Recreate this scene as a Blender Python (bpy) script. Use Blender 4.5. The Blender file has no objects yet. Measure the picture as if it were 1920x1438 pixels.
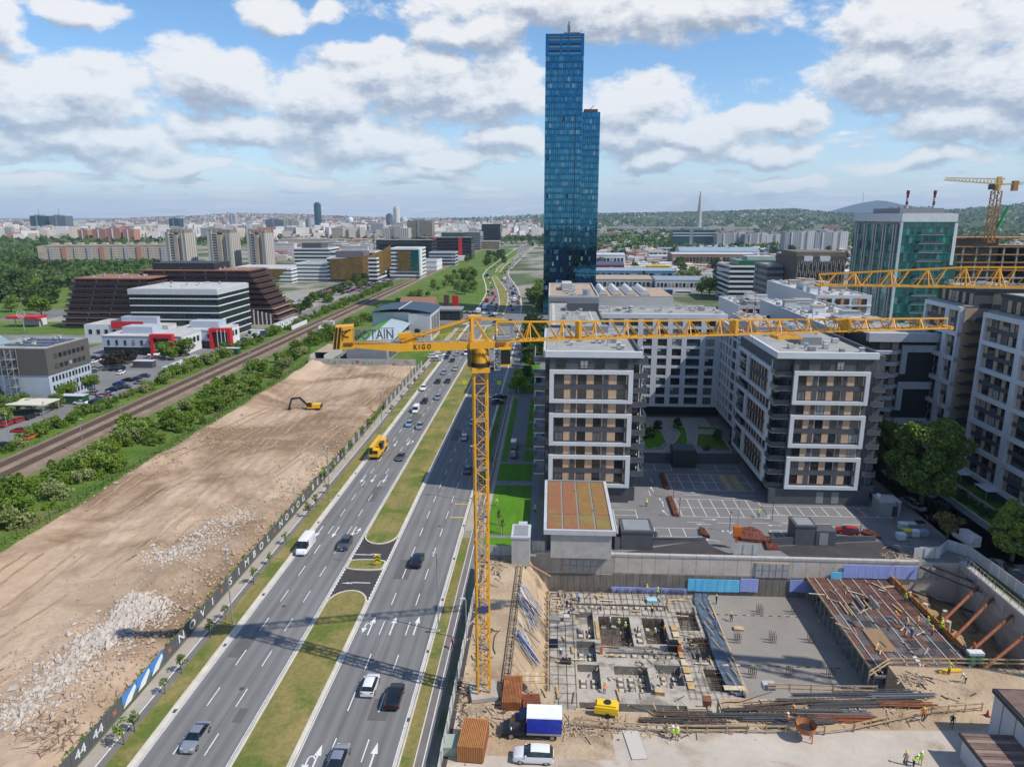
import bpy,bmesh,math,random
from mathutils import Vector,Matrix
random.seed(7)
R=math.radians
# ------------------------------------------------------------------ camera, world, sun
sc=bpy.context.scene
C=sc.collection
F,HGT=1331.,60.
TH=math.atan((719-405)/F);YAW=R(3.1)
cd=bpy.data.cameras.new('camera');cam=bpy.data.objects.new('camera',cd);C.objects.link(cam)
cd.sensor_width=36;cd.lens=F/1920*36;cd.clip_end=60000;cd.clip_start=1
cam.location=(0,0,HGT);cam.rotation_euler=(R(90)-TH,0,YAW)
sc.camera=cam
sc.view_settings.view_transform='Standard';sc.view_settings.look='None'
sc.view_settings.exposure=0.12;sc.view_settings.gamma=1
sc.cycles.use_denoising=True
sc.cycles.max_bounces=6;sc.cycles.diffuse_bounces=3;sc.cycles.volume_bounces=0
sc.cycles.transparent_max_bounces=4;sc.cycles.caustics_reflective=False;sc.cycles.caustics_refractive=False
_c,_s,_cy,_sy=math.cos(TH),math.sin(TH),math.cos(YAW),math.sin(YAW)
def at(px,py,z=0.):
    a=(px-960)/F;b=(719-py)/F
    X=a;Y=_c+b*_s;Z=-_s+b*_c
    t=(z-HGT)/Z
    X *= t;Y *= t
    return Vector((X*_cy-Y*_sy,X*_sy+Y*_cy,z))
def atY(px,py,YY):
    a=(px-960)/F;b=(719-py)/F
    X=a;Yc=_c+b*_s;Z=-_s+b*_c
    x=X*_cy-Yc*_sy;y=X*_sy+Yc*_cy
    t=YY/y
    return Vector((x*t,YY,HGT+Z*t))
sun_dir=Vector((.832,-.275,1.0)).normalized()
sl=bpy.data.lights.new('sun','SUN');sl.energy=4.3;sl.angle=R(.53);sl.color=(1,.955,.88)
so=bpy.data.objects.new('sun',sl);C.objects.link(so)
so.rotation_euler=sun_dir.to_track_quat('Z','Y').to_euler();so.location=(60,-30,200)
W=bpy.data.worlds.new('World');sc.world=W;W.use_nodes=True
nt=W.node_tree;nt.nodes.clear()
def N(nt,t,**kw):
    n=nt.nodes.new(t)
    for k,v in kw.items(): setattr(n,k,v)
    return n
def M(nt,op,a,b=None,c=None,clamp=False):
    n=nt.nodes.new('ShaderNodeMath');n.operation=op;n.use_clamp=clamp
    for i,v in enumerate((a,b,c)):
        if v is None: continue
        if isinstance(v,(int,float)): n.inputs[i].default_value=v
        else: nt.links.new(v,n.inputs[i])
    return n.outputs[0]
def VM(nt,op,a,b=None,out=0):
    n=nt.nodes.new('ShaderNodeVectorMath');n.operation=op
    for i,v in enumerate((a,b)):
        if v is None: continue
        if isinstance(v,(tuple,list)): n.inputs[i].default_value=v
        elif isinstance(v,(int,float)): n.inputs['Scale'].default_value=v
        else: nt.links.new(v,n.inputs[i])
    return n.outputs[out]
def noise(nt,vec,scale,detail=4,rough=.55,dist=0):
    n=nt.nodes.new('ShaderNodeTexNoise');n.inputs['Scale'].default_value=scale
    n.inputs['Detail'].default_value=detail;n.inputs['Roughness'].default_value=rough
    n.inputs['Distortion'].default_value=dist
    if vec is not None: nt.links.new(vec,n.inputs['Vector'])
    return n.outputs[0]
def ramp(nt,fac,stops,interp='LINEAR'):
    n=nt.nodes.new('ShaderNodeValToRGB');n.color_ramp.interpolation=interp
    cr=n.color_ramp
    while len(cr.elements) < len(stops): cr.elements.new(.5)
    for e,(p,col) in zip(cr.elements,stops):
        e.position=p;e.color=(*col,1) if len(col) == 3 else col
    nt.links.new(fac,n.inputs[0]);return n.outputs[0]
# cloud density as a group of a direction vector
g=bpy.data.node_groups.new('cloud_density','ShaderNodeTree')
g.interface.new_socket('Dir',in_out='INPUT',socket_type='NodeSocketVector')
g.interface.new_socket('Density',in_out='OUTPUT',socket_type='NodeSocketFloat')
gi=g.nodes.new('NodeGroupInput');go=g.nodes.new('NodeGroupOutput')
D=gi.outputs[0]
sp=g.nodes.new('ShaderNodeSeparateXYZ');g.links.new(D,sp.inputs[0])
az=M(g,'ARCTAN2',sp.outputs[0],sp.outputs[1])
hyp=M(g,'SQRT',M(g,'ADD',M(g,'MULTIPLY',sp.outputs[0],sp.outputs[0]),M(g,'MULTIPLY',sp.outputs[1],sp.outputs[1])))
el=M(g,'ARCTAN2',sp.outputs[2],hyp)
cb=g.nodes.new('ShaderNodeCombineXYZ');g.links.new(az,cb.inputs[0]);g.links.new(el,cb.inputs[1])
P=cb.outputs[0]
# warp
nz=g.nodes.new('ShaderNodeTexNoise');nz.inputs['Scale'].default_value=9;nz.inputs['Detail'].default_value=3
g.links.new(P,nz.inputs['Vector'])
wv=VM(g,'MULTIPLY',VM(g,'SUBTRACT',nz.outputs[1],(.5,.5,.5)),(.16,.07,0))
PW=VM(g,'ADD',P,wv)
BL=[(90,165,190,62),(400,150,135,55),(70,205,150,35),(610,190,110,50),(790,160,185,75),(930,170,110,75),(700,100,60,28),
 (1160,5,370,62),(880,58,130,36),(1765,35,165,70),(1690,150,165,60),(1850,150,150,75),(1830,235,125,36),(1210,195,130,58),
 (1400,235,160,34),(1520,222,34,24),(190,262,190,42),(690,268,170,38),(960,268,80,24),(1440,282,120,24),(520,20,75,32),
 (130,8,70,22),(12,40,45,45),(620,14,38,20),(1740,305,110,16),(1230,300,100,20),(330,310,110,15),(60,330,90,13),(560,325,80,12),(820,322,100,13),(460,240,170,34),(1250,262,180,30),(860,296,140,18),(1480,330,90,12),(-140,120,160,90),(2060,180,120,90)]
dens=None
for (bx,by,rx,ry) in BL:
    a=(bx-960)/F;b=(719-by)/F
    X=a;Y=_c+b*_s;Z=-_s+b*_c
    x=X*_cy-Y*_sy;y=X*_sy+Y*_cy
    A=math.atan2(x,y);E=math.atan2(Z,math.hypot(x,y))
    k=1/F*.95
    d=VM(g,'LENGTH',VM(g,'MULTIPLY',VM(g,'SUBTRACT',PW,(A,E,0)),(1/(rx*k),1/(ry*k),0)),None,1)
    f=M(g,'MULTIPLY_ADD',d,-1.0,1.17)
    dens=f if dens is None else M(g,'SMOOTH_MAX',dens,f,.25)
# plane projected noise for the rest of the sky
inv=M(g,'DIVIDE',1.0,M(g,'ADD',M(g,'MAXIMUM',sp.outputs[2],0.0),.07))
pp=VM(g,'MULTIPLY',D,(1,1,0));sc_n=g.nodes.new('ShaderNodeVectorMath');sc_n.operation='SCALE'
g.links.new(pp,sc_n.inputs[0]);g.links.new(inv,sc_n.inputs['Scale'])
pn=noise(g,sc_n.outputs[0],1.3,9,.58)
low=M(g,'MULTIPLY',M(g,'SUBTRACT',.20,el),3.0,None,True)          # more cover towards the horizon
inview=M(g,'SUBTRACT',1.0,M(g,'MULTIPLY',M(g,'SUBTRACT',M(g,'ABSOLUTE',M(g,'ADD',az,.054)),.72),3.0,None,True),None,True)
base=M(g,'MULTIPLY',M(g,'SUBTRACT',pn,.52),3.2)
base=M(g,'ADD',base,M(g,'MULTIPLY',low,.5))
base=M(g,'SUBTRACT',base,M(g,'MULTIPLY',inview,M(g,'MULTIPLY',M(g,'SUBTRACT',.9,low),.55)))
dens=M(g,'MAXIMUM',M(g,'MINIMUM',dens,.9),base)
fb=noise(g,VM(g,'MULTIPLY',P,(1,1.7,1)),15,10,.66)
fb2=noise(g,VM(g,'MULTIPLY',P,(1,1.7,1)),5.5,3,.5)
dens=M(g,'ADD',dens,M(g,'MULTIPLY',M(g,'SUBTRACT',fb,.5),2.0))
dens=M(g,'ADD',dens,M(g,'MULTIPLY',M(g,'SUBTRACT',fb2,.5),.8))
g.links.new(dens,go.inputs[0])
tc=N(nt,'ShaderNodeTexCoord')
def dgrp(v):
    n=nt.nodes.new('ShaderNodeGroup');n.node_tree=g;nt.links.new(v,n.inputs[0]);return n.outputs[0]
Dv=tc.outputs['Generated']
d0=dgrp(Dv);d1=dgrp(VM(nt,'NORMALIZE',VM(nt,'ADD',Dv,(.006,0,.016))))
d2=dgrp(VM(nt,'NORMALIZE',VM(nt,'ADD',Dv,(.012,0,.05))))
sky=N(nt,'ShaderNodeTexSky',sky_type='NISHITA',sun_disc=False)
sky.sun_elevation=math.asin(sun_dir.z);sky.sun_rotation=math.atan2(sun_dir.x,sun_dir.y)
sky.air_density=1.0;sky.dust_density=.15;sky.ozone_density=4.0;sky.altitude=100
hue=N(nt,'ShaderNodeHueSaturation');hue.inputs['Saturation'].default_value=1.15;hue.inputs['Value'].default_value=1.0
nt.links.new(sky.outputs[0],hue.inputs['Color'])
spd=N(nt,'ShaderNodeSeparateXYZ');nt.links.new(Dv,spd.inputs[0])
hzf=M(nt,'POWER',M(nt,'SUBTRACT',1.0,M(nt,'ABSOLUTE',spd.outputs[2]),None,True),14)
hmix=N(nt,'ShaderNodeMix',data_type='RGBA');nt.links.new(M(nt,'MULTIPLY',hzf,.85),hmix.inputs[0]);nt.links.new(hue.outputs[0],hmix.inputs[6]);hmix.inputs[7].default_value=(3.3,4.05,5.1,1)
bg=N(nt,'ShaderNodeBackground');bg.inputs[1].default_value=.148;nt.links.new(hmix.outputs[2],bg.inputs[0])
cov=N(nt,'ShaderNodeMapRange',interpolation_type='SMOOTHSTEP');nt.links.new(d0,cov.inputs[0])
cov.inputs[1].default_value=-.04;cov.inputs[2].default_value=.44
sh=M(nt,'ADD',M(nt,'MULTIPLY',M(nt,'SUBTRACT',d0,d1),.85),M(nt,'MULTIPLY',M(nt,'SUBTRACT',d0,d2),.34))
thick=M(nt,'MULTIPLY',M(nt,'MAXIMUM',d0,0),-.33)
sh=M(nt,'ADD',M(nt,'ADD',sh,thick),.75,None,True)
ccol=ramp(nt,sh,[(0,(.34,.395,.50)),(.3,(.46,.51,.60)),(.55,(.72,.75,.80)),(.85,(.95,.95,.95))])
cbg=N(nt,'ShaderNodeBackground');cbg.inputs[1].default_value=.92;nt.links.new(ccol,cbg.inputs[0])
mx=N(nt,'ShaderNodeMixShader');nt.links.new(M(nt,'MULTIPLY',cov.outputs[0],M(nt,'SUBTRACT',.94,M(nt,'MULTIPLY',hzf,.55))),mx.inputs[0])
nt.links.new(bg.outputs[0],mx.inputs[1]);nt.links.new(cbg.outputs[0],mx.inputs[2])
wo=N(nt,'ShaderNodeOutputWorld');nt.links.new(mx.outputs[0],wo.inputs[0])

# ------------------------------------------------------------------ materials
MATS={}
def mat(name,col,rough=.7,metal=0.,var=0.,vscale=1.,col2=None,bump=0.,bscale=8.,spec=None,aniso=None,dirt=None):
    if name in MATS: return MATS[name]
    m=bpy.data.materials.new(name);m.use_nodes=True;t=m.node_tree
    b=t.nodes['Principled BSDF'];b.inputs['Base Color'].default_value=(*col,1)
    b.inputs['Roughness'].default_value=rough;b.inputs['Metallic'].default_value=metal
    if spec is not None: b.inputs['Specular IOR Level'].default_value=spec
    if var or col2 or bump:
        ge=t.nodes.new('ShaderNodeNewGeometry');pos=ge.outputs['Position']
        if aniso: pos=VM(t,'MULTIPLY',pos,aniso)
    if var or col2:
        nz=noise(t,pos,vscale,6,.6)
        c2=col2 or tuple(c*(1-var) for c in col);c1=col if col2 else tuple(min(1,c*(1+var)) for c in col)
        out=ramp(t,nz,[(.32,c2),(.66,c1)])
        if dirt:
            n2=noise(t,pos,dirt[0],8,.65)
            mixn=t.nodes.new('ShaderNodeMix');mixn.data_type='RGBA'
            t.links.new(ramp(t,n2,[(dirt[1],(0,0,0)),(dirt[1]+.12,(1,1,1))]),mixn.inputs[0])
            t.links.new(out,mixn.inputs[6]);mixn.inputs[7].default_value=(*dirt[2],1);out=mixn.outputs[2]
        t.links.new(out,b.inputs['Base Color'])
    if bump:
        bp=t.nodes.new('ShaderNodeBump');bp.inputs['Strength'].default_value=bump;bp.inputs['Distance'].default_value=.2
        t.links.new(noise(t,pos,bscale,6,.7),bp.inputs['Height']);t.links.new(bp.outputs[0],b.inputs['Normal'])
    MATS[name]=m;return m
def glassmat(name,col,rough=.08,metal=.0,spec=1.0,var=.3):
    if name in MATS: return MATS[name]
    m=bpy.data.materials.new(name);m.use_nodes=True;t=m.node_tree;b=t.nodes['Principled BSDF']
    b.inputs['Roughness'].default_value=rough;b.inputs['Metallic'].default_value=metal
    b.inputs['Specular IOR Level'].default_value=spec
    oi=t.nodes.new('ShaderNodeObjectInfo')
    t.links.new(ramp(t,oi.outputs['Random'],[(0,tuple(c*(1-var) for c in col)),(1,tuple(c*(1+var) for c in col))]),b.inputs['Base Color'])
    MATS[name]=m;return m
white=mat('white_render',(.61,.62,.63),.75,var=.05,vscale=.4)
ltgrey=mat('light_grey',(.48,.49,.5),.7,var=.07,vscale=.5)
grey=mat('mid_grey',(.24,.25,.26),.7,var=.07,vscale=.5)
dark=mat('dark_grey',(.078,.08,.09),.65,var=.1,vscale=.5)
darker=mat('charcoal',(.022,.024,.028),.5)
black=mat('black',(.012,.012,.013),.5)
tan=mat('timber_panel',(.56,.37,.23),.7,var=.12,vscale=1.2,aniso=(4,4,.5))
tan2=mat('tan_render',(.42,.32,.23),.8,var=.1,vscale=.6)
glass=glassmat('window_glass',(.018,.024,.028),.07)
glass_b=glassmat('window_glass_blind',(.12,.12,.125),.3,spec=.6)
tealg=glassmat('teal_glass',(.01,.09,.085),.06,.0,1.0,.25)
greenglass=glassmat('green_balcony_glass',(.06,.10,.10),.08,0,.9,.2)
frame_m=mat('window_frame_dark',(.03,.031,.034),.5)
roofgrey=mat('roof_gravel',(.30,.295,.27),.9,var=.15,vscale=.35,dirt=(.12,.6,(.22,.21,.19)))
rooftan=mat('roof_tan',(.38,.28,.2),.9,var=.18,vscale=.3)
rooflight=mat('roof_light',(.45,.44,.42),.8,var=.15,vscale=.2)
conc=mat('concrete',(.36,.335,.295),.85,var=.16,vscale=.5,dirt=(.9,.6,(.24,.22,.19)),bump=.15)
conc2=mat('concrete_pale',(.42,.40,.37),.85,var=.12,vscale=.8)
concdark=mat('concrete_dark',(.15,.14,.125),.9,var=.3,vscale=.4,dirt=(1.3,.52,(.09,.08,.07)))
steel=mat('galvanised_steel',(.42,.43,.44),.45,.6)
polegrey=mat('pole_grey',(.3,.31,.31),.5,.3)
crane_y=mat('crane_yellow',(.72,.345,.022),.42,var=.08,vscale=.6,dirt=(1.5,.68,(.36,.16,.02)))
crane_far=mat('crane_pale',(.62,.36,.12),.6)
rust=mat('rust',(.24,.075,.03),.85,var=.35,vscale=2,dirt=(3,.55,(.13,.045,.02)))
orust=mat('orange_formwork',(.33,.12,.04),.8,var=.3,vscale=1.2)
rustdk=mat('rebar_dark',(.075,.06,.05),.8,var=.4,vscale=3)
timber=mat('timber',(.47,.33,.19),.8,var=.25,vscale=.8)
ply=mat('plywood_brown',(.20,.105,.055),.55,var=.3,vscale=.7)
red=mat('red_cladding',(.55,.02,.025),.5)
rustbrown=mat('brown_cladding',(.085,.04,.03),.7,var=.2,vscale=.2)
gold=mat('gold_cladding',(.20,.12,.035),.4,.4,var=.3,vscale=.4)
bluesheet=mat('blue_insulation',(.30,.36,.70),.6,var=.15,vscale=.8,aniso=(5,5,.5))
cyansheet=mat('cyan_insulation',(.13,.52,.78),.6,var=.15,vscale=.6,aniso=(5,5,.5))
beige=mat('beige_concrete',(.38,.32,.25),.9,var=.18,vscale=.08)
beige2=mat('beige_dark',(.21,.18,.145),.9,var=.2,vscale=.1)
green_r=mat('green_roof',(.10,.36,.04),.7)
skin_m=mat('skin',(.42,.25,.17),.6)
bark=mat('bark',(.10,.075,.055),.9)
tyre=mat('tyre_rubber',(.015,.015,.016),.85)
rimm=mat('alloy',(.4,.4,.42),.35,.8)
carglass=glassmat('car_glass',(.012,.015,.018),.05)
headl=mat('lamp_clear',(.7,.72,.75),.15);taill=mat('lamp_red',(.35,.01,.01),.25)
kerb_m=mat('kerb_concrete',(.55,.50,.42),.85,var=.12,vscale=.5)
paint=mat('road_paint',(.68,.68,.66),.7,var=.12,vscale=1.5,dirt=(2.2,.56,(.34,.34,.33)))
ypaint=mat('yellow_paint',(.55,.38,.06),.7,var=.2,vscale=1)

# ------------------------------------------------------------------ mesh helpers
def link(o,parent=None):
    C.objects.link(o)
    if parent is not None: o.parent=parent
    return o
def tag(o,label=None,cat=None,group=None,kind=None):
    if label: o['label']=label
    if cat: o['category']=cat
    if group: o['group']=group
    if kind: o['kind']=kind
    return o
def thing(name,label,cat,loc=(0,0,0),rz=0.,group=None):
    o=bpy.data.objects.new(name,None);o.empty_display_size=.5
    o.location=loc;o.rotation_euler=(0,0,rz);C.objects.link(o)
    return tag(o,label,cat,group)
class MB:
    def __init__(s): s.v=[];s.f=[];s.mi=[]
    def quad(s,a,b,c,d,m=0):
        n=len(s.v);s.v += [tuple(a),tuple(b),tuple(c),tuple(d)];s.f.append((n,n+1,n+2,n+3));s.mi.append(m)
    def poly(s,pts,m=0):
        n=len(s.v);s.v += [tuple(p) for p in pts];s.f.append(tuple(range(n,n+len(pts))));s.mi.append(m)
    def box(s,x0,x1,y0,y1,z0,z1,m=0):
        n=len(s.v)
        s.v += [(x0,y0,z0),(x1,y0,z0),(x1,y1,z0),(x0,y1,z0),(x0,y0,z1),(x1,y0,z1),(x1,y1,z1),(x0,y1,z1)]
        for q in ((0,3,2,1),(4,5,6,7),(0,1,5,4),(1,2,6,5),(2,3,7,6),(3,0,4,7)):
            s.f.append(tuple(n+i for i in q));s.mi.append(m)
    def obox(s,c,sx,sy,sz,rz=0,m=0,tilt=None):   # base centre, rotated
        Mx=Matrix.Rotation(rz,3,'Z')
        if tilt: Mx=Mx @ Matrix.Rotation(tilt,3,'X')
        n=len(s.v)
        for (i,j,k) in ((-1,-1,0),(1,-1,0),(1,1,0),(-1,1,0),(-1,-1,1),(1,-1,1),(1,1,1),(-1,1,1)):
            p=Mx @ Vector((i*sx/2,j*sy/2,k*sz));s.v.append((c[0]+p.x,c[1]+p.y,c[2]+p.z))
        for q in ((0,3,2,1),(4,5,6,7),(0,1,5,4),(1,2,6,5),(2,3,7,6),(3,0,4,7)):
            s.f.append(tuple(n+i for i in q));s.mi.append(m)
    def beam(s,p,q,w,m=0,w2=None):
        p,q=Vector(p),Vector(q);d=(q-p);L=d.length
        if L < 1e-6: return
        d /= L;u=d.orthogonal().normalized();v=d.cross(u);n=len(s.v);w2=w if w2 is None else w2
        for (c,ww) in ((p,w),(q,w2)):
            for (i,j) in ((-1,-1),(1,-1),(1,1),(-1,1)):
                s.v.append(tuple(c+u*i*ww/2+v*j*ww/2))
        for qd in ((0,1,2,3),(7,6,5,4),(0,4,5,1),(1,5,6,2),(2,6,7,3),(3,7,4,0)):
            s.f.append(tuple(n+i for i in qd));s.mi.append(m)
    def tube(s,p,q,r,r2=None,n=8,m=0,caps=True):
        p,q=Vector(p),Vector(q);d=(q-p).normalized();u=d.orthogonal().normalized();v=d.cross(u)
        k=len(s.v);r2=r if r2 is None else r2
        for (c,rr) in ((p,r),(q,r2)):
            for i in range(n):
                a=2*math.pi*i/n;s.v.append(tuple(c+u*math.cos(a)*rr+v*math.sin(a)*rr))
        for i in range(n):
            j=(i+1) % n;s.f.append((k+i,k+n+i,k+n+j,k+j));s.mi.append(m)
        if caps: s.f.append(tuple(k+i for i in range(n)));s.mi.append(m);s.f.append(tuple(k+n+i for i in reversed(range(n))));s.mi.append(m)
    def mesh(s,name,mats,smooth=False):
        me=bpy.data.meshes.new(name);me.from_pydata(s.v,[],s.f)
        for m in (mats if isinstance(mats,(list,tuple)) else [mats]): me.materials.append(m)
        me.polygons.foreach_set('material_index',s.mi)
        if smooth: me.polygons.foreach_set('use_smooth',[True]*len(s.f))
        me.update();return me
    def build(s,name,mats,parent=None,smooth=False,loc=None):
        o=bpy.data.objects.new(name,s.mesh(name,mats,smooth));link(o,parent)
        if loc is not None: o.location=loc
        return o
_UC={}
def ucube(m):
    if m.name not in _UC:
        b=MB();b.box(-.5,.5,-.5,.5,-.5,.5);_UC[m.name]=b.mesh('block_'+m.name,m)
    return _UC[m.name]
def box(parent,name,x0,x1,y0,y1,z0,z1,m):
    o=bpy.data.objects.new(name,ucube(m));link(o,parent)
    o.location=((x0+x1)/2,(y0+y1)/2,(z0+z1)/2);o.scale=(max(abs(x1-x0),.001),max(abs(y1-y0),.001),max(abs(z1-z0),.001))
    return o
def bar(parent,name,p,q,w,m,h=None):
    p,q=Vector(p),Vector(q);d=q-p;o=bpy.data.objects.new(name,ucube(m));link(o,parent)
    o.rotation_mode='QUATERNION';o.rotation_quaternion=d.to_track_quat('Y','Z');o.location=(p+q)/2;o.scale=(w,d.length,h or w)
    return o
_UT={}
def pipe(parent,name,p,q,r,m,n=10):
    k=(m.name,n)
    if k not in _UT:
        b=MB();b.tube((0,-.5,0),(0,.5,0),1,n=n);_UT[k]=b.mesh('pipe_'+m.name,m,False)
    p,q=Vector(p),Vector(q);d=q-p;o=bpy.data.objects.new(name,_UT[k]);link(o,parent)
    o.rotation_mode='QUATERNION';o.rotation_quaternion=d.to_track_quat('Y','Z');o.location=(p+q)/2;o.scale=(r,d.length,r)
    return o
def shared(name,me,parent=None,loc=(0,0,0),rz=0.,sc_=1.,slot=None):
    o=bpy.data.objects.new(name,me);link(o,parent);o.location=loc;o.rotation_euler=(0,0,rz)
    o.scale=(sc_,)*3 if isinstance(sc_,(int,float)) else sc_
    if slot: o.material_slots[0].link='OBJECT';o.material_slots[0].material=slot
    return o
def copy_tree(src,loc,rz,label,group=None,slot=None):
    r=src.copy();C.objects.link(r);r.location=loc;r.rotation_euler=(0,0,rz);r['label']=label
    if group: r['group']=group
    def rec(s,d):
        for ch in [c for c in s.children]:
            k=ch.copy();C.objects.link(k);k.parent=d
            if slot and k.get('painted'):
                k.material_slots[0].link='OBJECT';k.material_slots[0].material=slot
            rec(ch,k)
    rec(src,r);return r
def soften(me,ang=38):
    bm=bmesh.new();bm.from_mesh(me);bmesh.ops.remove_doubles(bm,verts=bm.verts,dist=.004);bmesh.ops.recalc_face_normals(bm,faces=bm.faces);bm.to_mesh(me);bm.free()
    me.polygons.foreach_set('use_smooth',[True]*len(me.polygons));me.set_sharp_from_angle(angle=R(ang));me.update();return me
def text_mesh(body,size,m,bold=.0,ext=.01):
    cu=bpy.data.curves.new('lettering','FONT');cu.body=body;cu.size=size;cu.align_x='CENTER';cu.align_y='CENTER'
    cu.extrude=ext;cu.offset=bold;cu.resolution_u=2
    o=bpy.data.objects.new('tmp',cu);C.objects.link(o)
    me=bpy.data.meshes.new_from_object(o)
    bpy.data.objects.remove(o);me.materials.clear();me.materials.append(m);return me
def structure(name,o=None): 
    o['kind']='structure';return o
def sheet(name,pts,z,m,kind='structure',thick=0):
    b=MB()
    if thick:
        n=len(pts);up=[(p[0],p[1],z) for p in pts];dn=[(p[0],p[1],z-thick) for p in pts]
        b.poly(up);
        for i in range(n): b.quad(dn[i],dn[(i+1) % n],up[(i+1) % n],up[i])
    else: b.poly([(p[0],p[1],z) for p in pts])
    o=b.build(name,m)
    if kind: o['kind']=kind
    return o
def rect(x0,x1,y0,y1): return [(x0,y0),(x1,y0),(x1,y1),(x0,y1)]

# ------------------------------------------------------------------ people (built early: the skin surface is evaluated while the scene is small)
def person_mesh(name,J,E_,Rr,head):
    me=bpy.data.meshes.new(name);me.from_pydata(J,E_,[]);o=bpy.data.objects.new('tmp',me);C.objects.link(o)
    sk=o.modifiers.new('s','SKIN');sk.use_smooth_shade=True;sub=o.modifiers.new('u','SUBSURF');sub.levels=1;sub.render_levels=1
    for i,r in enumerate(Rr): me.skin_vertices[0].data[i].radius=(r,r*.85)
    me.skin_vertices[0].data[0].use_root=True
    out=bpy.data.meshes.new_from_object(o.evaluated_get(bpy.context.evaluated_depsgraph_get()));bpy.data.objects.remove(o);return out
def figure(pose):
    lean,step,arm=pose   # forward lean of the trunk (m at the neck), stride half length, arm forward reach
    J=[(0,0,.95),(0,lean*.4,1.18),(0,lean*.85,1.42),(0,lean,1.52),(0,lean*1.12+.02,1.62),(0,lean*1.15+.03,1.74),
         (-.11,0,.9),(-.12,step*.6+.04,.5),(-.12,step,.08),(-.12,step+.16,.04),(.11,0,.9),(.12,-step*.5+.04,.5),(.12,-step,.08),(.12,-step+.16,.04),
         (-.2,lean*.85,1.42),(-.27,lean*.8+arm*.3,1.16),(-.26,lean*.9+arm,.95+abs(arm)*.2),(.2,lean*.85,1.42),(.27,lean*.8+arm*.4-.05,1.16),(.25,lean*.9+arm*.9,.93+abs(arm)*.3),
         (-.26,lean*.9+arm+.05,.87+abs(arm)*.2),(.25,lean*.9+arm*.9+.05,.85+abs(arm)*.3)]
    if lean > .25: J=[(x,y,z-(lean*.7 if z > 1.1 else (lean*.9 if i >= 15 and i != 17 else lean*.15 if z > .85 else 0))) for i,(x,y,z) in enumerate(J)]
    E_=[(0,1),(1,2),(2,3),(3,4),(4,5),(0,6),(6,7),(7,8),(8,9),(0,10),(10,11),(11,12),(12,13),(2,14),(14,15),(15,16),(2,17),(17,18),(18,19),(16,20),(19,21)]
    Rr=[.16,.15,.17,.07,.1,.085,.1,.075,.055,.05,.1,.075,.055,.05,.075,.055,.04,.075,.055,.04,.045,.045]
    return J,person_mesh('figure',J,E_,Rr,5)
POSES=[figure(p) for p in ((.02,.04,.02),(.06,.28,.18),(.45,.12,.25),(.05,.1,.35))]
MATS_P={}
def person(x,y,z,rz,pose,label,top,legs,hat=None,group=None,vest=True):
    J,me0=POSES[pose];key=(pose,top.name,legs.name)
    if key not in MATS_P:
        me=me0.copy();me.materials.clear();[me.materials.append(m) for m in (legs,top,skin_m,black)]
        hz=J[0][2];nz=J[3][2];hd=Vector(J[4])
        for p in me.polygons:
            c=p.center;p.use_smooth=True
            if (c-hd).length < .2 and c.z > nz-.02: k=2
            elif min((c-Vector(J[20])).length,(c-Vector(J[21])).length) < .08: k=2
            elif c.z < .1: k=3
            elif c.z < hz and abs(c.x) < .2 and not (pose == 2 and c.y > .25): k=0
            else: k=1
            p.material_index=k
        MATS_P[key]=me
    t=bpy.data.objects.new('person',MATS_P[key]);C.objects.link(t);t.location=(x,y,z);t.rotation_euler=(0,0,rz);tag(t,label,'person',group)
    if hat:
        b=MB();hx,hy,hz_=J[5];hz_ += .0
        rings=[(.135,-.02),(.13,.04),(.09,.10),(.03,.125)]
        b.tube((0,0,-.03),(0,0,-.02),.175,.175,12)
        for (r0,z0),(r1,z1) in zip(rings,rings[1:]): b.tube((0,0,z0),(0,0,z1),r0,r1,12)
        o=b.build('hard_hat',hat,t);o.location=(hx,hy,hz_+.02)
    if vest:
        b=MB();c0=Vector(J[1]);c1=Vector(J[2])
        for dx in (-.12,.12): b.beam(c0+Vector((dx,-.135,0)),c1+Vector((dx,-.13,0)),.045);
        b.beam(c0+Vector((-.17,-.14,.03)),c0+Vector((.17,-.14,.03)),.045)
        b.build('reflective_band',mat('reflective',(.7,.7,.65),.4),t)
    return t
# ------------------------------------------------------------------ ground materials
def groundmat(name,c1,c2,s1,c3=None,s2=.02,th=.55,bump=.3,bs=3.,rough=.95,aniso=None,fine=2.5,fc=.18):
    if name in MATS: return MATS[name]
    m=bpy.data.materials.new(name);m.use_nodes=True;t=m.node_tree;b=t.nodes['Principled BSDF']
    b.inputs['Roughness'].default_value=rough;b.inputs['Specular IOR Level'].default_value=.2
    ge=t.nodes.new('ShaderNodeNewGeometry');pos=ge.outputs['Position']
    pa=VM(t,'MULTIPLY',pos,aniso) if aniso else pos
    col=ramp(t,noise(t,pa,s1,7,.62,.3),[(.3,c2),(.68,c1)])
    if c3:
        mi=t.nodes.new('ShaderNodeMix');mi.data_type='RGBA'
        t.links.new(ramp(t,noise(t,pos,s2,6,.6,.5),[(th-.06,(0,0,0)),(th+.06,(1,1,1))]),mi.inputs[0])
        t.links.new(col,mi.inputs[6]);mi.inputs[7].default_value=(*c3,1);col=mi.outputs[2]
    hs=t.nodes.new('ShaderNodeHueSaturation')
    t.links.new(M(t,'ADD',M(t,'MULTIPLY',M(t,'SUBTRACT',noise(t,pos,fine,4,.7),.5),fc*4),1.0),hs.inputs['Value'])
    t.links.new(col,hs.inputs['Color']);t.links.new(hs.outputs[0],b.inputs['Base Color'])
    if bump:
        bp=t.nodes.new('ShaderNodeBump');bp.inputs['Strength'].default_value=bump;bp.inputs['Distance'].default_value=.3
        t.links.new(noise(t,pos,bs,6,.7),bp.inputs['Height']);t.links.new(bp.outputs[0],b.inputs['Normal'])
    MATS[name]=m;return m
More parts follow.
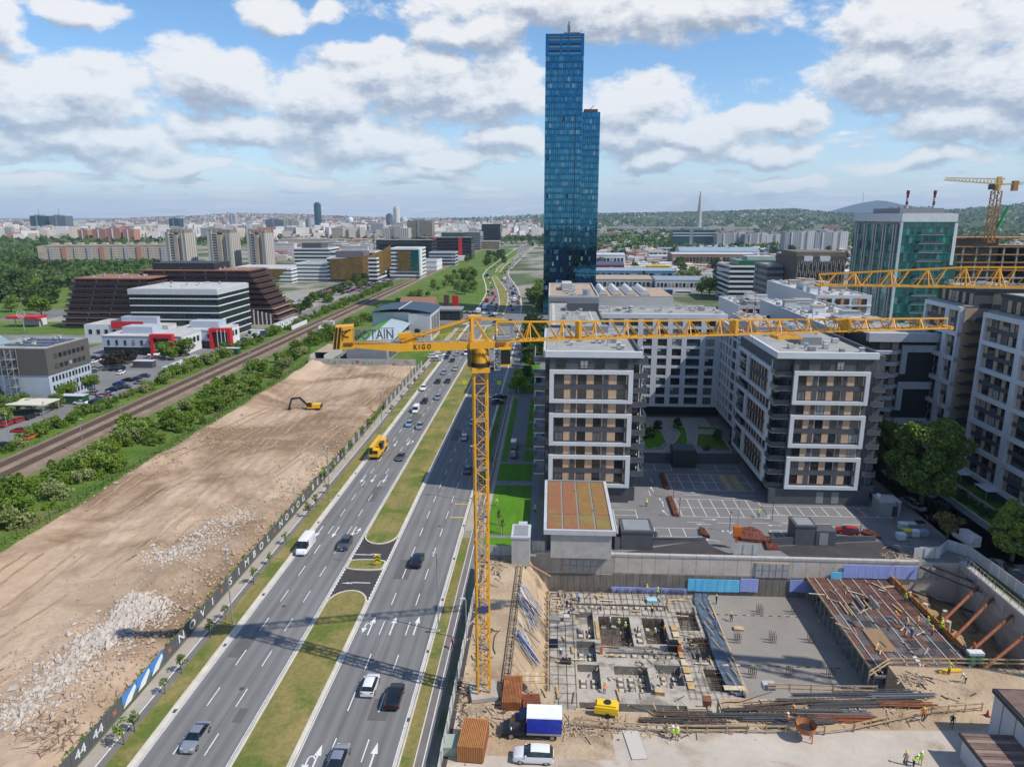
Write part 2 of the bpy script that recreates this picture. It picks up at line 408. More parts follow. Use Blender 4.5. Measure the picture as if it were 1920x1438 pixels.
drygrass=groundmat('dry_grass',(.31,.24,.09),(.17,.165,.045),.3,(.13,.165,.032),.13,.54,aniso=(1,.3,1),fine=1.6,fc=.26,bump=.6,bs=5)
grass=groundmat('green_grass',(.12,.19,.03),(.06,.12,.015),.12,(.16,.17,.05),.05,.58,fine=1.2)
lawn=groundmat('lawn',(.10,.24,.014),(.065,.17,.01),.3,None,fine=2,fc=.12,aniso=(2,.4,1))
landm=groundmat('land',(.11,.135,.055),(.055,.085,.03),.01,(.29,.265,.22),.012,.50,bump=0,fine=.03,fc=.12)
dirt=groundmat('dirt',(.54,.405,.285),(.37,.255,.168),.07,(.25,.165,.10),.034,.51,bump=.75,bs=.9,fine=.9,fc=.12,aniso=(1.2,.16,1))
sitedirt=groundmat('site_dirt',(.52,.40,.27),(.36,.25,.155),.12,(.25,.18,.12),.16,.62,bump=.7,bs=2,fine=1.5,fc=.12)
palesite=groundmat('site_concrete_road',(.52,.46,.39),(.42,.35,.28),.15,(.33,.25,.18),.12,.6,bump=.2,fine=1.2,fc=.07)
ballast=groundmat('ballast',(.27,.20,.145),(.17,.12,.085),.25,None,fine=3,fc=.2,bump=.4)
parkasph=groundmat('parking_asphalt',(.215,.21,.205),(.165,.16,.16),.06,(.26,.25,.24),.03,.6,bump=.1,fine=1,fc=.05)
pave=groundmat('paving',(.40,.35,.29),(.33,.285,.235),.2,None,fine=1,fc=.06,bump=.1)
darkpave=groundmat('cycle_asphalt',(.20,.175,.16),(.155,.14,.13),.2,None,fine=1,fc=.05,bump=.1)
# road asphalt with polished wheel tracks
def roadmat():
    m=bpy.data.materials.new('road_asphalt');m.use_nodes=True;t=m.node_tree;b=t.nodes['Principled BSDF']
    b.inputs['Roughness'].default_value=.8;b.inputs['Specular IOR Level'].default_value=.3
    ge=t.nodes.new('ShaderNodeNewGeometry');pos=ge.outputs['Position']
    s=t.nodes.new('ShaderNodeSeparateXYZ');t.links.new(pos,s.inputs[0])
    w=M(t,'SINE',M(t,'ADD',M(t,'MULTIPLY',s.outputs[0],2*math.pi/1.83),M(t,'MULTIPLY',noise(t,VM(t,'MULTIPLY',pos,(.4,.02,1)),1,3),1.6)))
    n1=noise(t,VM(t,'MULTIPLY',pos,(2.2,.035,1)),1,6,.65);n2=noise(t,pos,.07,6,.6);n3=noise(t,pos,3,5,.7)
    v=M(t,'ADD',M(t,'MULTIPLY',w,.017),M(t,'ADD',M(t,'MULTIPLY',M(t,'SUBTRACT',n1,.5),.15),M(t,'ADD',M(t,'MULTIPLY',M(t,'SUBTRACT',n2,.5),.1),M(t,'MULTIPLY',M(t,'SUBTRACT',n3,.5),.04))))
    v=M(t,'ADD',v,.175)
    c=t.nodes.new('ShaderNodeCombineColor');t.links.new(v,c.inputs[0]);t.links.new(M(t,'MULTIPLY',v,.965),c.inputs[1]);t.links.new(M(t,'MULTIPLY',v,.93),c.inputs[2])
    t.links.new(c.outputs[0],b.inputs['Base Color']);return m
road_m=roadmat()
patch_m=groundmat('dark_asphalt',(.075,.068,.066),(.05,.045,.045),.2,None,fine=1,fc=.08,bump=.1)

# ------------------------------------------------------------------ ground with the excavation cut out
PX0,PX1,PY0,PY1=-4.5,74.,80.6,119.6
b=MB();G0=20000.
for (x0,x1,y0,y1) in ((-G0,PX0,-3000,G0),(PX1,G0,-3000,G0),(PX0,1,-3000,PY0),(22,PX1,-3000,PY0),(1,22,-3000,77.2),(PX0,PX1,PY1,G0)):
    b.quad((x0,y0,0),(x1,y0,0),(x1,y1,0),(x0,y1,0))
tag(b.build('ground',landm),kind='structure')
XL0,XL1,XM1,XR1=-46.3,-35.2,-28.6,-16.5
YN,YI=30.,398.
sheet('road',rect(XL0,XL1,YN,YI),.012,road_m)
sheet('road',rect(XM1,XR1,YN,YI),.012,road_m)
sheet('road',rect(XR1,-12.3,236,YI),.010,road_m)
sheet('crossing_road',rect(-330,180,YI,452),.010,road_m)
E1=[at(*p) for p in [(888,586),(903,568),(912,550),(911,535),(905,517),(913,506),(936,489),(967,467),(999,451),(1019,445)]]
E4=[at(*p) for p in [(1022,449),(983,478),(966,496),(952,510),(955,520),(970,540),(976,557),(978,576),(976,588)]]
sheet('highway',[(p.x,p.y) for p in E1+E4],.016,road_m)
Ma=[at(*p) for p in [(931,589),(936,575),(936,560),(933,545),(923,522),(923,519),(930,518),(936,526),(950,545),(953,555),(952,565),(948,580),(944,589)]]
sheet('median',[(p.x,p.y) for p in Ma],.14,drygrass,thick=.14)
Mb=[at(*p) for p in [(929,511),(932,504),(945,493),(967,480),(990,467),(1019,449.5),(1019,450.5),(990,470),(966,484),(946,499),(937,511)]]
sheet('median',[(p.x,p.y) for p in Mb],.14,drygrass,thick=.14)
# kerb bands round the bent part
def strip(name,pts,w,z0,z1,m,kind='structure'):
    b=MB();pts=[Vector((p[0],p[1],0)) for p in pts]
    for i in range(len(pts)-1):
        a,c=pts[i],pts[i+1];d=(c-a).normalized();n=Vector((-d.y,d.x,0))*w/2;a=a-d*w*.3;c=c+d*w*.3
        if (c-a).length < .05: continue
        q=[a-n,c-n,c+n,a+n]
        up=[(p.x,p.y,z1+i*.0004) for p in q];dn=[(p.x,p.y,z0) for p in q]
        b.poly(up)
        for k in range(4): b.quad(dn[k],dn[(k+1) % 4],up[(k+1) % 4],up[k])
    o=b.build(name,m)
    if kind: o['kind']=kind
    return o
for L_ in (E1,E4): strip('kerb',L_,.9,0,.17,kerb_m)
strip('kerb',Ma+[Ma[0]],.6,0,.18,kerb_m);strip('kerb',Mb+[Mb[0]],.7,0,.18,kerb_m)
for x0,x1 in ((XL0-.35,XL0),):
    for (ya,yb) in ((YN,398),): tag(box(None,'kerb',x0,x1,ya,yb,0,.15,kerb_m),kind='structure')
tag(box(None,'kerb',XR1,XR1+.2,YN,128,0,.15,kerb_m),kind='structure')
tag(box(None,'kerb',XR1,XR1+.2,152,235,0,.15,kerb_m),kind='structure')
# gutter slabs, paler strip at the road edge
for (x0,x1) in ((XL0,XL0+.55),(XL1-.3,XL1),(XM1,XM1+.3),(XR1-.4,XR1)):
    sheet('gutter',rect(x0,x1,YN,396),.020,kerb_m)
# median with two islands and turning gap
def rounded(x0,x1,y0,y1,rb,rt,n=10):
    p=[]
    cx=(x0+x1)/2;hw=(x1-x0)/2
    for i in range(n+1):
        a=math.pi*i/n;p.append((cx+hw*math.cos(a),y1-rt+rt*math.sin(a)))
    for i in range(n+1):
        a=math.pi+math.pi*i/n;p.append((cx+hw*math.cos(a),y0+rb+rb*math.sin(a)))
    return p
for (y0,y1,rb,rt) in ((30,104.2,.3,4.2),(111.2,115.0,.7,.7),(121.3,392,4.2,4)):
    o=rounded(XL1+.12,XM1-.12,y0,y1,rb,rt)
    sheet('median',o,.15,drygrass,thick=.15)
    strip('kerb',o+[o[0]],.28,.0,.17,kerb_m)
sheet('turning_gap',rect(XL1,XM1,100.2,125),.018,patch_m)
# verges and paths
sheet('verge',rect(-49.2,XL0-.35,YN,385),.03,drygrass)
sheet('footpath',rect(-52.2,-50.3,YN,385),.04,pave)
sheet('cycle_path',rect(-50.15,-49.2,YN,385),.036,darkpave)
sheet('path_line',rect(-50.3,-50.15,YN,385),.044,paint)
sheet('verge',rect(XR1+.2,-14.75,YN,125),.03,drygrass)
tag(box(None,'kerb',-14.75,-14.6,YN,128,0,.1,kerb_m),kind='structure')
sheet('cycle_path',rect(-14.6,-12.9,YN,236),.036,darkpave)
sheet('path_line',rect(-13.75,-13.63,YN,236),.040,paint)
sheet('footpath',rect(-16.3,-14.6,128,152),.034,pave)
sheet('footpath',rect(-12.9,-12.1,125,236),.038,pave)
sheet('site_verge',rect(-12.1,-11.0,30,118),.02,patch_m)
sheet('verge',rect(XR1+.2,-14.75,152,236),.03,grass)
# right side: lawns beside the slab block, service street
sheet('side_paving',rect(-12.1,-2.0,118,300),.014,mat('side_paving',(.19,.19,.195),.8,var=.12,vscale=.4))
for (x0,x1,y0,y1) in ((-11.9,-3.7,126.5,152.5),(-11.9,-3.7,121.5,125.2),(-11.9,-3.9,155.5,167),(-11.9,-10.4,169,232),(-6.2,-3.9,169,178),(-6.2,-3.9,180,203),(-6.2,-3.9,205,232),(-10.5,-3.9,245,296)):
    tag(box(None,'lawn',x0,x1,y0,y1,0,.07,lawn),kind='structure')
sheet('service_street',rect(-10.4,-6.2,168,244),.022,mat('street',(.17,.17,.17),.8,var=.1,vscale=.5))
# car park between the blocks
parkm=groundmat('car_park_asphalt',(.20,.195,.19),(.165,.16,.16),.12,(.24,.23,.22),.08,.6,bump=.1,fine=1.2,fc=.05)
sheet('car_park',rect(12.0,86,119.6,212),.012,parkm)
sheet('site_road',rect(-11,120,30,77.2),.012,palesite);sheet('site_road',rect(22,120,77.2,80.6),.012,palesite);sheet('site_yard',rect(-11,1,77.2,80.6),.012,sitedirt)
sheet('site_yard',rect(-11,PX0,80.6,118),.012,sitedirt)
sheet('site_yard',rect(-10.5,8,69,77.1),.018,sitedirt);sheet('site_yard',[(8,77.1),(8,74.5),(16,75.3),(30,75),(52,76.2),(60,80.5),(22.1,80.5),(22.1,77.1)],.018,sitedirt);tag(box(None,'near_ground',46.9,74,80.6,88.5,-9.6,.0,sitedirt),kind='structure');sheet('site_yard',rect(74,130,80.6,100),.012,sitedirt)
sheet('east_street',rect(76.5,88,60,330),.012,mat('east_street',(.17,.17,.17),.8,var=.12,vscale=.4))
sheet('east_lawn',rect(88.3,97,100,215),.05,lawn)
tag(box(None,'kerb',88,88.3,60,330,0,.12,kerb_m),kind='structure')

# ------------------------------------------------------------------ road markings
def marks(name,rects_,z=.026,m=paint):
    b=MB()
    for r_ in rects_:
        b.poly([(p[0],p[1],z) for p in r_])
    o=b.build(name,m);o['kind']='stuff';return o
rr=[]
for x in (-42.55,-38.85,-24.6,-20.7):
    y=34.
    while y < 390:
        rr.append(rect(x-.07,x+.07,y,y+3.6));y += 8.3
for (x0,x1) in ((XL0+.62,XL0+.74),(XL1-.5,XL1-.38),(XM1+.38,XM1+.5),(XR1-.55,XR1-.43)):
    rr.append(rect(x0,x1,YN,396))
for y in range(101,124,1):
    for x in (XL1-.1,XM1-.1): rr.append(rect(x,x+.22,y,y+.55))
for x in range(-46,-16,1): rr.append(rect(x,x+.5,393,396));rr.append(rect(x,x+.5,454,457))
for y in range(400,452,2): rr.append(rect(-50,-47,y,y+.9));rr.append(rect(-14,-11,y,y+.9))
marks('lane_markings',rr)
def arrow(name,cx,cy,rz,kind='straight',s=1.):
    b=MB();z=.030
    def P(pts): b.poly([(p[0]*s,p[1]*s,z) for p in pts])
    if kind == 'cross':     # long arrow with a kink, lying in the gap
        P([(-2.2,-.09),(.4,-.09),(.4,.12),(-2.2,.12)]);P([(.4,-.09),(1.1,.1),(.9,.32),(.4,.12)]);P([(.5,.42),(1.0,-.02),(2.3,.32)])
    else:
        P([(-.1,-2.6),(.1,-2.6),(.1,.6),(-.1,.6)]);P([(-.42,.6),(.42,.6),(0,2.4)])
        if kind == 'left': P([(-.1,-1.2),(-.1,-.9),(-.75,-.2),(-.9,-.4)]);P([(-1.3,-.75),(-.45,.2),(-1.5,.35)])
        if kind == 'uturn':
            pts=[(-.55+.45*math.cos(a),.1+.5*math.sin(a)) for a in [math.pi*i/6 for i in range(7)]]
            for i in range(6):
                a_,c_=pts[i],pts[i+1];P([a_,c_,(-.55+(c_[0]+.55)*.6,.1+(c_[1]-.1)*.6),(-.55+(a_[0]+.55)*.6,.1+(a_[1]-.1)*.6)])
            P([(-1.0,.1),(-.83,.1),(-.83,-.8),(-1.0,-.8)]);P([(-1.35,-.8),(-.48,-.8),(-.92,-2.1)])
    o=b.build(name,paint);o.location=(cx,cy,0);o.rotation_euler=(0,0,rz);o['kind']='structure';return o
for (px_,py_,k,rz) in [(737,1172,'straight',0),(781,1172,'straight',0),(697,1172,'uturn',0),(699,1420,'straight',0),(643,1428,'straight',0),(592,1424,'uturn',0),
     (598,997,'straight',math.pi),(629,998,'straight',math.pi),(662,998,'uturn',math.pi),(700,898,'straight',math.pi),(722,898,'straight',math.pi),(681,898,'straight',math.pi),(766,830,'uturn',math.pi),(742,832,'straight',math.pi)]:
    p=at(px_,py_);arrow('lane_arrow',p.x,p.y,rz,k)
p=at(690,1040);arrow('lane_arrow',p.x,p.y,0,'cross',1.1)
p=at(668,1092);arrow('lane_arrow',p.x,p.y,math.pi,'cross',1.1)
# faded yellow bay box on the right carriageway
sheet('bus_bay_marking',rect(-19.9,-16.95,134,134.5),.028,ypaint);sheet('bus_bay_marking',rect(-19.9,-16.95,141,141.5),.028,ypaint)
# car park markings
rr=[];yy=[]
def bays(x0,x1,y0,y1,n,mid=True,skew=0.):
    w=.12
    for i in range(n+1):
        x=x0+(x1-x0)*i/n;rr.append([(x-w/2+skew,y0),(x+w/2+skew,y0),(x+w/2,y1),(x-w/2,y1)])
    rr.append(rect(x0,x1,y0-w/2,y0+w/2));rr.append(rect(x0,x1,y1-w/2,y1+w/2))
    if mid: rr.append(rect(x0,x1,(y0+y1)/2-w/2,(y0+y1)/2+w/2))
bays(28,46.2,152,162,7);bays(27.6,45.2,137.3,146.6,7);bays(45.2,70.2,138.9,143.6,10,False)
bays(22,30,164.5,168.5,2,False);bays(36,46,164.5,168.5,2,False);bays(21,29.5,127.6,131.5,3,False);bays(43.5,47.5,127.6,131.5,2,False)
bays(13.6,18.3,128.5,140,1,False)
for y in (131.5,134.4,137.2): rr.append(rect(13.6,18.3,y,y+.12))
for (x,y) in ((22.5,148),(24.5,142),(24,156)):
    rr.append(rect(x,x+.12,y,y+3))
for (x0,y) in ((28,134.4),(34,134.4),(41,134.8),(47,135),(53,135),(59,135),(30,149),(36,149),(42,149.3)):
    rr.append(rect(x0,x0+3.5,y,y+.12))
for x in range(34,41): rr.append(rect(x,x+.5,130.4,130.9))
marks('bay_markings',rr)
for (x,y,rz) in ((24.5,145.5,.2),(24.3,139,.3),(31,133.6,1.57),(33,136,-1.57),(31,126.5,1.3),(45,133.8,1.57),(58,133.8,-1.57),(66,126,1.4),(23.4,152,.1),(33,150.5,1.57),(40,147.6,-1.57)):
    arrow('lane_arrow',x,y,rz,'straight',.62)
rr=[]
for (x0,x1) in ((40.2,42.0),(42.6,44.6)): rr.append(rect(x0,x1,152.3,156.8));rr.append(rect(x0,x1,157.2,161.8))
marks('disabled_bay_marking',[rect(x0+dx,x0+dx+.22,y0,y0+4.4) for x0 in (40.2,42.6) for dx in (0,.5,1.,1.5) for y0 in (152.3,157.3)],.028,ypaint)
for (s_,x,y) in (('TAPIJA',37.2,129.2),('GARAZE',37.0,130.0)):
    o=shared('lettering',text_mesh(s_,.9,paint,.02,.003),None,(x,y,.03),math.pi);o['kind']='structure'

# ------------------------------------------------------------------ railway
sheet('trackbed',rect(-138.2,-123.4,30,1500),.06,ballast,thick=.06)
def bal(x0,x1):
    b=MB()
    b.poly([(x0-1,30,.07),(x1+1,30,.07),(x1,30,.45),(x0,30,.45)]);b.quad((x0,30,.45),(x1,30,.45),(x1,1500,.45),(x0,1500,.45))
    b.quad((x0-1,30,.07),(x0,30,.45),(x0,1500,.45),(x0-1,1500,.07));b.quad((x1,30,.45),(x1+1,30,.07),(x1+1,1500,.07),(x1,1500,.45))
    tag(b.build('ballast_bed',ballast),kind='structure')
railm=mat('rail_steel',(.14,.085,.055),.6,.3)
sleeper_m=mat('sleeper',(.13,.10,.085),.9)
track_things=[]
for i,xc in enumerate((-134.2,-128.6)):
    bal(xc-1.9,xc+1.9)
    t=thing('railway_track',['railway track farther from the dirt lot, beside the scrub','railway track nearer to the dirt lot'][i],'railway track',(xc,140,.45),0,'railway tracks')
    for dx in (-.76,.76): box(t,'rail',dx-.09,dx+.09,-110,1360,.12,.34,railm)
    b=MB();y=-110.
    while y < 500: b.box(-1.3,1.3,y,y+.28,.0,.12);y += .62
    o=b.build('sleepers',sleeper_m,t);o['kind']='stuff'
sheet('embankment_grass',rect(-123.4,-100,30,900),.03,grass)
sheet('scrub_ground',rect(-147,-138.2,30,700),.02,grass)
sheet('verge_grass',rect(-100,-53,284,398),.02,grass)
sheet('verge_grass',[(-123,460),(-50,460),(-46,700),(-60,1300),(-123,1300)],.02,grass)
# left area: access road and parking lots
sheet('access_road',rect(-158,-147,60,620),.015,parkasph)
sheet('parking_lot',rect(-215,-158,236,334),.013,parkasph)
sheet('parking_lot',rect(-158.0,-147.0,620,1100),.013,parkasph)
sheet('parking_lot',rect(-300,-158.5,395,560),.012,groundmat('gravel_lot',(.36,.32,.27),(.25,.23,.2),.05,None,fine=.5,bump=0))
sheet('street',rect(-700,-215,330,350),.012,parkasph)
sheet('park_grass',rect(-900,-240,352,640),.008,grass)

# ------------------------------------------------------------------ dirt lot
def hn(x,y,s=1.):   # cheap value noise
    from mathutils import noise as nn
    return nn.noise(Vector((x*s,y*s,3.1)))
b=MB();nx,ny=110,500;x0,x1,y0,y1=-100.,-53.2,46.,283.;idx=[]
for j in range(ny+1):
    for i in range(nx+1):
        x=x0+(x1-x0)*i/nx;y=y0+(y1-y0)*j/ny
        e=min(i,nx-i,8)/8*min(1,(ny-j)/10)
        h=.35+hn(x,y,.045)*.9+hn(x,y*.55,.16)*.5+hn(x,y,.5)*.2+hn(x,y,1.1)*.08
        h += .16*math.sin(x*2.1+3*hn(x,y,.03)+y*.12)*max(0,hn(x,y,.06)+.25);h += 1.5*math.exp(-((x+97)/5)**2)*(1+.5*hn(x,y,.08))+1.0*max(0,hn(x+40,y,.07))*(1 if x > -75 else .5)
        if y > 240: h += 1.2*max(0,hn(x,y,.09)+.2)
        b.v.append((x,y,.03+max(0,h*e)))
for j in range(ny):
    for i in range(nx):
        k=j*(nx+1)+i;b.f.append((k,k+1,k+nx+2,k+nx+1));b.mi.append(0)
dirt_mesh_v=b.v
tag(b.build('dirt_terrain',dirt,smooth=True),kind='structure')
def dz(x,y):
    if not (x0 < x < x1 and y0 < y < y1): return 0.
    return dirt_mesh_v[int((y-y0)/(y1-y0)*ny)*(nx+1)+int((x-x0)/(x1-x0)*nx)][2]
def rock(b,c,r,m=0):
    n=len(b.v);rx,ry,rz=(r*random.uniform(.6,1.3) for _ in range(3));a=random.uniform(0,6)
    for (i,j,k) in ((1,0,0),(0,1,0),(-1,0,0),(0,-1,0),(0,0,1),(.0,.0,-.6)):
        jx=random.uniform(-.3,.3);x=i*rx+jx*r;y=j*ry+random.uniform(-.3,.3)*r
        b.v.append((c[0]+x*math.cos(a)-y*math.sin(a),c[1]+x*math.sin(a)+y*math.cos(a),c[2]+k*rz))
    for f in ((0,1,4),(1,2,4),(2,3,4),(3,0,4),(1,0,5),(2,1,5),(3,2,5),(0,3,5)):
        b.f.append(tuple(n+q for q in f));b.mi.append(m)
rubm=[mat('rubble_pale',(.46,.405,.35),.9,var=.12,vscale=1),mat('rubble_brown',(.40,.30,.22),.9,var=.15,vscale=1)]
b=MB()
def rpatch(path,wid,n,rlo,rhi,m):
    for _ in range(n):
        k=random.uniform(0,len(path)-1.001);i=int(k);f=k-i
        px_=path[i][0]*(1-f)+path[i+1][0]*f+random.gauss(0,wid);py_=path[i][1]*(1-f)+path[i+1][1]*f+random.gauss(0,wid*.5)
        p=at(px_,py_);x,y=p.x,p.y
        if not (-99 < x < -54): continue
        r=random.uniform(rlo,rhi)*(1 if random.random() < .8 else 1.7)
        rock(b,(x,y,dz(x,y)+r*.25),r,m)
rpatch([(20,1370),(100,1290),(170,1220),(230,1180),(290,1140)],26,1900,.1,.32,0)
rpatch([(180,1210),(230,1170),(250,1130),(300,1140)],14,900,.15,.42,0)
rpatch([(290,1050),(340,1040),(400,1000),(470,960)],18,900,.1,.26,0)
rpatch([(0,1340),(120,1230),(330,1070),(520,900),(640,770)],60,1500,.07,.22,1)
rpatch([(60,1400),(330,1150),(560,930),(700,790)],30,1500,.1,.3,1)
rpatch([(10,980),(150,930),(300,850),(430,800)],26,900,.1,.3,1)
o=b.build('rubble',rubm);o['kind']='stuff'
twm=mat('dry_branch',(.2,.13,.08),.9);b=MB()
for _ in range(420):
    q=random.choice([(120,1400,50),(100,1380,40),(300,870,25),(400,830,20),(700,770,14),(600,930,20),(240,1330,30)])
    p=at(q[0]+random.gauss(0,q[2]),q[1]+random.gauss(0,q[2]*.4));
    if not (-99 < p.x < -54): continue
    a=random.uniform(0,6.28);l=random.uniform(.6,2.2);z=dz(p.x,p.y)
    b.beam((p.x,p.y,z+.05),(p.x+l*math.cos(a),p.y+l*math.sin(a),z+random.uniform(.1,.8)),.07,0,.03)
o=b.build('brushwood',twm);o['kind']='stuff'

for (x,y,w_,l_) in ((-43.5,88,2.2,5),(-24.9,112,2.6,7),(-38.5,146,1.8,9),(-20.6,76,2.4,4),(-41,205,3,12),(-26,190,2.2,10),(-37.6,74,1.2,2.6)):
    sheet('road_patch',rect(x-w_/2,x+w_/2,y-l_/2,y+l_/2),.0145,groundmat('patch_asphalt',(.135,.13,.125),(.11,.105,.10),.3,None,fine=1,fc=.08,bump=.1))
for (x,y) in ((-41.5,99),(-39.6,79),(-24.2,86),(-21.5,130),(-42,150),(-25,160)): tag(pipe(None,'manhole_cover',(x,y,.0),(x,y,.03),.34,mat('manhole',(.07,.065,.06),.7),14),'round manhole cover set in the asphalt of the avenue','manhole cover','manhole covers on the avenue')
for i in range(13):
    for x in (XL0+.2,XR1-.22): tag(box(None,'drain_grate',x-.2,x+.2,60+i*14,60.7+i*14,.0,.035,mat('manhole',(.07,.065,.06),.7)),'small dark drain grate in the gutter of the avenue','drain grate','drain grates along the kerbs')

b=MB()
for (x0_,sl,off) in ((-88,.10,0),(-80,.05,.4),(-72,.12,.2),(-93,.03,.7),(-66,.02,.1),(-77,-.02,.5)):
    for k in (0,1):
        y=60.
        while y < 270:
            f=lambda q: x0_+sl*(q-60)*.5+3*math.sin(q*.03+off*9)+k*2.1
            xa,xb=f(y),f(y+1.4)
            if -98.5 < xa < -55.5 and hn(xa,y,.05) > -.15: b.quad((xa-.24,y,dz(xa,y)+.04),(xa+.24,y,dz(xa,y)+.04),(xb+.24,y+1.4,dz(xb,y+1.4)+.04),(xb-.24,y+1.4,dz(xb,y+1.4)+.04))
            y += 1.4
b.build('tyre_tracks',groundmat('rut_dirt',(.42,.31,.20),(.31,.22,.14),.3,None,fine=2,fc=.2))['kind']='stuff'
# ------------------------------------------------------------------ vegetation
import numpy as np
rng=np.random.default_rng(5)
def leafmat(name,c1,c2,tr=.25):
    m=bpy.data.materials.new(name);m.use_nodes=True;t=m.node_tree;b=t.nodes['Principled BSDF']
    b.inputs['Roughness'].default_value=.6;b.inputs['Specular IOR Level'].default_value=.25
    ge=t.nodes.new('ShaderNodeNewGeometry');oi=t.nodes.new('ShaderNodeObjectInfo')
    v=M(t,'ADD',noise(t,ge.outputs['Position'],.55,3,.6),M(t,'MULTIPLY',M(t,'SUBTRACT',oi.outputs['Random'],.5),.35))
    col=ramp(t,v,[(.25,c2),(.72,c1)])
    t.links.new(col,b.inputs['Base Color'])
    if tr:
        tl=t.nodes.new('ShaderNodeBsdfTranslucent');t.links.new(col,tl.inputs[0]);mx=t.nodes.new('ShaderNodeMixShader')
        mx.inputs[0].default_value=tr;t.links.new(b.outputs[0],mx.inputs[1]);t.links.new(tl.outputs[0],mx.inputs[2])
        t.links.new(mx.outputs[0],t.nodes['Material Output'].inputs[0])
    MATS[name]=m;return m
lf_mid=leafmat('leaf_mid',(.23,.31,.06),(.085,.145,.022))
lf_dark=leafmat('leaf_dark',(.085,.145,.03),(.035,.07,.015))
lf_bright=leafmat('leaf_bright',(.26,.40,.012),(.14,.26,.01))
lf_bush=leafmat('leaf_bush',(.19,.28,.03),(.07,.135,.014))
lf_pale=leafmat('leaf_pale',(.33,.35,.14),(.14,.19,.045))
lf_purple=leafmat('leaf_purple',(.06,.045,.03),(.03,.025,.02))
lf_olive=leafmat('leaf_olive',(.20,.17,.055),(.10,.09,.03))
def leafquads(pts,sizes,flat=.0):
    n=len(pts);a=rng.normal(size=(n,3));a /= np.linalg.norm(a,axis=1)[:,None]
    b_=rng.normal(size=(n,3));b_[:,2] += flat;b_=np.cross(a,b_);b_ /= np.linalg.norm(b_,axis=1)[:,None]
    s=sizes[:,None];asp=rng.uniform(.45,.9,(n,1))
    return np.stack([pts-a*s,pts-b_*s*asp,pts+a*s,pts+b_*s*asp],1)
def crown_mesh(name,lobes,n,size,m,shell=.72,extra=None):
    lob=np.array([(x,y,z,rx,ry,rz) for (x,y,z,rx,ry,rz) in lobes]);w=lob[:,3]*lob[:,4]*lob[:,5];w=w**.7;w /= w.sum()
    k=rng.choice(len(lob),n,p=w);d=rng.normal(size=(n,3));d /= np.linalg.norm(d,axis=1)[:,None]
    r=rng.uniform(0,1,n)**(1/3);r=shell+(1-shell)*r;r *= rng.uniform(.75,1.12,n)
    pts=lob[k,:3]+d*lob[k,3:]*r[:,None]
    q=leafquads(pts,size*rng.uniform(.5,1.35,n));v=q.reshape(-1,3)
    me=bpy.data.meshes.new(name);me.vertices.add(len(v));me.vertices.foreach_set('co',v.astype(np.float32).ravel())
    me.loops.add(4*n);me.loops.foreach_set('vertex_index',np.arange(4*n,dtype=np.int32));me.polygons.add(n)
    me.polygons.foreach_set('loop_start',np.arange(0,4*n,4,dtype=np.int32));me.materials.append(m);me.update(calc_edges=True);return me
def rlobes(n,R_,H0,H1,rl,seed):
    r_=random.Random(seed);L=[]
    for _ in range(n):
        a=r_.uniform(0,6.28);z=r_.uniform(H0,H1);t=(z-H0)/(H1-H0+1e-6);rad=R_*math.sin(math.pi*(.18+.72*t))**.6*r_.uniform(.3,.85)
        k=r_.uniform(.65,1.2)*rl;L.append((rad*math.cos(a),rad*math.sin(a),z,k,k,k*.72))
    return L
def trunk_mesh(name,h,r,limbs,seed,spread=2.):
    r_=random.Random(seed);b=MB();b.tube((0,0,0),(0,0,h*.55),r,r*.7,8);b.tube((0,0,h*.55),(r*.5,0,h),r*.7,r*.2,7)
    for i in range(limbs):
        a=r_.uniform(0,6.28);z=h*r_.uniform(.35,.75);l=spread*r_.uniform(.5,1)
        b.tube((0,0,z),(l*math.cos(a),l*math.sin(a),z+l*r_.uniform(.4,1)),r*.45,r*.12,6)
    return b.mesh(name,bark)
class TreeKind:
    def __init__(s,nm,h,R_,n,size,m,seed,nl=14,h0=.3,rl=.45,tr=.03,limbs=6):
        s.h,s.nm=h,nm
        s.crown=crown_mesh('crown_'+nm,rlobes(nl,R_,h*h0,h*.86,R_*rl,seed),n,size,m)
        s.trunk=trunk_mesh('trunk_'+nm,h*.85,max(.06,h*tr),limbs,seed,R_*.7)
    def put(s,x,y,z=0.,sc_=1.,label='',group=None,name=None,rz=None,cat='tree',slot=None,sz=None):
        t=thing(name or s.nm,label,cat,(x,y,z),random.uniform(0,6.28) if rz is None else rz,group)
        sv=(sc_,sc_,sc_*(sz or 1))
        shared('crown',s.crown,t,sc_=sv,slot=slot);shared('trunk',s.trunk,t,sc_=sv);return t
T_near=TreeKind('broadleaf_tree',12.5,5.4,19000,.24,lf_mid,3,64,.24,.24)
T_near2=TreeKind('broadleaf_tree',12,4.9,16000,.24,lf_mid,8,56,.22,.24)
T_mid=[TreeKind('broadleaf_tree',10,4,1500,.42,lf_mid,20+i,14,.22,.45) for i in range(3)]
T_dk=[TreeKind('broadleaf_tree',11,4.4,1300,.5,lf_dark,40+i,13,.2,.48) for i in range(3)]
T_far=[TreeKind('broadleaf_tree',11,5,420,.85,lf_dark,60+i,9,.15,.55,limbs=2) for i in range(3)]+[TreeKind('broadleaf_tree',10,5,420,.8,lf_mid,70,9,.15,.55,limbs=2)]
T_sap=[TreeKind('sapling',3.2,.75,240,.13,lf_mid,80+i,7,.42,.5,.012,3) for i in range(3)]
T_ball=TreeKind('lollipop_tree',5,2.0,2400,.2,lf_bush,91,5,.55,.8,.03,2)
T_yel=TreeKind('bright_tree',9,3.0,2600,.26,lf_bright,93,16,.25,.45)
T_pur=TreeKind('plum_tree',6,3.6,1800,.3,lf_purple,95,14,.25,.45)
T_ol=TreeKind('broadleaf_tree',6.5,2.6,1500,.2,lf_olive,97,12,.5,.4)
T_con=TreeKind('conifer',9,1.5,1500,.3,lf_dark,99,12,.12,.6)
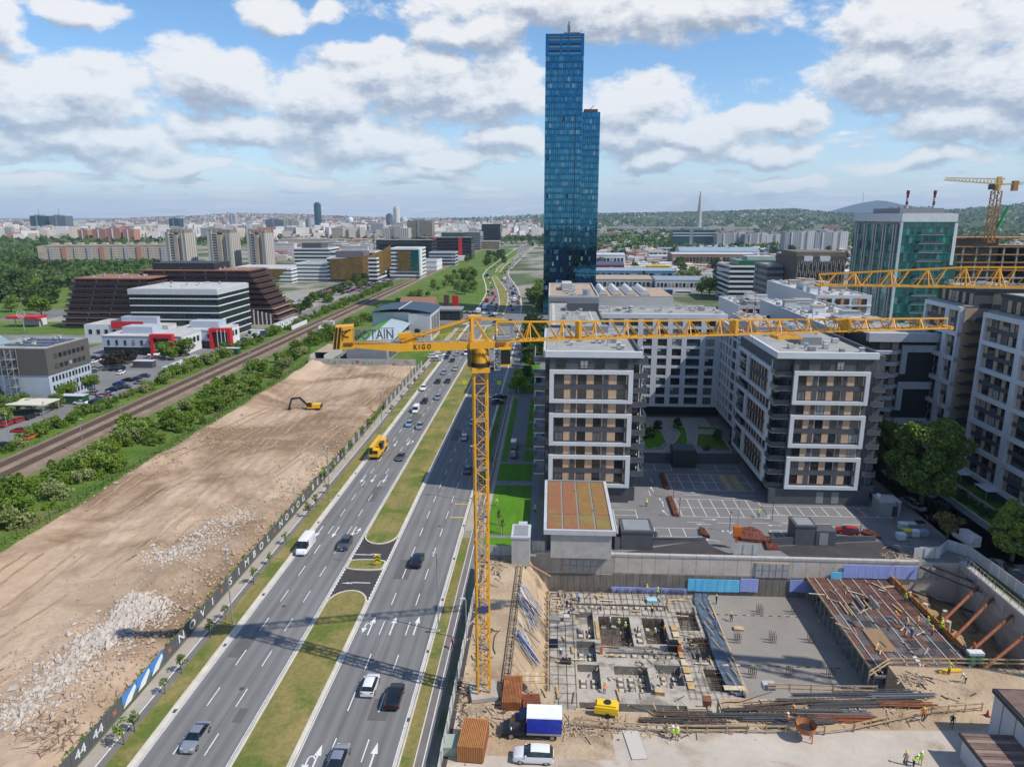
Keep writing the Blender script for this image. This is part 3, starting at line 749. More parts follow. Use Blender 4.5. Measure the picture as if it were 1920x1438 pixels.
bush_me=[crown_mesh('bush_foliage',[(random.uniform(-1.9,1.9),random.uniform(-2,2),random.uniform(.3,2.3),random.uniform(.45,1.1),random.uniform(.45,1.1),random.uniform(.4,1.0)) for _ in range(15)],1900,.19,m_,.5) for m_ in (lf_bush,lf_bush,lf_bush,lf_pale,lf_mid,lf_dark)]
def bush(x,y,z,s,k,label,group,name='bush'):
    o=shared(name,bush_me[k],None,(x,y,z),random.uniform(0,6.28),s);return tag(o,label,'bush',group)
# bushes on the strip between railway and lot
def where_y(y): return 'beside the rubble end of the lot' if y < 115 else 'beside the middle of the lot' if y < 185 else 'level with the excavator' if y < 240 else 'beyond the excavator' if y < 300 else 'past the graffiti wall'
bl=['dense bright green bush growing between the railway and the dirt lot','pale flowering bush growing between the railway and the dirt lot','dark green bush growing between the railway and the dirt lot']
y=66.;nb=0
while y < 420:
    for _ in range(2 if y < 260 else 1):
        x=(random.uniform(-118,-108) if random.random() < .75 else random.uniform(-108,-104)) if y < 285 else random.uniform(-117,-109)
        k=random.choices([0,1,2,3,4],[3,3,2,3,2])[0]
        bush(x,y+random.uniform(-1.5,1.5),-.2,random.uniform(.6,1.85),k,(bl[1] if k == 3 else (bl[2] if k == 4 else bl[0])).replace('growing between the railway and the dirt lot','near the railway, ')+where_y(y),'bushes along the near side of the railway');nb += 1
    y += random.uniform(3.2,5.4)
y=110.
while y < 620:
    x=random.uniform(-145.5,-141);k=random.choices([0,2,3],[3,3,2])[0]
    bush(x,y,-.1,random.uniform(.7,1.35)*(1+.3*(y > 260)),k,['bright green bush across the railway tracks ','pale flowering bush across the railway tracks ','dark bush across the railway tracks '][{3: 1,2: 2}.get(k,0)]+('by the red parked cars' if y < 170 else 'by the grey office' if y < 250 else 'by the showrooms' if y < 340 else 'by the glass office cube' if y < 430 else 'by the gravel car park'),'bushes along the far side of the railway');y += random.uniform(3.4,6)+(y > 300)*3
# tall grass tufts as one mass
pts=[]
for _ in range(5200):
    y=random.uniform(60,300)**1.0;x=random.choice([random.uniform(-123,-99.8),random.uniform(-103,-99.8),random.uniform(-53.2,-52.6),random.uniform(-147,-138.5)])
    pts.append((x,y,.1+random.uniform(0,.3)))
for _ in range(4200):
    pts.append((random.choice([random.uniform(-53.7,-52.6),random.uniform(-54.6,-52.6)]),random.uniform(55,280),random.uniform(.1,.6)))
pts=np.array(pts);q=leafquads(pts,rng.uniform(.15,.4,len(pts)),2.).reshape(-1,3);n=len(pts)
me=bpy.data.meshes.new('tall_grass');me.vertices.add(4*n);me.vertices.foreach_set('co',q.astype(np.float32).ravel());me.loops.add(4*n)
me.loops.foreach_set('vertex_index',np.arange(4*n,dtype=np.int32));me.polygons.add(n);me.polygons.foreach_set('loop_start',np.arange(0,4*n,4,dtype=np.int32));me.materials.append(lf_bush);me.update(calc_edges=True)
o=bpy.data.objects.new('tall_grass',me);link(o);o['kind']='stuff'
# saplings along the footpath by the banner fence
sp_=[(205,1395),(218,1370),(285,1300),(327,1262),(375,1195),(408,1160),(472,1095),(498,1058),(530,1020),(556,968),(566,950),(585,925),(602,905),(622,885),(636,862),(650,845),(668,820),(676,805),(690,795),(715,775),(728,752),(742,735),(752,722),(765,712),(776,700)]
for i,(px_,py_) in enumerate(sp_):
    p=at(px_,py_);s=random.uniform(.8,1.15)
    dense=585 < px_ < 700
    if dense: T_sap[i % 3].put(-51.9+.4,p.y,0,s*1.15,'leafy young tree close to the banner fence near the yellow mobile crane','dense young trees along the banner fence')
    else: T_sap[i % 3].put(-49.0,p.y,0,s,'thin young street tree in the dry grass verge beside the cycle path','young street trees along the verge')
for (px_,py_) in ((935,985),(942,1002),(922,880)):
    p=at(px_,py_);t=thing('sapling','staked sapling with three timber stakes on the bright lawn','tree',(p.x,p.y,.07),0,'staked saplings on the lawn')
    shared('crown',T_sap[0].crown,t,sc_=(.6,.6,1.2));shared('trunk',T_sap[0].trunk,t,sc_=(1,1,1.2))
    for k in range(3): bar(t,'stake',(.5*math.cos(k*2.1),.5*math.sin(k*2.1),0),(.45*math.cos(k*2.1),.45*math.sin(k*2.1),1.7),.09,timber)
# big street trees to the east
p=at(1700,935);T_near.put(p.x+1.5,p.y-3,0,1.62,'tallest leafy green tree standing between the corner block and the east block',name='broadleaf_tree',rz=.4)
T_near2.put(p.x+1.5,p.y+12,0,1.3,'second tall green tree directly behind the tallest one by the corner block',rz=2.)
p=at(1870,1080);T_near2.put(p.x+6,p.y+6,0,1.0,'light green street tree at the frame edge beside the white panel fence',rz=1.)
p=at(1775,1015);T_ol.put(p.x,p.y,0,1.,'thin olive brown tree near the waste containers')
p=at(1905,1040);T_near.put(p.x+8,p.y+3,0,.75,'small leafy tree next to the wide road at the right border',rz=4.)
T_yel.put(at(967,742).x,at(967,742).y+4,0,1.,'vivid yellow green tree beside the tower block service street')
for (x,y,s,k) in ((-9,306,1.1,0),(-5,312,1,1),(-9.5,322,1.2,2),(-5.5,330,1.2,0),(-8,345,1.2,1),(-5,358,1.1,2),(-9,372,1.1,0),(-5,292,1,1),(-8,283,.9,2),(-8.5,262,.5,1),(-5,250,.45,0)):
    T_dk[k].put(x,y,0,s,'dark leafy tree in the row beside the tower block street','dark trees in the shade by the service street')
tag(box(None,'hedge',-10.4,-4.2,240,243.5,0,1.6,lf_bush),'low clipped bright green hedge below the yellow green tree','hedge')
bush_c=crown_mesh('hedge_leaves',[(x,y,.9,1.1,.9,.8) for x in np.arange(-3,3.2,.9) for y in (-.9,.9)],1600,.14,lf_bush)
shared('hedge_foliage',bush_c,None,(-7.3,241.7,.4))['kind']='stuff'
# courtyard planting
p=at(1205,835);T_pale=TreeKind('broadleaf_tree',10,3.6,5000,.2,lf_pale,103,18,.2,.42);T_pale.put(22.5,190,0,.95,'pale green courtyard tree rising beside the first white framed block')
for i,(x,y) in enumerate(((27,193),(31,196),(24,186),(37,199),(46,188),(49,184))): T_dk[i % 3].put(x,y,.3,.32,'small dark courtyard tree in a planting bed','small trees in the courtyard beds')
# park at the far left and trees about the middle distance
def px_tree(px_,py_,s,label,group,kinds,**kw):
    p=at(px_,py_);return random.choice(kinds).put(p.x,p.y,0,s,label,group,**kw)
for i in range(60):
    px_=random.uniform(-20,300);py_=random.uniform(470,585)
    if px_ > 110 and py_ > 505: px_=random.uniform(-20,105)
    px_tree(px_,py_,random.uniform(.9,1.5),'dark green tree in the park beyond the railway','park trees on the left',T_far+T_dk[:1])
px_tree(78,592,1.5,'rounded bright green tree at the front edge of the park',None,[T_mid[0]],slot=lf_bush)
px_tree(22,585,1.2,'bushy mid green tree near the left border of the park',None,[T_mid[1]])
for (px_,py_) in ((119,751),(138,745),(156,735),(178,731)):
    T_ball.put(at(px_,py_).x,at(px_,py_).y,0,1.,'clipped ball shaped tree in front of the grey office building','clipped ball trees in a row')
for (px_,py_,s) in ((205,690,1.),(222,688,1.1),(240,680,1.)): T_pur.put(at(px_,py_).x,at(px_,py_).y,0,s,'dark purple brown tree beside the red framed showroom','purple brown trees by the showroom')
for (px_,py_,s) in ((346,668,1.),(312,672,.9),(325,675,.7)): px_tree(px_,py_,s,'bright green tree in front of the red framed showroom','green trees by the showroom',T_mid[:1],slot=lf_bush)
px_tree(783,655,1.2,'dark narrow conifer beside the green roofed hall',None,[T_con],cat='tree')
for (px_,py_,s,k,lab) in ((868,575-50,0,0,''),):
    pass
mid_tr=[(885,524,1.5),(870,530,1.5),(858,548,1.),(872,552,1.1),(888,548,1.1),(842,533,1),(880,540,1.2)]
for a in mid_tr: px_tree(a[0],a[1],a[2],'round green tree beside the bent avenue beyond the crossing','trees left of the bent avenue',T_mid)
for a in ((1007,560,1.3),(1000,575,1.3),(1012,545,1.2),(1015,585,1.2),(996,560,1.0),(1010,570,1.4)): px_tree(a[0],a[1],a[2],'green street tree left of the glass tower base','trees left of the glass tower',T_mid)
for i in range(46):
    f=random.random();p=at(540+f*330,590-f*130);px_tree(540+f*330+random.uniform(-14,14),592-f*140+random.uniform(-5,8),random.uniform(.5,.9),'leafy tree between the railway and the big car park','trees between the railway and the big car park',T_mid+T_far)
for i in range(34):
    f=random.random();px_tree(700+f*165+random.uniform(-10,12),592-f*85+random.uniform(2,18),random.uniform(.35,.7),'green shrubby tree on the embankment right of the railway','shrubby trees on the railway embankment',T_mid)
for i in range(22): px_tree(random.uniform(905,945),random.uniform(478,500),random.uniform(.5,1),'small green tree left of the rising highway','trees left of the highway',T_far)
for a in ((1330,553,1.75),(1408,540,1.3),(1395,545,1.2),(1390,537,1.),(1425,545,1.),(1378,540,1.1),(1345,550,1.2),(1315,552,1.2)): px_tree(a[0],a[1],a[2],'big rounded green tree among the low halls','rounded trees among the low halls',T_mid)
for i in range(45):
    px_=random.uniform(1125,1600);py_=random.uniform(478,528)
    if 1130 < px_ < 1270 and py_ > 500: continue
    px_tree(px_,py_,random.uniform(.8,1.5),'dark tree in the industrial quarter right of the glass tower','trees in the industrial quarter',T_far)
for a in ((1280,528,1.2),(1295,532,1.3),(1268,532,1.1),(1305,525,1.1)): px_tree(a[0],a[1],a[2],'pale willow like tree group behind the blue roofed hall','pale trees behind the hall',T_mid,slot=lf_pale)
px_tree(1207,527,1.2,'dark conifer standing on the near side of the blue roofed hall',None,[T_con]);px_tree(1181,528,.7,'small bright green tree beside the pale blue hall roof',None,[T_mid[0]],slot=lf_bush)
for (px_,py_) in ((8,770),(28,775),(15,790),(45,762),(60,770),(5,755),(108,765)): px_tree(px_,py_,random.uniform(.45,.65),'small leafy tree beside the white canopy at the parking entrance','small trees at the parking entrance',T_mid)
# masses: far woods as one mesh
def canopy_mass(name,region,n,size,m,zf=None,hh=9):
    pts=np.array([(p.x,p.y,(zf(p.x,p.y) if zf else 0)+random.uniform(.2,1)*hh) for p in (region() for _ in range(n))])
    q=leafquads(pts,size*rng.uniform(.5,1.3,n),1.).reshape(-1,3)
    me=bpy.data.meshes.new(name);me.vertices.add(4*n);me.vertices.foreach_set('co',q.astype(np.float32).ravel());me.loops.add(4*n)
    me.loops.foreach_set('vertex_index',np.arange(4*n,dtype=np.int32));me.polygons.add(n);me.polygons.foreach_set('loop_start',np.arange(0,4*n,4,dtype=np.int32));me.materials.append(m);me.update(calc_edges=True)
    o=bpy.data.objects.new(name,me);link(o);o['kind']='stuff';return o
canopy_mass('woods',lambda: at(random.uniform(-60,300),random.uniform(462,540)),13000,3.0,lf_dark)
canopy_mass('woods',lambda: at(random.uniform(900,1020),random.uniform(428,452)),4200,5,lf_dark)
canopy_mass('woods',lambda: at(random.uniform(1120,1900),random.uniform(430,470)),12000,6,lf_dark)

for i in range(50): px_tree(random.choice([random.uniform(1125,1620),random.uniform(1250,1480)]),random.uniform(462,520),random.uniform(.6,1.2),'green tree between the halls of the industrial quarter','small trees between the halls',T_far+T_mid[:1])
for i in range(32): px_tree(random.uniform(480,880),random.uniform(458,500),random.uniform(.7,1.2),'street tree among the offices left of the railway','street trees among the offices',T_far+T_mid[:1])
# ------------------------------------------------------------------ cars
def hexring(stations,glassy=(None,None)):
    """stations: (y, w, zb, zbelt, wr, ztop); glass between y range where cabin"""
    body,gl=MB(),MB();secs=[]
    for (y,w,zb,zm,wr,zt) in stations:
        secs.append([(-w*.94,y,zb),(-w,y,(zb+zm)/2),(-w*.97,y,zm),(-wr,y,zt-.05 if zt-zm > .3 else zt-.02),(-wr*.7,y,zt),(wr*.7,y,zt),(wr,y,zt-.05 if zt-zm > .3 else zt-.02),(w*.97,y,zm),(w,y,(zb+zm)/2),(w*.94,y,zb)])
    n=10
    for k in range(len(secs)-1):
        a,c=secs[k],secs[k+1];ca=stations[k][5]-stations[k][3] > .3;cc=stations[k+1][5]-stations[k+1][3] > .3
        for i in range(n-1):
            top=i in (3,4,5);side=i in (2,6)
            isg=(side and (ca or cc)) or (top and (ca != cc))
            q=(a[i],c[i],c[i+1],a[i+1])
            if isg: gl.quad(*q)
            else: body.quad(*q)
    body.poly(secs[0][::-1]);body.poly(secs[-1]);
    body.poly([s[0] for s in secs]+[s[-1] for s in reversed(secs)])
    return body,gl
ST=dict(
 sedan=[(-2.38,.74,.35,.74,.66,.78),(-2.25,.87,.24,.86,.76,.93),(-1.75,.9,.2,.93,.76,1.0),(-.95,.91,.2,.95,.6,1.40),(-.1,.91,.2,.95,.62,1.46),(.35,.91,.2,.94,.6,1.42),(1.15,.91,.2,.93,.76,1.0),(2.05,.87,.22,.78,.70,.84),(2.36,.72,.3,.58,.6,.62)],
 hatch=[(-2.1,.78,.3,.8,.7,.86),(-2.02,.87,.25,.95,.7,1.02),(-1.6,.89,.2,.97,.6,1.42),(-.3,.9,.2,.97,.62,1.5),(.35,.9,.2,.96,.6,1.46),(1.1,.89,.2,.95,.74,1.02),(1.85,.85,.22,.8,.68,.86),(2.1,.7,.3,.6,.58,.64)],
 suv=[(-2.3,.82,.35,.95,.74,1.0),(-2.22,.92,.3,1.08,.74,1.15),(-1.85,.94,.28,1.1,.68,1.62),(-.3,.95,.28,1.1,.7,1.7),(.3,.95,.28,1.1,.68,1.66),(1.1,.94,.28,1.08,.8,1.16),(2.0,.9,.3,.98,.76,1.04),(2.3,.78,.35,.7,.66,.74)],
 van=[(-2.9,.95,.35,1.3,.88,2.45),(-2.85,.99,.3,1.3,.92,2.5),(.9,1.,.3,1.3,.92,2.5),(1.5,1.,.3,1.3,.86,2.35),(2.25,.98,.3,1.15,.84,1.25),(2.75,.92,.32,.9,.78,.98),(2.95,.8,.4,.65,.68,.7)])
wheel_me={}
def wheel_parts():
    b=MB();b.tube((-.11,0,0),(.11,0,0),.33,n=14);t=b.mesh('tyre',tyre)
    b=MB();b.tube((-.115,0,0),(.115,0,0),.21,n=10);return t,b.mesh('rim',rimm)
TY,RI=wheel_parts()
lb=MB();lb.box(-.18,.18,-.06,.06,-.07,.07);HL=lb.mesh('headlight',headl);TLm=lb.mesh('taillight',taill)
PAINT=dict(silver=((.42,.43,.45),.6),grey=((.12,.125,.13),.5),white=((.72,.72,.71),0),black=((.012,.012,.014),0),red=((.42,.015,.015),0),blue=((.02,.05,.22),.3),
   darkblue=((.012,.02,.05),.3),beige=((.4,.35,.26),.2),olive=((.22,.19,.04),.3),green=((.03,.10,.05),.2),lightblue=((.22,.36,.5),.3),brown=((.10,.05,.03),.2),yellow=((.75,.42,.01),0),orange=((.55,.14,.02),0))
PM={k: mat('paint_'+k,c,.28,m,spec=.6) for k,(c,m) in PAINT.items()}
def bakevan(gl,body):  # close the load bay glass of a van
    g2=MB()
    for f in gl.f:
        q=[gl.v[i] for i in f];cy=sum(p[1] for p in q)/4
        (body if cy < .8 else g2).quad(*q)
    return g2
CM={}
for k,st in ST.items():
    body,gl=hexring(st)
    if k == 'van': gl=bakevan(gl,body)
    CM[k]=(soften(body.mesh('body_'+k,PM['grey'],False)),soften(gl.mesh('glass_'+k,carglass)))
    # joined version for far cars
    j=MB();j.v=list(body.v);j.f=list(body.f);j.mi=[0]*len(body.f);n=len(j.v)
    j.v += gl.v;j.f += [tuple(i+n for i in f) for f in gl.f];j.mi += [1]*len(gl.f)
    L0,L1=st[0][0],st[-1][0]
    for sx in (-1,1):
        for yy in (L0+.85,L1-.85): j.tube((sx*.72,yy,.32),(sx*.93,yy,.32),.32,n=8,m=2)
    CM[k+'_far']=j.mesh('far_car_'+k,[PM['grey'],carglass,tyre])
def car(kind,colr,x,y,rz,label,z=.02,s=1.,group=None,cat=None,name=None):
    t=thing(name or {'suv': 'suv_car','van': 'delivery_van','hatch': 'hatchback_car'}.get(kind,'sedan_car'),label,cat or ('van' if kind == 'van' else 'car'),(x,y,z),rz,group)
    t.scale=(s,s,s)
    o=shared('body',CM[kind][0],t,slot=PM[colr]);o['painted']=1
    shared('window_glass',CM[kind][1],t)
    st=ST[kind];L0,L1=st[0][0],st[-1][0]
    for sx in (-1,1):
        for yy in (L0+.85,L1-.85):
            w=shared('wheel',TY,t,(sx*.80,yy,.33));shared('rim',RI,w)
        hz={'suv': .85,'van': .95,'hatch': .7,'sedan': .68}[kind]
        shared('headlight',HL,t,(sx*st[-2][1]*.68,L1-.2,hz),0);shared('taillight',TLm,t,(sx*st[1][1]*.78,L0+.05,hz+.12),0)
    box(t,'number_plate',-.26,.26,L1-.03,L1+.015,.42,.54,white)
    for sx in (-1,1): box(t,'door_mirror',sx*.93-.09,sx*.93+.09,.75,.95,st[4][3]-.02,st[4][3]+.13,PM[colr])
    return t
def carpx(kind,colr,px_,py_,toward,label,**kw):
    p=at(px_,py_);
    # snap to lane centres
    for lo,hi,lanes in ((XL0,XL1,(-44.4,-40.7,-37.1)),(XM1,XR1,(-26.5,-22.65,-18.8))):
        if lo-1 < p.x < hi+1: p.x=min(lanes,key=lambda q: abs(q-p.x))*.6+p.x*.4
    return car(kind,colr,p.x,p.y,math.pi if toward else 0.,label,**kw)
for a in [('sedan','silver',363,1388,1,'silver sedan driving alone nearest to the camera on the left carriageway'),
 ('van','white',571,1030,1,'white high roof delivery van on the left carriageway, shadow on the kerb'),
 ('suv','grey',639,1024,1,'dark grey boxy off road car beside the white delivery van'),
 ('sedan','grey',747,860,1,'dark grey sedan beside the yellow mobile crane'),
 ('hatch','lightblue',765,798,1,'pale blue hatchback in the outer lane behind the yellow mobile crane'),
 ('sedan','silver',784,802,1,'silver car next to the pale blue hatchback'),
 ('hatch','black',794,755,1,'black hatchback following the white minibus'),
 ('hatch','silver',817,748,1,'silver hatchback in the inner lane next to the black hatchback'),
 ('suv','white',792,731,1,'white car close to the left kerb by the dirt lot exit'),
 ('hatch','black',818,718,1,'black car in the middle lane ahead of a second black car'),
 ('sedan','black',836,717,1,'second black car, in the inner lane beside the grass median'),
 ('sedan','silver',829,701,1,'silver sedan in the middle lane ahead of the black pair'),
 ('sedan','beige',851,694,1,'beige silver sedan in the inner lane by the median'),
 ('sedan','black',846,678,1,'black sedan queueing near the junction in the middle lane'),
 ('hatch','darkblue',836,672,1,'dark blue car in the outer lane near the junction'),
 ('sedan','silver',855,667,1,'silver car left of the white van near the junction'),
 ('hatch','black',838,664,1,'small black car at the outer kerb just below the counter jib'),
 ('hatch','white',691,1290,0,'white hatchback with red rear lights on the right carriageway'),
 ('suv','black',733,1312,0,'black estate car beside the white hatchback'),
 ('sedan','silver',622,1430,0,'silver car cut by the bottom edge on the right carriageway'),
 ('suv','darkblue',779,1056,0,'dark blue suv driving alone away on the right carriageway'),
 ('hatch','silver',866,823,0,'silver grey car in the building shade on the right carriageway'),
 ('sedan','grey',871,884,0,'dark grey car in deep shade behind the crane lamp post'),
 ('hatch','white',900,735,0,'white car seen through the crane mast'),
 ('sedan','silver',889,795,0,'silver car behind the crane mast in the shade'),
 ('sedan','grey',915,690,0,'grey car on the right carriageway just right of the crane mast'),
 ('suv','red',921,683,0,'red car right of the crane cab on the right carriageway'),
 ('hatch','black',925,692,0,'black hatchback in the outer lane right of the crane mast')]:
    carpx(a[0],a[1],a[2],a[3],a[4],a[5])
p=at(780,772);car('van','white',p.x,p.y,math.pi,'white minibus in the middle of the left carriageway traffic',s=.85)
p=at(867,665);car('van','white',-36.9,p.y,math.pi,'white van in the inner lane near the junction',s=.95)
p=at(937,746);car('sedan','black',p.x,p.y,R(-80),'black estate car turning out of the side street')
p=at(933,757);car('suv','grey',p.x,p.y,R(-75),'grey suv turning next to the black estate car')
p=at(964,838);car('van','silver',p.x,p.y,0,'pale grey van parked in the shaded service street',s=.85)
p=at(963,856);car('hatch','grey',p.x,p.y,0,'grey car parked behind the pale grey van in the service street')
for (px_,py_,c) in ((812,671,'white'),(826,668,'white'),(818,677,'silver')):
    p=at(px_,py_);car('suv',c,p.x,p.y,R(-80),('white' if c == 'white' else 'silver')+' car parked crosswise left of the carriageway below the graffiti wall end',group='cars parked crosswise by the wall end')
# small car at the bottom and the red one in the car park
p=at(1000,1424);car('suv','white',p.x,p.y,R(90),'white crossover with a dark glass roof parked on the site road',z=.03)
p=at(1588,1000);car('hatch','red',p.x,p.y,R(75),'red hatchback parked alone in the car park beside the grey ramp house',z=.03)
for i,(px_,py_,k,c,lab) in enumerate([(1703,945,'suv','silver','silver grey car parked first in the row beside the red barrier'),(1716,953,'sedan','silver','silver sedan parked nearer to the containers in the same row'),(1734,930,'sedan','silver','silver sedan standing on the street side of the row'),
   (1758,952,'suv','black','black suv parked under the olive tree'),(1756,978,'sedan','black','black sedan parked behind the waste containers'),(1810,1017,'van','white','white panel van parked beside the white panel fence'),
   (1870,1063,'hatch','silver','pale hatchback parked behind the fence panels'),(1905,1085,'sedan','darkblue','dark blue sedan cut by the right border behind the fence'),(1680,905,'sedan','blue','blue car parked near the grass by the corner block'),(1888,1072,'suv','black','black suv parked behind the fence panels'),(1668,893,'suv','white','white car parked at the far end of the row near the corner block')]):
    p=at(px_,py_);car(k,c,p.x,p.y,R(20) if i < 5 else R(8),lab,s=.95)
# far cars
cols=['silver','grey','white','black','darkblue','red','blue','beige','silver','grey','white','black']
CN=dict(silver='silver',grey='dark grey',white='white',black='black',darkblue='dark blue',red='red',blue='blue',beige='beige',olive='olive',green='green',lightblue='pale blue',brown='brown',orange='orange',yellow='yellow')
def farcar(x,y,rz,where,kind=None,colr=None,z=.03):
    kind=kind or random.choices(['sedan','hatch','suv','van'],[4,4,3,.5])[0];colr=colr or random.choice(cols)
    if kind == 'van': colr='white'
    o=shared('parked_car' if 'parked' in where else 'car',CM[kind+'_far'],None,(x,y,z),rz,slot=PM[colr])
    tag(o,f'{CN[colr]} {dict(sedan="saloon car", hatch="small car", suv="tall car", van="van")[kind]} {where}','van' if kind == 'van' else 'car','cars '+where);return o
# left access road row and lots
for (px_,py_,k,c,lab) in [(12,798,'hatch','red','first red car in the row of red cars at the left border'),(35,791,'hatch','red','second red car in the row of red cars at the left border'),(37,810,'sedan','red','red sedan parked across from the two red cars'),
    (5,838,'sedan','black','black sedan cut by the left border beside the railway scrub'),(57,785,'hatch','black','dark hatchback parked between a red and a silver car'),(80,776,'suv','silver','large silver suv parked beside the white canopy'),(58,822,'hatch','orange','orange car half hidden by scrub next to the tracks')]:
    p=at(px_,py_);car(k,c,p.x,p.y,0 if k != 'sedan' else R(90),lab)
for i,(px_,py_) in enumerate([(152,758),(160,766),(176,757),(188,750),(181,755),(192,745),(202,741),(210,733),(217,730),(223,722),(240,715),(256,713),(270,707),(262,720),(233,728)]):
    p=at(px_,py_);farcar(p.x,p.y,R(90),'parked in the row beside the railway scrub',colr=['white','olive','darkblue','lightblue','black','red','lightblue','darkblue','black','blue','black','grey','grey','silver','grey'][i],kind='hatch' if i % 2 else 'sedan')
for (px_,py_,c) in ((176,740,'silver'),(150,750,'black')): p=at(px_,py_);farcar(p.x,p.y,R(80),'parked beside the clipped ball trees',colr=c,kind='sedan')
for r_,(y0,xs) in enumerate([(262,range(-212,-166,3)),(268.5,range(-210,-170,3)),(282,range(-212,-172,3)),(288,range(-205,-170,3)),(300,range(-158-18,-160,3)),(312,range(-178,-160,3))]):
    for x in xs:
        if random.random() < .8: farcar(x,y0+random.uniform(-.3,.3),random.choice([0,math.pi]),'parked in front of the red framed showroom')
for y in np.arange(320,372,3.2):
    if random.random() < .7: farcar(-151.5,y,R(90),'parked along the road beside the white site cabins')
# gravel lot behind the terraced brown building and the big lot beyond
for y0 in (430,436,452,458,474,480,498,504):
    for x in np.arange(-262,-172,3.0):
        if random.random() < .42: farcar(x,y0,random.choice([0,math.pi]),'parked on the gravel lot beyond the terraced building')
b=MB()
lotc=[PM[c] for c in ('silver','white','grey','black','red','blue')]+[carglass]
for _ in range(900):
    y=random.uniform(560,1000);x=random.choice([-186,-178,-170,-162,-156,-150])+random.uniform(-.6,.6)-(y-600)*.01;m_=random.randrange(6)
    b.box(x-2.2,x+2.2,y-.85,y+.85,.35,.95,m_);b.box(x-1.2,x+1.1,y-.72,y+.72,.95,1.42,6);b.box(x-1.,x+.9,y-.7,y+.7,1.43,1.48,m_)
b.build('far_parked_cars',lotc)['kind']='stuff'
# traffic at the crossing and on the bent avenue
for (px_,py_) in [(907,588),(917,589),(927,589),(905,580),(915,582),(928,584),(930,578),(917,575),(904,573),(922,570),(931,573),(914,566),(926,564),(920,555),(929,558),(915,548),(922,540),(919,532),(915,545),(925,548),(918,525)]:
    p=at(px_,py_);farcar(p.x,p.y,R(182),'waiting before the crossing on the avenue')
for (px_,py_) in [(928,603),(941,604),(955,605),(934,608),(948,609),(960,607),(926,610),(938,613),(952,614),(931,600),(944,600),(957,601)]:
    p=at(px_,py_+2);farcar(p.x,p.y,R(0),'stopped in shade on the near side of the crossing')
for (px_,py_,a_) in ((923,594,90),(938,592,-90),(875,588,90),(887,589,90),(1002,592,90),(1010,600,80)): p=at(px_,py_);farcar(p.x,p.y,R(a_),'crossing the junction sideways')
for (px_,py_) in [(961,582),(958,575),(955,568),(964,564),(970,566),(957,560),(965,556),(972,570),(952,548),(960,550),(958,542),(966,545),(963,538),(954,537),(948,530),(956,531),(950,524),(943,519),(947,512),(950,506),(953,502),(958,507),(961,500),(946,508),(941,514),(956,497),(966,493),(961,489),(971,487),(975,480),(981,475),(977,484),(986,470),(991,465),(996,462),(944,526),(967,553),(974,558),(956,555)]:
    p=at(px_,py_);farcar(p.x,p.y,R(-3),'in the dense traffic leaving along the bent avenue')
for (px_,py_) in [(915,515),(921,505),(933,495),(943,486),(950,481),(956,476),(963,470),(972,464),(982,458),(991,453),(916,522),(927,502)]:
    p=at(px_,py_);farcar(p.x,p.y,R(170),'coming down the highway beyond the junction')
def bus(px_,py_,colr,lab,L=9,h=3.0,s=1):
    p=at(px_,py_);t=thing('lorry',lab,'lorry',(p.x,p.y,.03),0)
    box(t,'cargo_box',-1.2,1.2,-L/2,L/2-2,.9,h,PM[colr]);box(t,'cab',-1.15,1.15,L/2-1.9,L/2,.5,h*.85,PM[colr] if colr != 'white' else white)
    box(t,'windscreen',-1.05,1.05,L/2,L/2+.03,1.5,2.3,carglass)
    for sx in (-1,1):
        for yy in (-L/2+1.5,L/2-1): o=shared('wheel',TY,t,(sx*1.05,yy,.45));o.scale=(1.3,1.35,1.35)
    return t
bus(913,566,'red','red lorry in the queue before the crossing');bus(924,553,'red','second red lorry farther up the queue');bus(914,518,'blue','blue bus on the highway bend',11)
bus(897,587,'white','white lorry at the head of the left queue');bus(909,580,'white','white lorry with a long box behind the head of the queue');bus(965,566,'white','white lorry in the outbound traffic');bus(946,526,'white','white box truck farther out on the avenue');bus(962,553,'blue','small blue lorry in the outbound traffic')
# yellow mobile crane on the road
p=at(723,851);t=thing('mobile_crane','yellow mobile crane truck driving on the outer lane','crane truck',(-44.0,p.y,.02),math.pi)
y_=PM['yellow']
box(t,'chassis',-1.25,1.25,-5.2,5.0,.7,1.35,y_);box(t,'cab',-1.2,1.2,3.2,5.2,1.0,2.7,y_);box(t,'windscreen',-1.05,1.05,5.2,5.23,1.7,2.5,carglass)
box(t,'operator_cab',-1.25,-.3,-1.5,.5,1.5,3.1,carglass);box(t,'engine_housing',-1.1,1.2,-5.0,-2.4,1.35,2.9,y_)
box(t,'telescopic_boom',-.1,.9,-4.5,5.9,2.85,3.7,y_);box(t,'boom_section',.05,.75,5.9,6.2,2.95,3.5,black);box(t,'hook_block',.15,.65,6.0,6.4,2.0,2.9,black);box(t,'counterweight',-1.2,1.2,-5.3,-4.6,1.4,2.3,black)
for sx in (-1,1):
    for yy in (-4,-2.6,1.4,3.6): o=shared('wheel',TY,t,(sx*1.1,yy,.55));o.scale=(1.4,1.65,1.65)
    for yy in (-4.8,2.6): box(t,'outrigger',sx*1.25-.1,sx*1.25+.1,yy-.3,yy+.3,.6,1.3,y_)
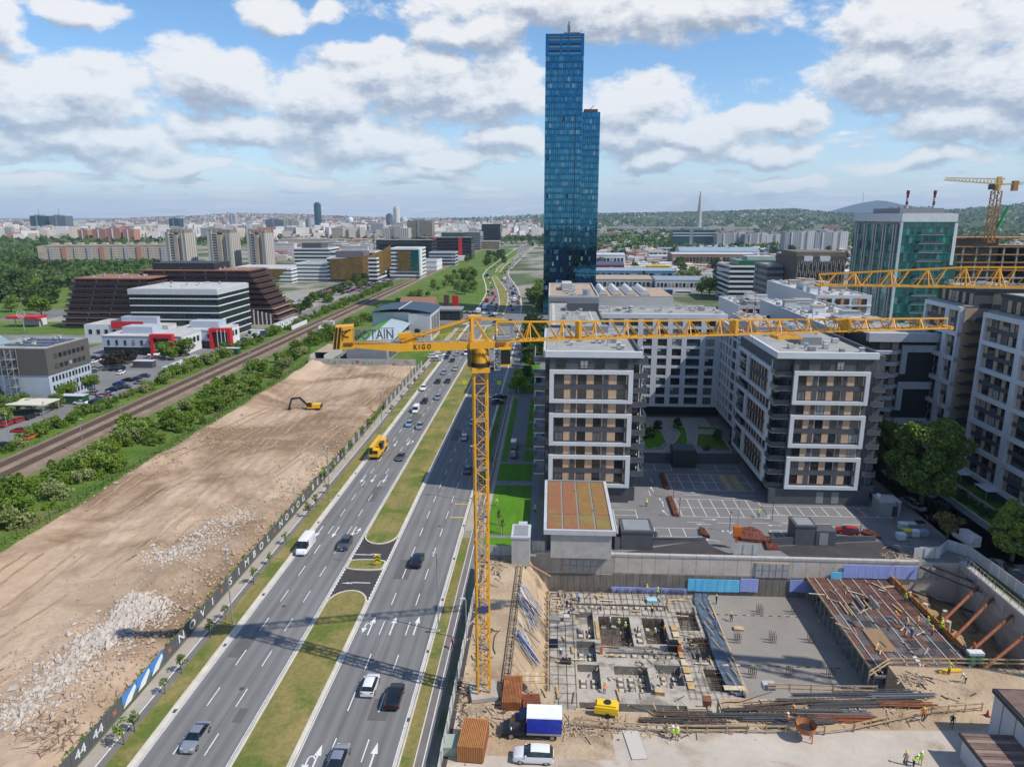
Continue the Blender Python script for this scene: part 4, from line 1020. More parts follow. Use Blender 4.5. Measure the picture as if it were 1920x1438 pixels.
# blue tarp truck on the site
p=at(1005,1388);t=thing('tarp_truck','dark blue cab truck with a blue and white tarpaulin body','truck',(p.x,p.y+1.0,.02),R(90))
bm_=mat('tarp_blue',(.012,.035,.36),.4,var=.2,vscale=1.2,bump=.4,bscale=1.5);wt=mat('tarp_white',(.78,.78,.78),.5,var=.06,vscale=2,bump=.3,bscale=1)
cb_=PM['darkblue']
cabst=[(1.3,1.0,.5,1.4,.9,2.35),(2.1,1.02,.5,1.4,.86,2.4),(2.5,1.02,.5,1.4,.84,2.3),(3.2,1.,.5,1.35,.8,1.45),(3.9,.95,.5,1.05,.8,1.15),(4.1,.85,.55,.85,.7,.9)]
bd,gl=hexring(cabst);bd.build('cab',cb_,t);gl.build('window_glass',carglass,t)
box(t,'chassis',-.9,.9,-2.9,1.4,.55,.85,black);box(t,'load_bed',-1.2,1.2,-3.0,1.1,.85,1.1,PM['silver'])
box(t,'tarpaulin_side',-1.2,1.2,-3.0,1.1,1.1,3.1,bm_)
b=MB();b.poly([(-1.21,-3.02,3.1),(1.21,-3.02,3.1),(1.15,-3.02,3.25),(-1.15,-3.02,3.25)]);b.poly([(-1.15,-3.02,3.25),(1.15,-3.02,3.25),(1.15,1.12,3.25),(-1.15,1.12,3.25)]);b.poly([(-1.21,1.12,3.1),(-1.21,-3.02,3.1),(-1.15,-3.02,3.25),(-1.15,1.12,3.25)]);b.poly([(1.21,-3.02,3.1),(1.21,1.12,3.1),(1.15,1.12,3.25),(1.15,-3.02,3.25)])
b.build('tarpaulin_roof',wt,t);box(t,'roof_fairing',-.9,.9,1.15,2.0,2.35,3.0,cb_)
for sx in (-1,1):
    for yy in (-1.9,2.95): w=shared('wheel',TY,t,(sx*.92,yy,.42));w.scale=(1.2,1.25,1.25);shared('rim',RI,w)
    shared('headlight',HL,t,(sx*.7,4.0,.8));shared('door_mirror',HL,t,(sx*1.25,2.9,1.7))
# excavator on the lot
p=at(585,770);ez=dz(p.x,p.y);t=thing('excavator','yellow tracked excavator with a black boom working on the dirt lot','excavator',(p.x,p.y,ez),R(-82+180))
for sx in (-1.25,1.25):
    b=MB();b.v=[];pr_=[(-2.2,.25),(-1.9,0),(1.9,0),(2.2,.25),(2.2,.6),(1.9,.85),(-1.9,.85),(-2.2,.6)]
    b.poly([(sx-.3,y,z) for y,z in pr_][::-1]);b.poly([(sx+.3,y,z) for y,z in pr_])
    for i in range(8): a_,c_=pr_[i],pr_[(i+1) % 8];b.quad((sx-.3,*a_),(sx+.3,*a_),(sx+.3,*c_),(sx-.3,*c_))
    b.build('crawler_track',black,t)
box(t,'undercarriage',-.9,.9,-1.2,1.2,.4,1.0,darker);box(t,'engine_housing',-1.4,1.4,-2.9,-.3,1.1,2.3,y_);box(t,'counterweight',-1.35,1.35,-3.2,-2.9,1.1,2.1,darker)
box(t,'platform',-1.4,1.4,-.3,1.3,1.1,1.5,y_);box(t,'operator_cab',-1.35,-.35,-.2,1.4,1.5,3.0,carglass);box(t,'cab_roof',-1.38,-.32,-.25,1.42,3.0,3.12,y_)
bar(t,'boom',(.1,1.0,1.6),(.1,3.6,4.3),.5,darker,.6);bar(t,'boom',(.1,3.5,4.3),(.1,6.0,4.0),.45,darker,.55);bar(t,'stick',(.1,6.0,4.2),(.1,7.0,1.2),.4,darker,.5)
b=MB();b.poly([(-.5,6.7,1.3),(-.5,7.4,1.1),(-.5,7.5,.4),(-.5,6.9,0),(-.5,6.4,.3)]);b.poly([(.7,6.7,1.3),(.7,6.4,.3),(.7,6.9,0),(.7,7.5,.4),(.7,7.4,1.1)])
for a_,c_ in (((6.7,1.3),(7.4,1.1)),((7.4,1.1),(7.5,.4)),((7.5,.4),(6.9,0)),((6.9,0),(6.4,.3))): b.quad((-.5,*a_),(.7,*a_),(.7,*c_),(-.5,*c_))
b.build('bucket',darker,t);bar(t,'hydraulic_ram',(.5,1.4,1.5),(.5,3.0,3.4),.18,steel)
# ------------------------------------------------------------------ facade helpers
def fbox(t,name,face,u0,u1,z0,z1,d0,d1,m):
    k,c=face
    if k == 'S': return box(t,name,u0,u1,c-d1,c-d0,z0,z1,m)
    if k == 'N': return box(t,name,u0,u1,c+d0,c+d1,z0,z1,m)
    if k == 'E': return box(t,name,c+d0,c+d1,u0,u1,z0,z1,m)
    if k == 'W': return box(t,name,c-d1,c-d0,u0,u1,z0,z1,m)
def winmesh(name,g,fm,mull=(.34,),tr=.3):
    b=MB();b.quad((-.5,0,-.5),(.5,0,-.5),(.5,0,.5),(-.5,0,.5),0)
    w=.035
    b.box(-.5,-.5+w,-.5,0.02,-.5,.5,1);b.box(.5-w,.5,-.5,0.02,-.5,.5,1);b.box(-.5+w,.5-w,-.5,.02,.5-w,.5,1);b.box(-.5+w,.5-w,-.5,.02,-.5,-.5+w,1)
    for u in mull: b.box(-.5+u-.015,-.5+u+.015,-.3,.02,-.5+w,.5-w,1)
    if tr: b.box(-.5+w,.5-w,-.25,.02,-.5+tr-.015,-.5+tr+.015,1)
    return b.mesh(name,[g,fm])
WM=[winmesh('window_a',glass,frame_m),winmesh('window_b',glass,frame_m,(.6,),.3),winmesh('window_c',glass_b,frame_m,(.5,),.0),winmesh('window_d',glass,frame_m,(.5,),.0)]
WM += [winmesh('window_e',mat('curtain',(.34,.33,.31),.8),frame_m,(.5,),.3)]
WMg=[winmesh('window_g',greenglass,frame_m,(.5,),.3),winmesh('window_h',glass,frame_m,(.3,.66),0)]
WMw=[winmesh('window_w',glass,white,(.5,),0)]
def window(t,face,u0,u1,z0,z1,d=.0,kinds=None,weights=None):
    me=random.choices(kinds or WM,weights or ([5,4,1,2,1] if not kinds else None))[0]
    o=bpy.data.objects.new('window',me);link(o,t);k,c=face;uc,zc=(u0+u1)/2,(z0+z1)/2;off=.09+d
    if k == 'S': o.location=(uc,c-off,zc)
    elif k == 'N': o.location=(uc,c+off,zc);o.rotation_euler=(0,0,math.pi)
    elif k == 'E': o.location=(c+off,uc,zc);o.rotation_euler=(0,0,R(90))
    else: o.location=(c-off,uc,zc);o.rotation_euler=(0,0,R(-90))
    o.scale=(u1-u0,.12,z1-z0);return o
def roofbits(t,x0,x1,y0,y1,z,n,seed,names=('ventilation_unit','chimney')):
    r_=random.Random(seed)
    for i in range(n):
        x=r_.uniform(x0,x1);y=r_.uniform(y0,y1);k=r_.random()
        if k < .5:
            w,l,h=r_.uniform(.5,.9),r_.uniform(.6,1.2),r_.uniform(.6,1.1);box(t,'chimney',x-w/2,x+w/2,y-l/2,y+l/2,z,z+h,ltgrey);box(t,'chimney_cap',x-w/2-.15,x+w/2+.15,y-l/2-.15,y+l/2+.15,z+h+.002,z+h+.12,rooflight)
        elif k < .85: w=r_.uniform(.9,1.6);box(t,'ventilation_unit',x-w/2,x+w/2,y-.5,y+.5,z+.1,z+r_.uniform(.7,1.1),rooflight if k < .7 else grey)
        else: pipe(t,'vent_pipe',(x,y,z),(x,y,z+1.4),.12,steel)
def parapet(t,x0,x1,y0,y1,z,h,m,w=.3,back=True):
    box(t,'parapet',x0,x1,y0,y0+w,z,z+h,m);
    if back: box(t,'parapet',x0,x1,y1-w,y1,z,z+h,m)
    box(t,'parapet',x0,x0+w,y0+w,y1-w,z,z+h,m);box(t,'parapet',x1-w,x1,y0+w,y1-w,z,z+h,m)
def block(name,label,x0,x1,y0,y1,h,wm,rm=None,cat='building',z0=0,group=None,par=.6,pm=None):
    t=thing(name,label,cat,(x0,y0,z0),0,group);w,d=x1-x0,y1-y0
    box(t,'wall',0,w,0,d,0,h,wm);box(t,'roof',.01,w-.01,.01,d-.01,h,h+.12,rm or roofgrey)
    if par: parapet(t,0,w,0,d,h,par,pm or wm,.35)
    return t,w,d
# ---- framed end facade used by both end blocks
def framed_front(t,Y,x0,wd,balc=True):
    s=wd/17.2;fc=('S',Y)
    X=lambda v: x0+v*s
    for (za,zb) in ((3.6,10.7),(12.8,19.8),(22.1,29.1)):
        fbox(t,'white_frame',fc,X(0),X(17.2),zb-.82,zb,.02,.55,white);fbox(t,'white_frame',fc,X(0),X(17.2),za,za+.75,.02,.55,white)
        fbox(t,'white_frame',fc,X(0),X(.92),za+.75,zb-.82,.02,.55,white);fbox(t,'white_frame',fc,X(16.25),X(17.2),za+.75,zb-.82,.02,.55,white)
    for k in range(8):
        zt=28.05-3.05*k;zb=zt-1.95
        for (a,b_) in ((1.2,3.0),(5.85,7.65),(9.2,10.9),(13.9,15.75)): window(t,fc,X(a),X(b_),zb,zt)
        for (a,b_) in ((3.02,4.5),(7.67,9.18),(12.2,13.88)): fbox(t,'timber_panel',fc,X(a),X(b_),zb,zt,.0,.14,tan)
        for a in (5.55,10.92,15.77):
            fbox(t,'timber_panel',fc,X(a),X(a+.26),zb,zt,.0,.14,tan)
        fbox(t,'spandrel',fc,X(1.05),X(16.1),zb-1.08,zb-.04,.0,.2,dark)
        for a,b_ in ((4.52,5.5),(11.2,12.18)): fbox(t,'pier',fc,X(a),X(b_),zb-.04,zt,.0,.24,dark)
    for (a,b_) in ((1.6,3.3),(6.3,8.0),(9.6,11.3),(14.3,16.0)): window(t,fc,X(a),X(b_),29.45,31.2)
def balcony(t,x0,x1,y0,y1,z,rail=dark,side='S',gl=True):
    box(t,'balcony_slab',x0,x1,y0,y1,z-.22,z,ltgrey)
    box(t,'balcony_parapet',x0,x1,y0,y0+.12,z+.002,z+1.0,rail)
# ---- block by the avenue
t=thing('apartment_block','front apartment block nearest the avenue with three white frames, behind the red sedum roof','apartment block',(0,143.8,0),0,'twin apartment blocks with white frames')
box(t,'wall',-.9,18.6,1.2,30,0,32.2,dark);box(t,'wall',0,17.2,0,1.19,0,31.7,dark)
framed_front(t,0,0,17.2)
box(t,'cornice',-.9,18.9,-.35,.5,31.72,33.0,white);box(t,'roof',-.7,18.3,1.2,28,32.2,32.4,roofgrey)
box(t,'parapet',-1.3,-.8,.5,34,31.5,33.0,ltgrey);box(t,'parapet',18.3,18.8,.5,28,31.5,33.0,dark);box(t,'parapet',-.8,18.3,27.6,28,32.4,33.4,ltgrey)
for k in range(10):
    z=1.6+3.05*k+1.5
    if k: 
        box(t,'balcony_slab',-3.2,-.9,.7,7.5,z-.25,z,ltgrey);box(t,'balcony_parapet',-3.2,-1.0,.62,.75,z+.0,z+1.0,dark);box(t,'glass_railing',-3.25,-3.2,.8,7.4,z,z+1.05,greenglass)
        box(t,'balcony_slab',17.3,20.2,.5,6.0,z-.25,z,ltgrey);box(t,'balcony_parapet',17.3,20.2,.38,.5,z-.15,z+.95,dark);box(t,'glass_railing',20.2,20.26,.5,6,z,z+1.05,greenglass)
        window(t,('S',1.2),17.3,18.5,z+.1,z+2.1,0,WM[:2]);box(t,'partition_panel',19.2,19.4,2.2,4.5,z,z+2.6,white);box(t,'air_conditioner',17.7,18.6,.7,1.05,z+.05,z+.75,white)
        window(t,('S',1.2),-.85,-.1,z+.1,z+2.1,0,WM[:2]);box(t,'partition_panel',-3.1,-2.95,4,4.3,z,z+2.6,white)
roofbits(t,1,17,5,26,32.4,16,1)
box(t,'roof_hatch',5,14,27.4,30,32.2,34.0,grey)
pipe(t,'antenna',(1.5,8,32.4),(1.5,8,35.6),.06,steel)
# middle and rear part of the same slab
t,w,d=block('apartment_block','long flat roofed apartment slab stretching back behind the first framed block',-.6,13.8,174,224,33.2,dark,roofgrey,group=None)
roofbits(t,4,12,3,44,33.3,22,2);box(t,'roof_strip',1.1,1.9,1,48,33.33,33.4,rooflight);box(t,'roof_strip',11.5,12.0,1,30,33.33,33.4,rooflight);box(t,'stair_head',5.5,14.4,30,37,33.2,35.6,dark)
t,w,d=block('apartment_block','rear apartment slab with tan roof terraces just in front of the glass tower',-.6,15.5,228,272,34.6,grey,rooftan,pm=ltgrey)
roofbits(t,4.5,9,3,40,34.7,46,3);box(t,'stair_head',4.6,8,20,30,34.7,37.2,rooflight)
for yy in (6,9): pipe(t,'water_tank',(12.3,yy-4,34.7),(12.3,yy-4,36.8),1.3,steel,14)
# ---- courtyard block with the regular white grid
t=thing('apartment_block','white gridded courtyard block between the two framed blocks','apartment block',(13.6,212,0));Wd=38.8
box(t,'wall',0,Wd,.0,16,3.4,31.3,darker);box(t,'ground_floor',5,Wd,3,15,0,3.4,darker)
pw=[(0,1.2),(7.0,8.2),(10.6,12.2),(14.4,15.9),(18.7,20.2),(22.4,24.1),(26.4,28.1),(32.0,33.6),(36.2,38.8)]
cols_=[(1.2,7.0),(8.2,10.6),(12.2,14.4),(15.9,18.7),(20.2,22.4),(24.1,26.4),(28.1,32.0),(33.6,36.2)]
pw=[(0,1.0),(3.9,5.2),(8.3,9.9),(12.6,14.2),(16.9,18.6),(21.4,22.9),(25.7,27.2),(31.2,32.8),(35.4,38.8)]
cols_=[(1.0,3.9),(5.2,8.3),(9.9,12.6),(14.2,16.9),(18.6,21.4),(22.9,25.7),(27.2,31.2),(32.8,35.4)]
for i,(a,b_) in enumerate(pw): box(t,'pier',a,b_,-.45,0,3.4,30.3,white)
for k in range(10):
    z=3.4+k*2.98
    for (a,b_) in cols_: box(t,'floor_band',a,b_,-.42,0,z,z+.8,white)
    if k == 9: continue
    for i,(a,b_) in enumerate(cols_):
        window(t,('S',0),a+.02,b_-.02,z+.82,z+2.96,-.02,WMg if i in (0,4,6) else WM)
        if i in (0,1,3,6) : box(t,'balcony_rail',a+.1,b_-.1,-.3,-.25,z+.8,z+1.5,greenglass)
        if random.random() < .3: box(t,'air_conditioner',a+.15,a+.95,-.35,-.13,z+2.2,z+2.8,ltgrey)
box(t,'cornice',0,Wd,-.5,.4,30.3,31.7,white);box(t,'roof',0,Wd,.4,16,31.3,31.45,roofgrey);box(t,'parapet',0,Wd,15.7,16,31.3,31.9,ltgrey)
roofbits(t,1,Wd-2,2,14,31.45,30,4)
# ---- second framed end block
t=thing('apartment_block','second framed end block, farther right, standing at the end of the car park','apartment block',(50,145,0),0,'twin apartment blocks with white frames')
box(t,'wall',-.6,18.6,1.2,30,0,32.2,dark);box(t,'wall',0,15.2,0,1.19,0,31.7,dark);box(t,'base_wall',-3.0,18.0,-.02,1.1,0,3.5,dark)
framed_front(t,0,0,15.2)
for x in (7,10.2): box(t,'service_door',x,x+1.5,-.06,-.02,.3,2.9,grey)
box(t,'cornice',-3.7,16.6,-.35,.5,31.72,33.0,white);box(t,'roof',-3.2,16.3,.5,29.5,32.2,32.4,roofgrey);box(t,'cornice',-3.7,-3.2,.5,30,31.7,33.0,white)
box(t,'parapet',16.3,16.8,.5,30,31.5,33.1,dark);box(t,'attic_wall',-3.19,0,1.3,30,28.9,31.7,dark)
for k in range(9):
    z=3.6+3.05*k
    box(t,'balcony_slab',-3.3,0,.7,3.8,z-.25,z,ltgrey);box(t,'balcony_parapet',-3.3,-.1,.58,.7,z-.1,z+.95,dark);box(t,'glass_railing',-3.36,-3.3,.7,3.8,z,z+1.05,greenglass)
    window(t,('S',1.2),-.55,-.02,z+.1,z+2.1,0,WM[:2]);box(t,'partition_panel',-3.2,-3.0,3.8,4.4,z,z+2.7,white);window(t,('S',3.8),-2.7,-1.3,z+.1,z+2.2,0,WM[:2]);
    box(t,'balcony_slab',16.6,18.8,.2,3.8,z-.25,z,ltgrey);box(t,'balcony_parapet',16.0,18.8,.05,.17,z-.1,z+.9,dark);box(t,'glass_railing',18.8,18.86,.2,3.8,z,z+1.05,greenglass);box(t,'partition_panel',17.2,17.4,1.2,3,z,z+2.6,white)
# W side near part: wall face at x=-3 from y=4 to 30
box(t,'wall',-3.0,-.61,3.9,30,3.4,28.9,dark);box(t,'ground_floor',-1.2,-.61,4,30,0,3.4,darker)
wf=('W',-3.0)
for (za,zb) in ((3.6,10.7),(12.8,19.8),(22.1,29.1)):
    for (a,b_,c_,d_) in ((4,30,zb-.9,zb),(4,30,za,za+.8),(4,5,za+.8,zb-.9),(29,30,za+.8,zb-.9),(21,22,za+.8,zb-.9)): fbox(t,'white_frame',wf,a,b_,c_,d_,.01,.6,white)
for k in range(9):
    zt=31.1-3.05*k;zb=zt-2.0
    for j in range(7):
        a=5.6+j*2.2
        if k == 0: 
            if j < 7: window(t,wf,a,a+1.1,zb+.2,zt)
        else: window(t,wf,a,a+1.0,zb,zt);fbox(t,'timber_panel',wf,a+1.05,a+1.75,zb,zt,0,.14,tan2 if j % 2 else tan)
    if k: box(t,'balcony_slab',-3.5,-3.0,22.3,28.8,zb-.2,zb,ltgrey);box(t,'glass_railing',-3.58,-3.5,22.3,28.8,zb,zb+1.0,greenglass);window(t,wf,22.4,25,zb,zt,0,WMg);window(t,wf,25.4,28.6,zb,zt,0,WMg)
roofbits(t,0,15,3,27,32.4,12,6);box(t,'roof_plant_room',5,9.5,12,20,32.4,34.1,grey)
bar(t,'roof_beam',(1,7,32.6),(3.5,9.5,33.0),.25,timber)
# far part: white grid facing west
t=thing('apartment_block','white gridded wing linking the courtyard block to the second framed block','apartment block',(51,175.5,0));wf=('W',0)
box(t,'wall',0,22,0,36,3.2,29.4,darker);box(t,'ground_floor',2,22,0,36,0,3.2,darker)
cy_=[(1.2,3.2),(4.4,9),(10.2,12.4),(13.6,15.8),(17,21.6),(22.8,25),(26.2,28.4),(29.6,31.4),(32.6,34.8)]
pr_=[(0,1.2)]+[(cy_[i][1],cy_[i+1][0]) for i in range(8)]+[(34.8,36)]
for (a,b_) in pr_: fbox(t,'pier',wf,a,b_,3.2,29.4,0,.5,white)
for k in range(9):
    z=3.2+k*2.95
    for j,(a,b_) in enumerate(cy_):
        fbox(t,'floor_band',wf,a,b_,z,z+.7,0,.46,white)
        if k < 9 and z+2.9 < 29.5: window(t,wf,a+.02,b_-.02,z+.72,z+2.93,-.02,WMg if b_-a > 3 else WM)
fbox(t,'cornice',wf,0,36,28.2,30.2,.0,.55,white);box(t,'roof',0,22,0,36,29.4,29.6,roofgrey);box(t,'roof_terrace_wall',2,9,8,34,29.6,32.2,ltgrey);box(t,'roof',1.8,9.2,7.8,34.2,32.2,32.35,rooftan)
roofbits(t,10,21,2,34,29.6,26,7);roofbits(t,2.5,8.5,9,33,32.35,16,8)
for yy in (14,19): pipe(t,'water_tank',(12.5,yy,29.6),(12.5,yy,32),1.4,steel,14)
# roof landscape behind the courtyard
t,w,d=block('mall_building','low mall building with a long sloping white parapet behind the courtyard block',20,100,250,330,15,ltgrey,rooflight,par=0)
b=MB();b.poly([(4,-.3,15),(78,-.3,15),(78,-.3,24.5),(62,-.3,27),(24,-.3,19),(4,-.3,16.5)]);b.poly([(4,.6,15),(4,.6,16.5),(24,.6,19),(62,.6,27),(78,.6,24.5),(78,.6,15)]);b.quad((4,-.3,16.5),(24,-.3,19),(24,.6,19),(4,.6,16.5));b.quad((24,-.3,19),(62,-.3,27),(62,.6,27),(24,.6,19));b.quad((62,-.3,27),(78,-.3,24.5),(78,.6,24.5),(62,.6,27))
b.build('sloping_parapet',conc2,t);b=MB();b.quad((24,-.5,19.0),(62,-.5,27.0),(62,-.5,27.6),(24,-.5,19.6));b.quad((24,-.5,19.6),(62,-.5,27.6),(62,.7,27.6),(24,.7,19.6));b.quad((3,-.5,16.5),(24,-.5,19),(24,-.5,19.6),(3,-.5,17.1));b.quad((3,-.5,17.1),(24,-.5,19.6),(24,.7,19.6),(3,.7,17.1));b.build('coping',darker,t)
b=MB()
box(t,'roof_hall',62,80,10,60,15.2,24,rooflight);roofbits(t,62,79,8,50,24,10,11)

t2=thing('courtyard_canopy','blue grey sloped canopy roof behind the courtyard block roof','canopy',(38,238,0));b=MB();b.poly([(-9,0,24),(8,0,24),(6,8,29.5),(0,8,27.5)]);b.poly([(-9,0,24),(0,8,27.5),(0,8,20),(-9,0,20)]);b.poly([(8,0,24),(8,0,20),(6,8,20),(6,8,29.5)]);b.poly([(-9,0,20),(8,0,20),(8,0,24),(-9,0,24)]);b.build('canopy_roof',mat('slate_blue',(.16,.2,.28),.6),t2)
box(t2,'planted_roof',-17,-10,-1,8,20,28,lawn);box(t2,'roof_house',8.5,13,0,7,20,28.2,rooflight);box(t2,'roof_house',16,20,0,6,20,28.6,ltgrey)
for (x0,x1,y0,y1,h,lab,sd) in ((76,97,196,262,30.0,'pale apartment block crowded with chimneys and roof huts behind the second framed block',21),(98,118,268,330,31,'farther pale apartment block with a jumbled roof beside the teal office tower',22),(70,88,268,300,27,'low pale block with tan roof behind the gridded wing',24)):
    t,w,d=block('apartment_block',lab,x0,x1,y0,y1,h,ltgrey,rooflight)
    roofbits(t,1,w-1,1,d-1,h+.1,60,sd)
    for j in range(12):
        xa,ya=random.uniform(1,w-7),random.uniform(2,d-8);wa,la,ha=random.uniform(2.5,5.5),random.uniform(2.5,6),random.uniform(1.6,2.9);box(t,'roof_hut',xa,xa+wa,ya,ya+la,h+.1,h+ha,random.choice([white,ltgrey,ltgrey,beige]));box(t,'hut_roof',xa-.2,xa+wa+.2,ya-.2,ya+la+.2,h+ha,h+ha+.15,random.choice([roofgrey,rooftan,rooflight]))
    for k in range(9):
        z=h-3-k*3.05
        if z < 1: break
        box(t,'floor_band',0,w,-.5,0,z-.3,z,white)
        for j in range(6):
            a=.6+j*(w-1)/6;window(t,('S',0),a,a+1.9,z+.1,z+2.3,0,WM);
            if j % 2 == 0: box(t,'orange_panel',a+2.0,a+3.0,-.14,0,z+.02,z+2.6,mat('orange_panel',(.45,.19,.05),.7))
# balcony block with angled pale balconies
t=thing('apartment_block','block with stacked pale angled balconies partly behind the tall leafy tree','apartment block',(78,180,0));
box(t,'wall',2,20,1.4,20,0,31,darker);box(t,'roof',2,20,1.4,20,31,31.2,roofgrey);box(t,'cornice',1.6,20.4,-.4,1.39,29.4,31.6,ltgrey);roofbits(t,4,19,3,18,31.2,8,12)
for k in range(10):
    z=.6+k*2.95
    b=MB();pts=[(0,1.4),(1.6,-.4),(8.6,-.9),(10.4,1.0),(10.4,1.39),(0,1.39)]
    b.poly([(x,y,z) for x,y in pts]);b.poly([(x,y,z-.85) for x,y in pts][::-1])
    for i in range(len(pts)): p_,q_=pts[i],pts[(i+1) % len(pts)];b.quad((p_[0],p_[1],z-.85),(q_[0],q_[1],z-.85),(q_[0],q_[1],z),(p_[0],p_[1],z))
    b.build('balcony',ltgrey,t)
    window(t,('S',1.4),2.2,4.6,z+.1,z+2.,0,WM);window(t,('S',1.4),5.0,8.0,z+.1,z+2.,0,WM);fbox(t,'timber_panel',('S',1.4),8.2,9.8,z+.05,z+2.05,0,.12,tan2)
for k in range(3): z=2+k*9.5;box(t,'pale_frame',10.6,19.8,.9,1.39,z+5.6,z+7.4,ltgrey);box(t,'pale_frame',10.6,12,.9,1.39,z,z+5.6,ltgrey)
# ---- east block: two framed wings facing west
def east_wing(label,y0,y1,segs,x=97,hz=39.2):
    t=thing('apartment_block',label,'apartment block',(x,y0,0),0,'framed wings of the east block');L=y1-y0;wf=('W',0)
    box(t,'wall',0,18,0,L,0,39.3,dark);box(t,'attic',2.2,18,.6,L-.6,39.3,42.6,dark);box(t,'roof',2,18.2,.4,L-.4,42.6,43.4,darker);box(t,'roof',0,2,0,L,39.3,39.5,roofgrey)
    box(t,'roof_surface',2.5,17.5,1,L-1,43.4,43.5,roofgrey);roofbits(t,3,17,2,L-2,43.5,12,int(L))
    for i in range(int(L/3)): fbox(t,'timber_panel',('W',2.2),1+i*3,2.4+i*3,39.6,42.2,0,.12,tan2);window(t,('W',2.2),2.6+i*3,3.8+i*3,39.6,42.2)
    for (a,b_) in segs:
        for k in range(12):
            z=3.2+3.0*k;
            fbox(t,'spandrel',wf,a+.9,b_-.9,z-.95,z,.0,.22,dark)
            n=max(1,int((b_-a-1.8)/3.8));s_=(b_-a-1.8)/n
            for j in range(n):
                u=a+.9+j*s_
                if (j+k) % 3 == 0 and s_ > 3: 
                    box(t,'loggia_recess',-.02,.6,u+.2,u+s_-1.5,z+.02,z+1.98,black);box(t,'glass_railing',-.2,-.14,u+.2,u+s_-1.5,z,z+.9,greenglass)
                else: window(t,wf,u+.2,u+s_-1.5,z+.02,z+1.98)
                fbox(t,'timber_panel',wf,u+s_-1.4,u+s_-.15,z+.02,z+1.98,0,.16,tan2)
        lev=[3.2+6*i for i in range(7)]
        for i,z in enumerate(lev): 
            zz=z-1.0 if i else 2.2
            fbox(t,'white_frame',wf,a,b_,zz,zz+1.0,.0,.9,white)
        fbox(t,'white_frame',wf,a,a+.9,3.2,38.2,.0,.86,white);fbox(t,'white_frame',wf,b_-.9,b_,3.2,38.2,.0,.86,white)
    # front end wall facing the camera
    box(t,'front_wall',.02,18,-.3,0,2,38.9,tan2)
    for k in range(12):
        z=3.2+3*k;box(t,'balcony_slab',.6,4.2,-2.6,-.31,z-.2,z,darker);box(t,'balcony_parapet',.6,4.2,-2.7,-2.6,z-.2,z+.9,dark);window(t,('S',-.3),4.8,6.4,z,z+2.1);box(t,'dark_band',4.3,18,-.36,-.3,z-.9,z-.1,dark)
    return t
east_wing('farther wing of the east block with nested white frames, partly behind the tall tree',171.5,188,[(0,5.6),(5.6,16.5)])
east_wing('nearer wing of the east block with white frames running out of the picture',112,162.5,[(0,12),(12,24),(24,37),(37,50.5)])
t,w,d=block('apartment_block','recessed tan link between the two wings of the east block',103,115,162.6,171.4,42.4,tan2,darker,par=0)
for k in range(13): fbox(t,'dark_band',('W',0),0,d,1.5+3*k,2.3+3*k,0,.2,dark);box(t,'balcony',-1.8,0,1.5,5.5,3.2+3*k,4.2+3*k,darker)
# garden walls and pergolas at the foot of the east block
for (y,lab) in ((150,'white flat canopy over the garden terrace'),(160,'second white flat canopy over the garden terrace'),(138,'third white flat canopy over the garden terrace')):
    t=thing('terrace_canopy',lab+' at the foot of the east block','canopy',(93.6,y,0),0,'canopies below the east block');box(t,'canopy_roof',0,3,-2.4,2.4,2.6,2.75,white)
    for yy in (-2.2,2.2): box(t,'post',.1,.25,yy-.08,yy+.08,0,2.6,steel)
t=thing('garden_wall','low cream garden wall carrying white letters below the east block','wall',(92.2,166,0),0);box(t,'wall',-.2,.2,-24,8,0,1.1,mat('cream_wall',(.5,.45,.36),.8))
o=shared('lettering',text_mesh('AIRPORT',2.1,white,.03,.06),t,(-.3,0,2.1),0);o.rotation_euler=(R(90),0,R(-90))
for y in range(140,170,3): tag(shared('bush',bush_me[5],None,(90.5+random.uniform(-1,1),y,-.2),y,random.uniform(.5,.8)),'dark shrub on the shaded lawn below the east block','bush','shrubs below the east block')
# ------------------------------------------------------------------ the glass tower
t=thing('glass_tower','slim blue glass skyscraper with a lower shoulder and roof mast','skyscraper',(-4.6,440,0))
gl5=[]
for i,(c,r_,mt) in enumerate([((.034,.155,.255),.03,1),((.05,.20,.32),.05,1),((.026,.125,.215),.03,1),((.10,.25,.35),.18,.85),((.22,.36,.43),.35,.6),((.01,.04,.08),.1,.6)]):
    m_=mat('tower_glass_%s' % 'abcdef'[i],c,r_,mt);gl5.append(m_)
mullm=mat('tower_mullion',(.012,.04,.075),.35,.5)
box(t,'core',.3,21.7,.3,30,0,159.6,mullm);box(t,'core',17.8,32.2,1.3,24,0,118.5,mullm)
def curtain(face,u0,u1,n,z0,nf,fh,name,skip=None):
    b=MB();du=(u1-u0)/n;k,c=face
    for f in range(nf):
        rowtone=random.random()
        for i in range(n):
            if skip and skip(f,i): continue
            a=u0+i*du+.07;e=u0+(i+1)*du-.07
            for (za,zb,vis) in ((z0+f*fh+.08,z0+f*fh+.95,0),(z0+f*fh+1.07,z0+(f+1)*fh-.08,1)):
                if vis: 
                    grp=(i//3+f*7) % 5;r_=random.random()
                    m_=4 if r_ < .02+.13*(grp == 2)*(rowtone > .55) else 3 if r_ < .08+.3*(grp in (0,2))*(rowtone > .45) else 1 if r_ < .5 else 0
                    if random.random() < .012: m_=5
                else: m_=2 if random.random() < .7 else 0
                j=random.uniform(-.008,.008);dd=random.uniform(.0,.008)
                if k == 'S': b.quad((a,c-.1+j,za),(e,c-.1+dd,za),(e,c-.1-j,zb),(a,c-.1+dd,zb),m_)
                elif k == 'W': b.quad((c-.1,e,za),(c-.1+dd,a,za),(c-.1,a,zb),(c-.1+dd,e,zb),m_)
                else: b.quad((c+.1,a,za),(c+.1,e,za),(c+.1,e,zb),(c+.1,a,zb),m_)
    o=b.build(name,gl5,t);o['kind']='stuff';return o
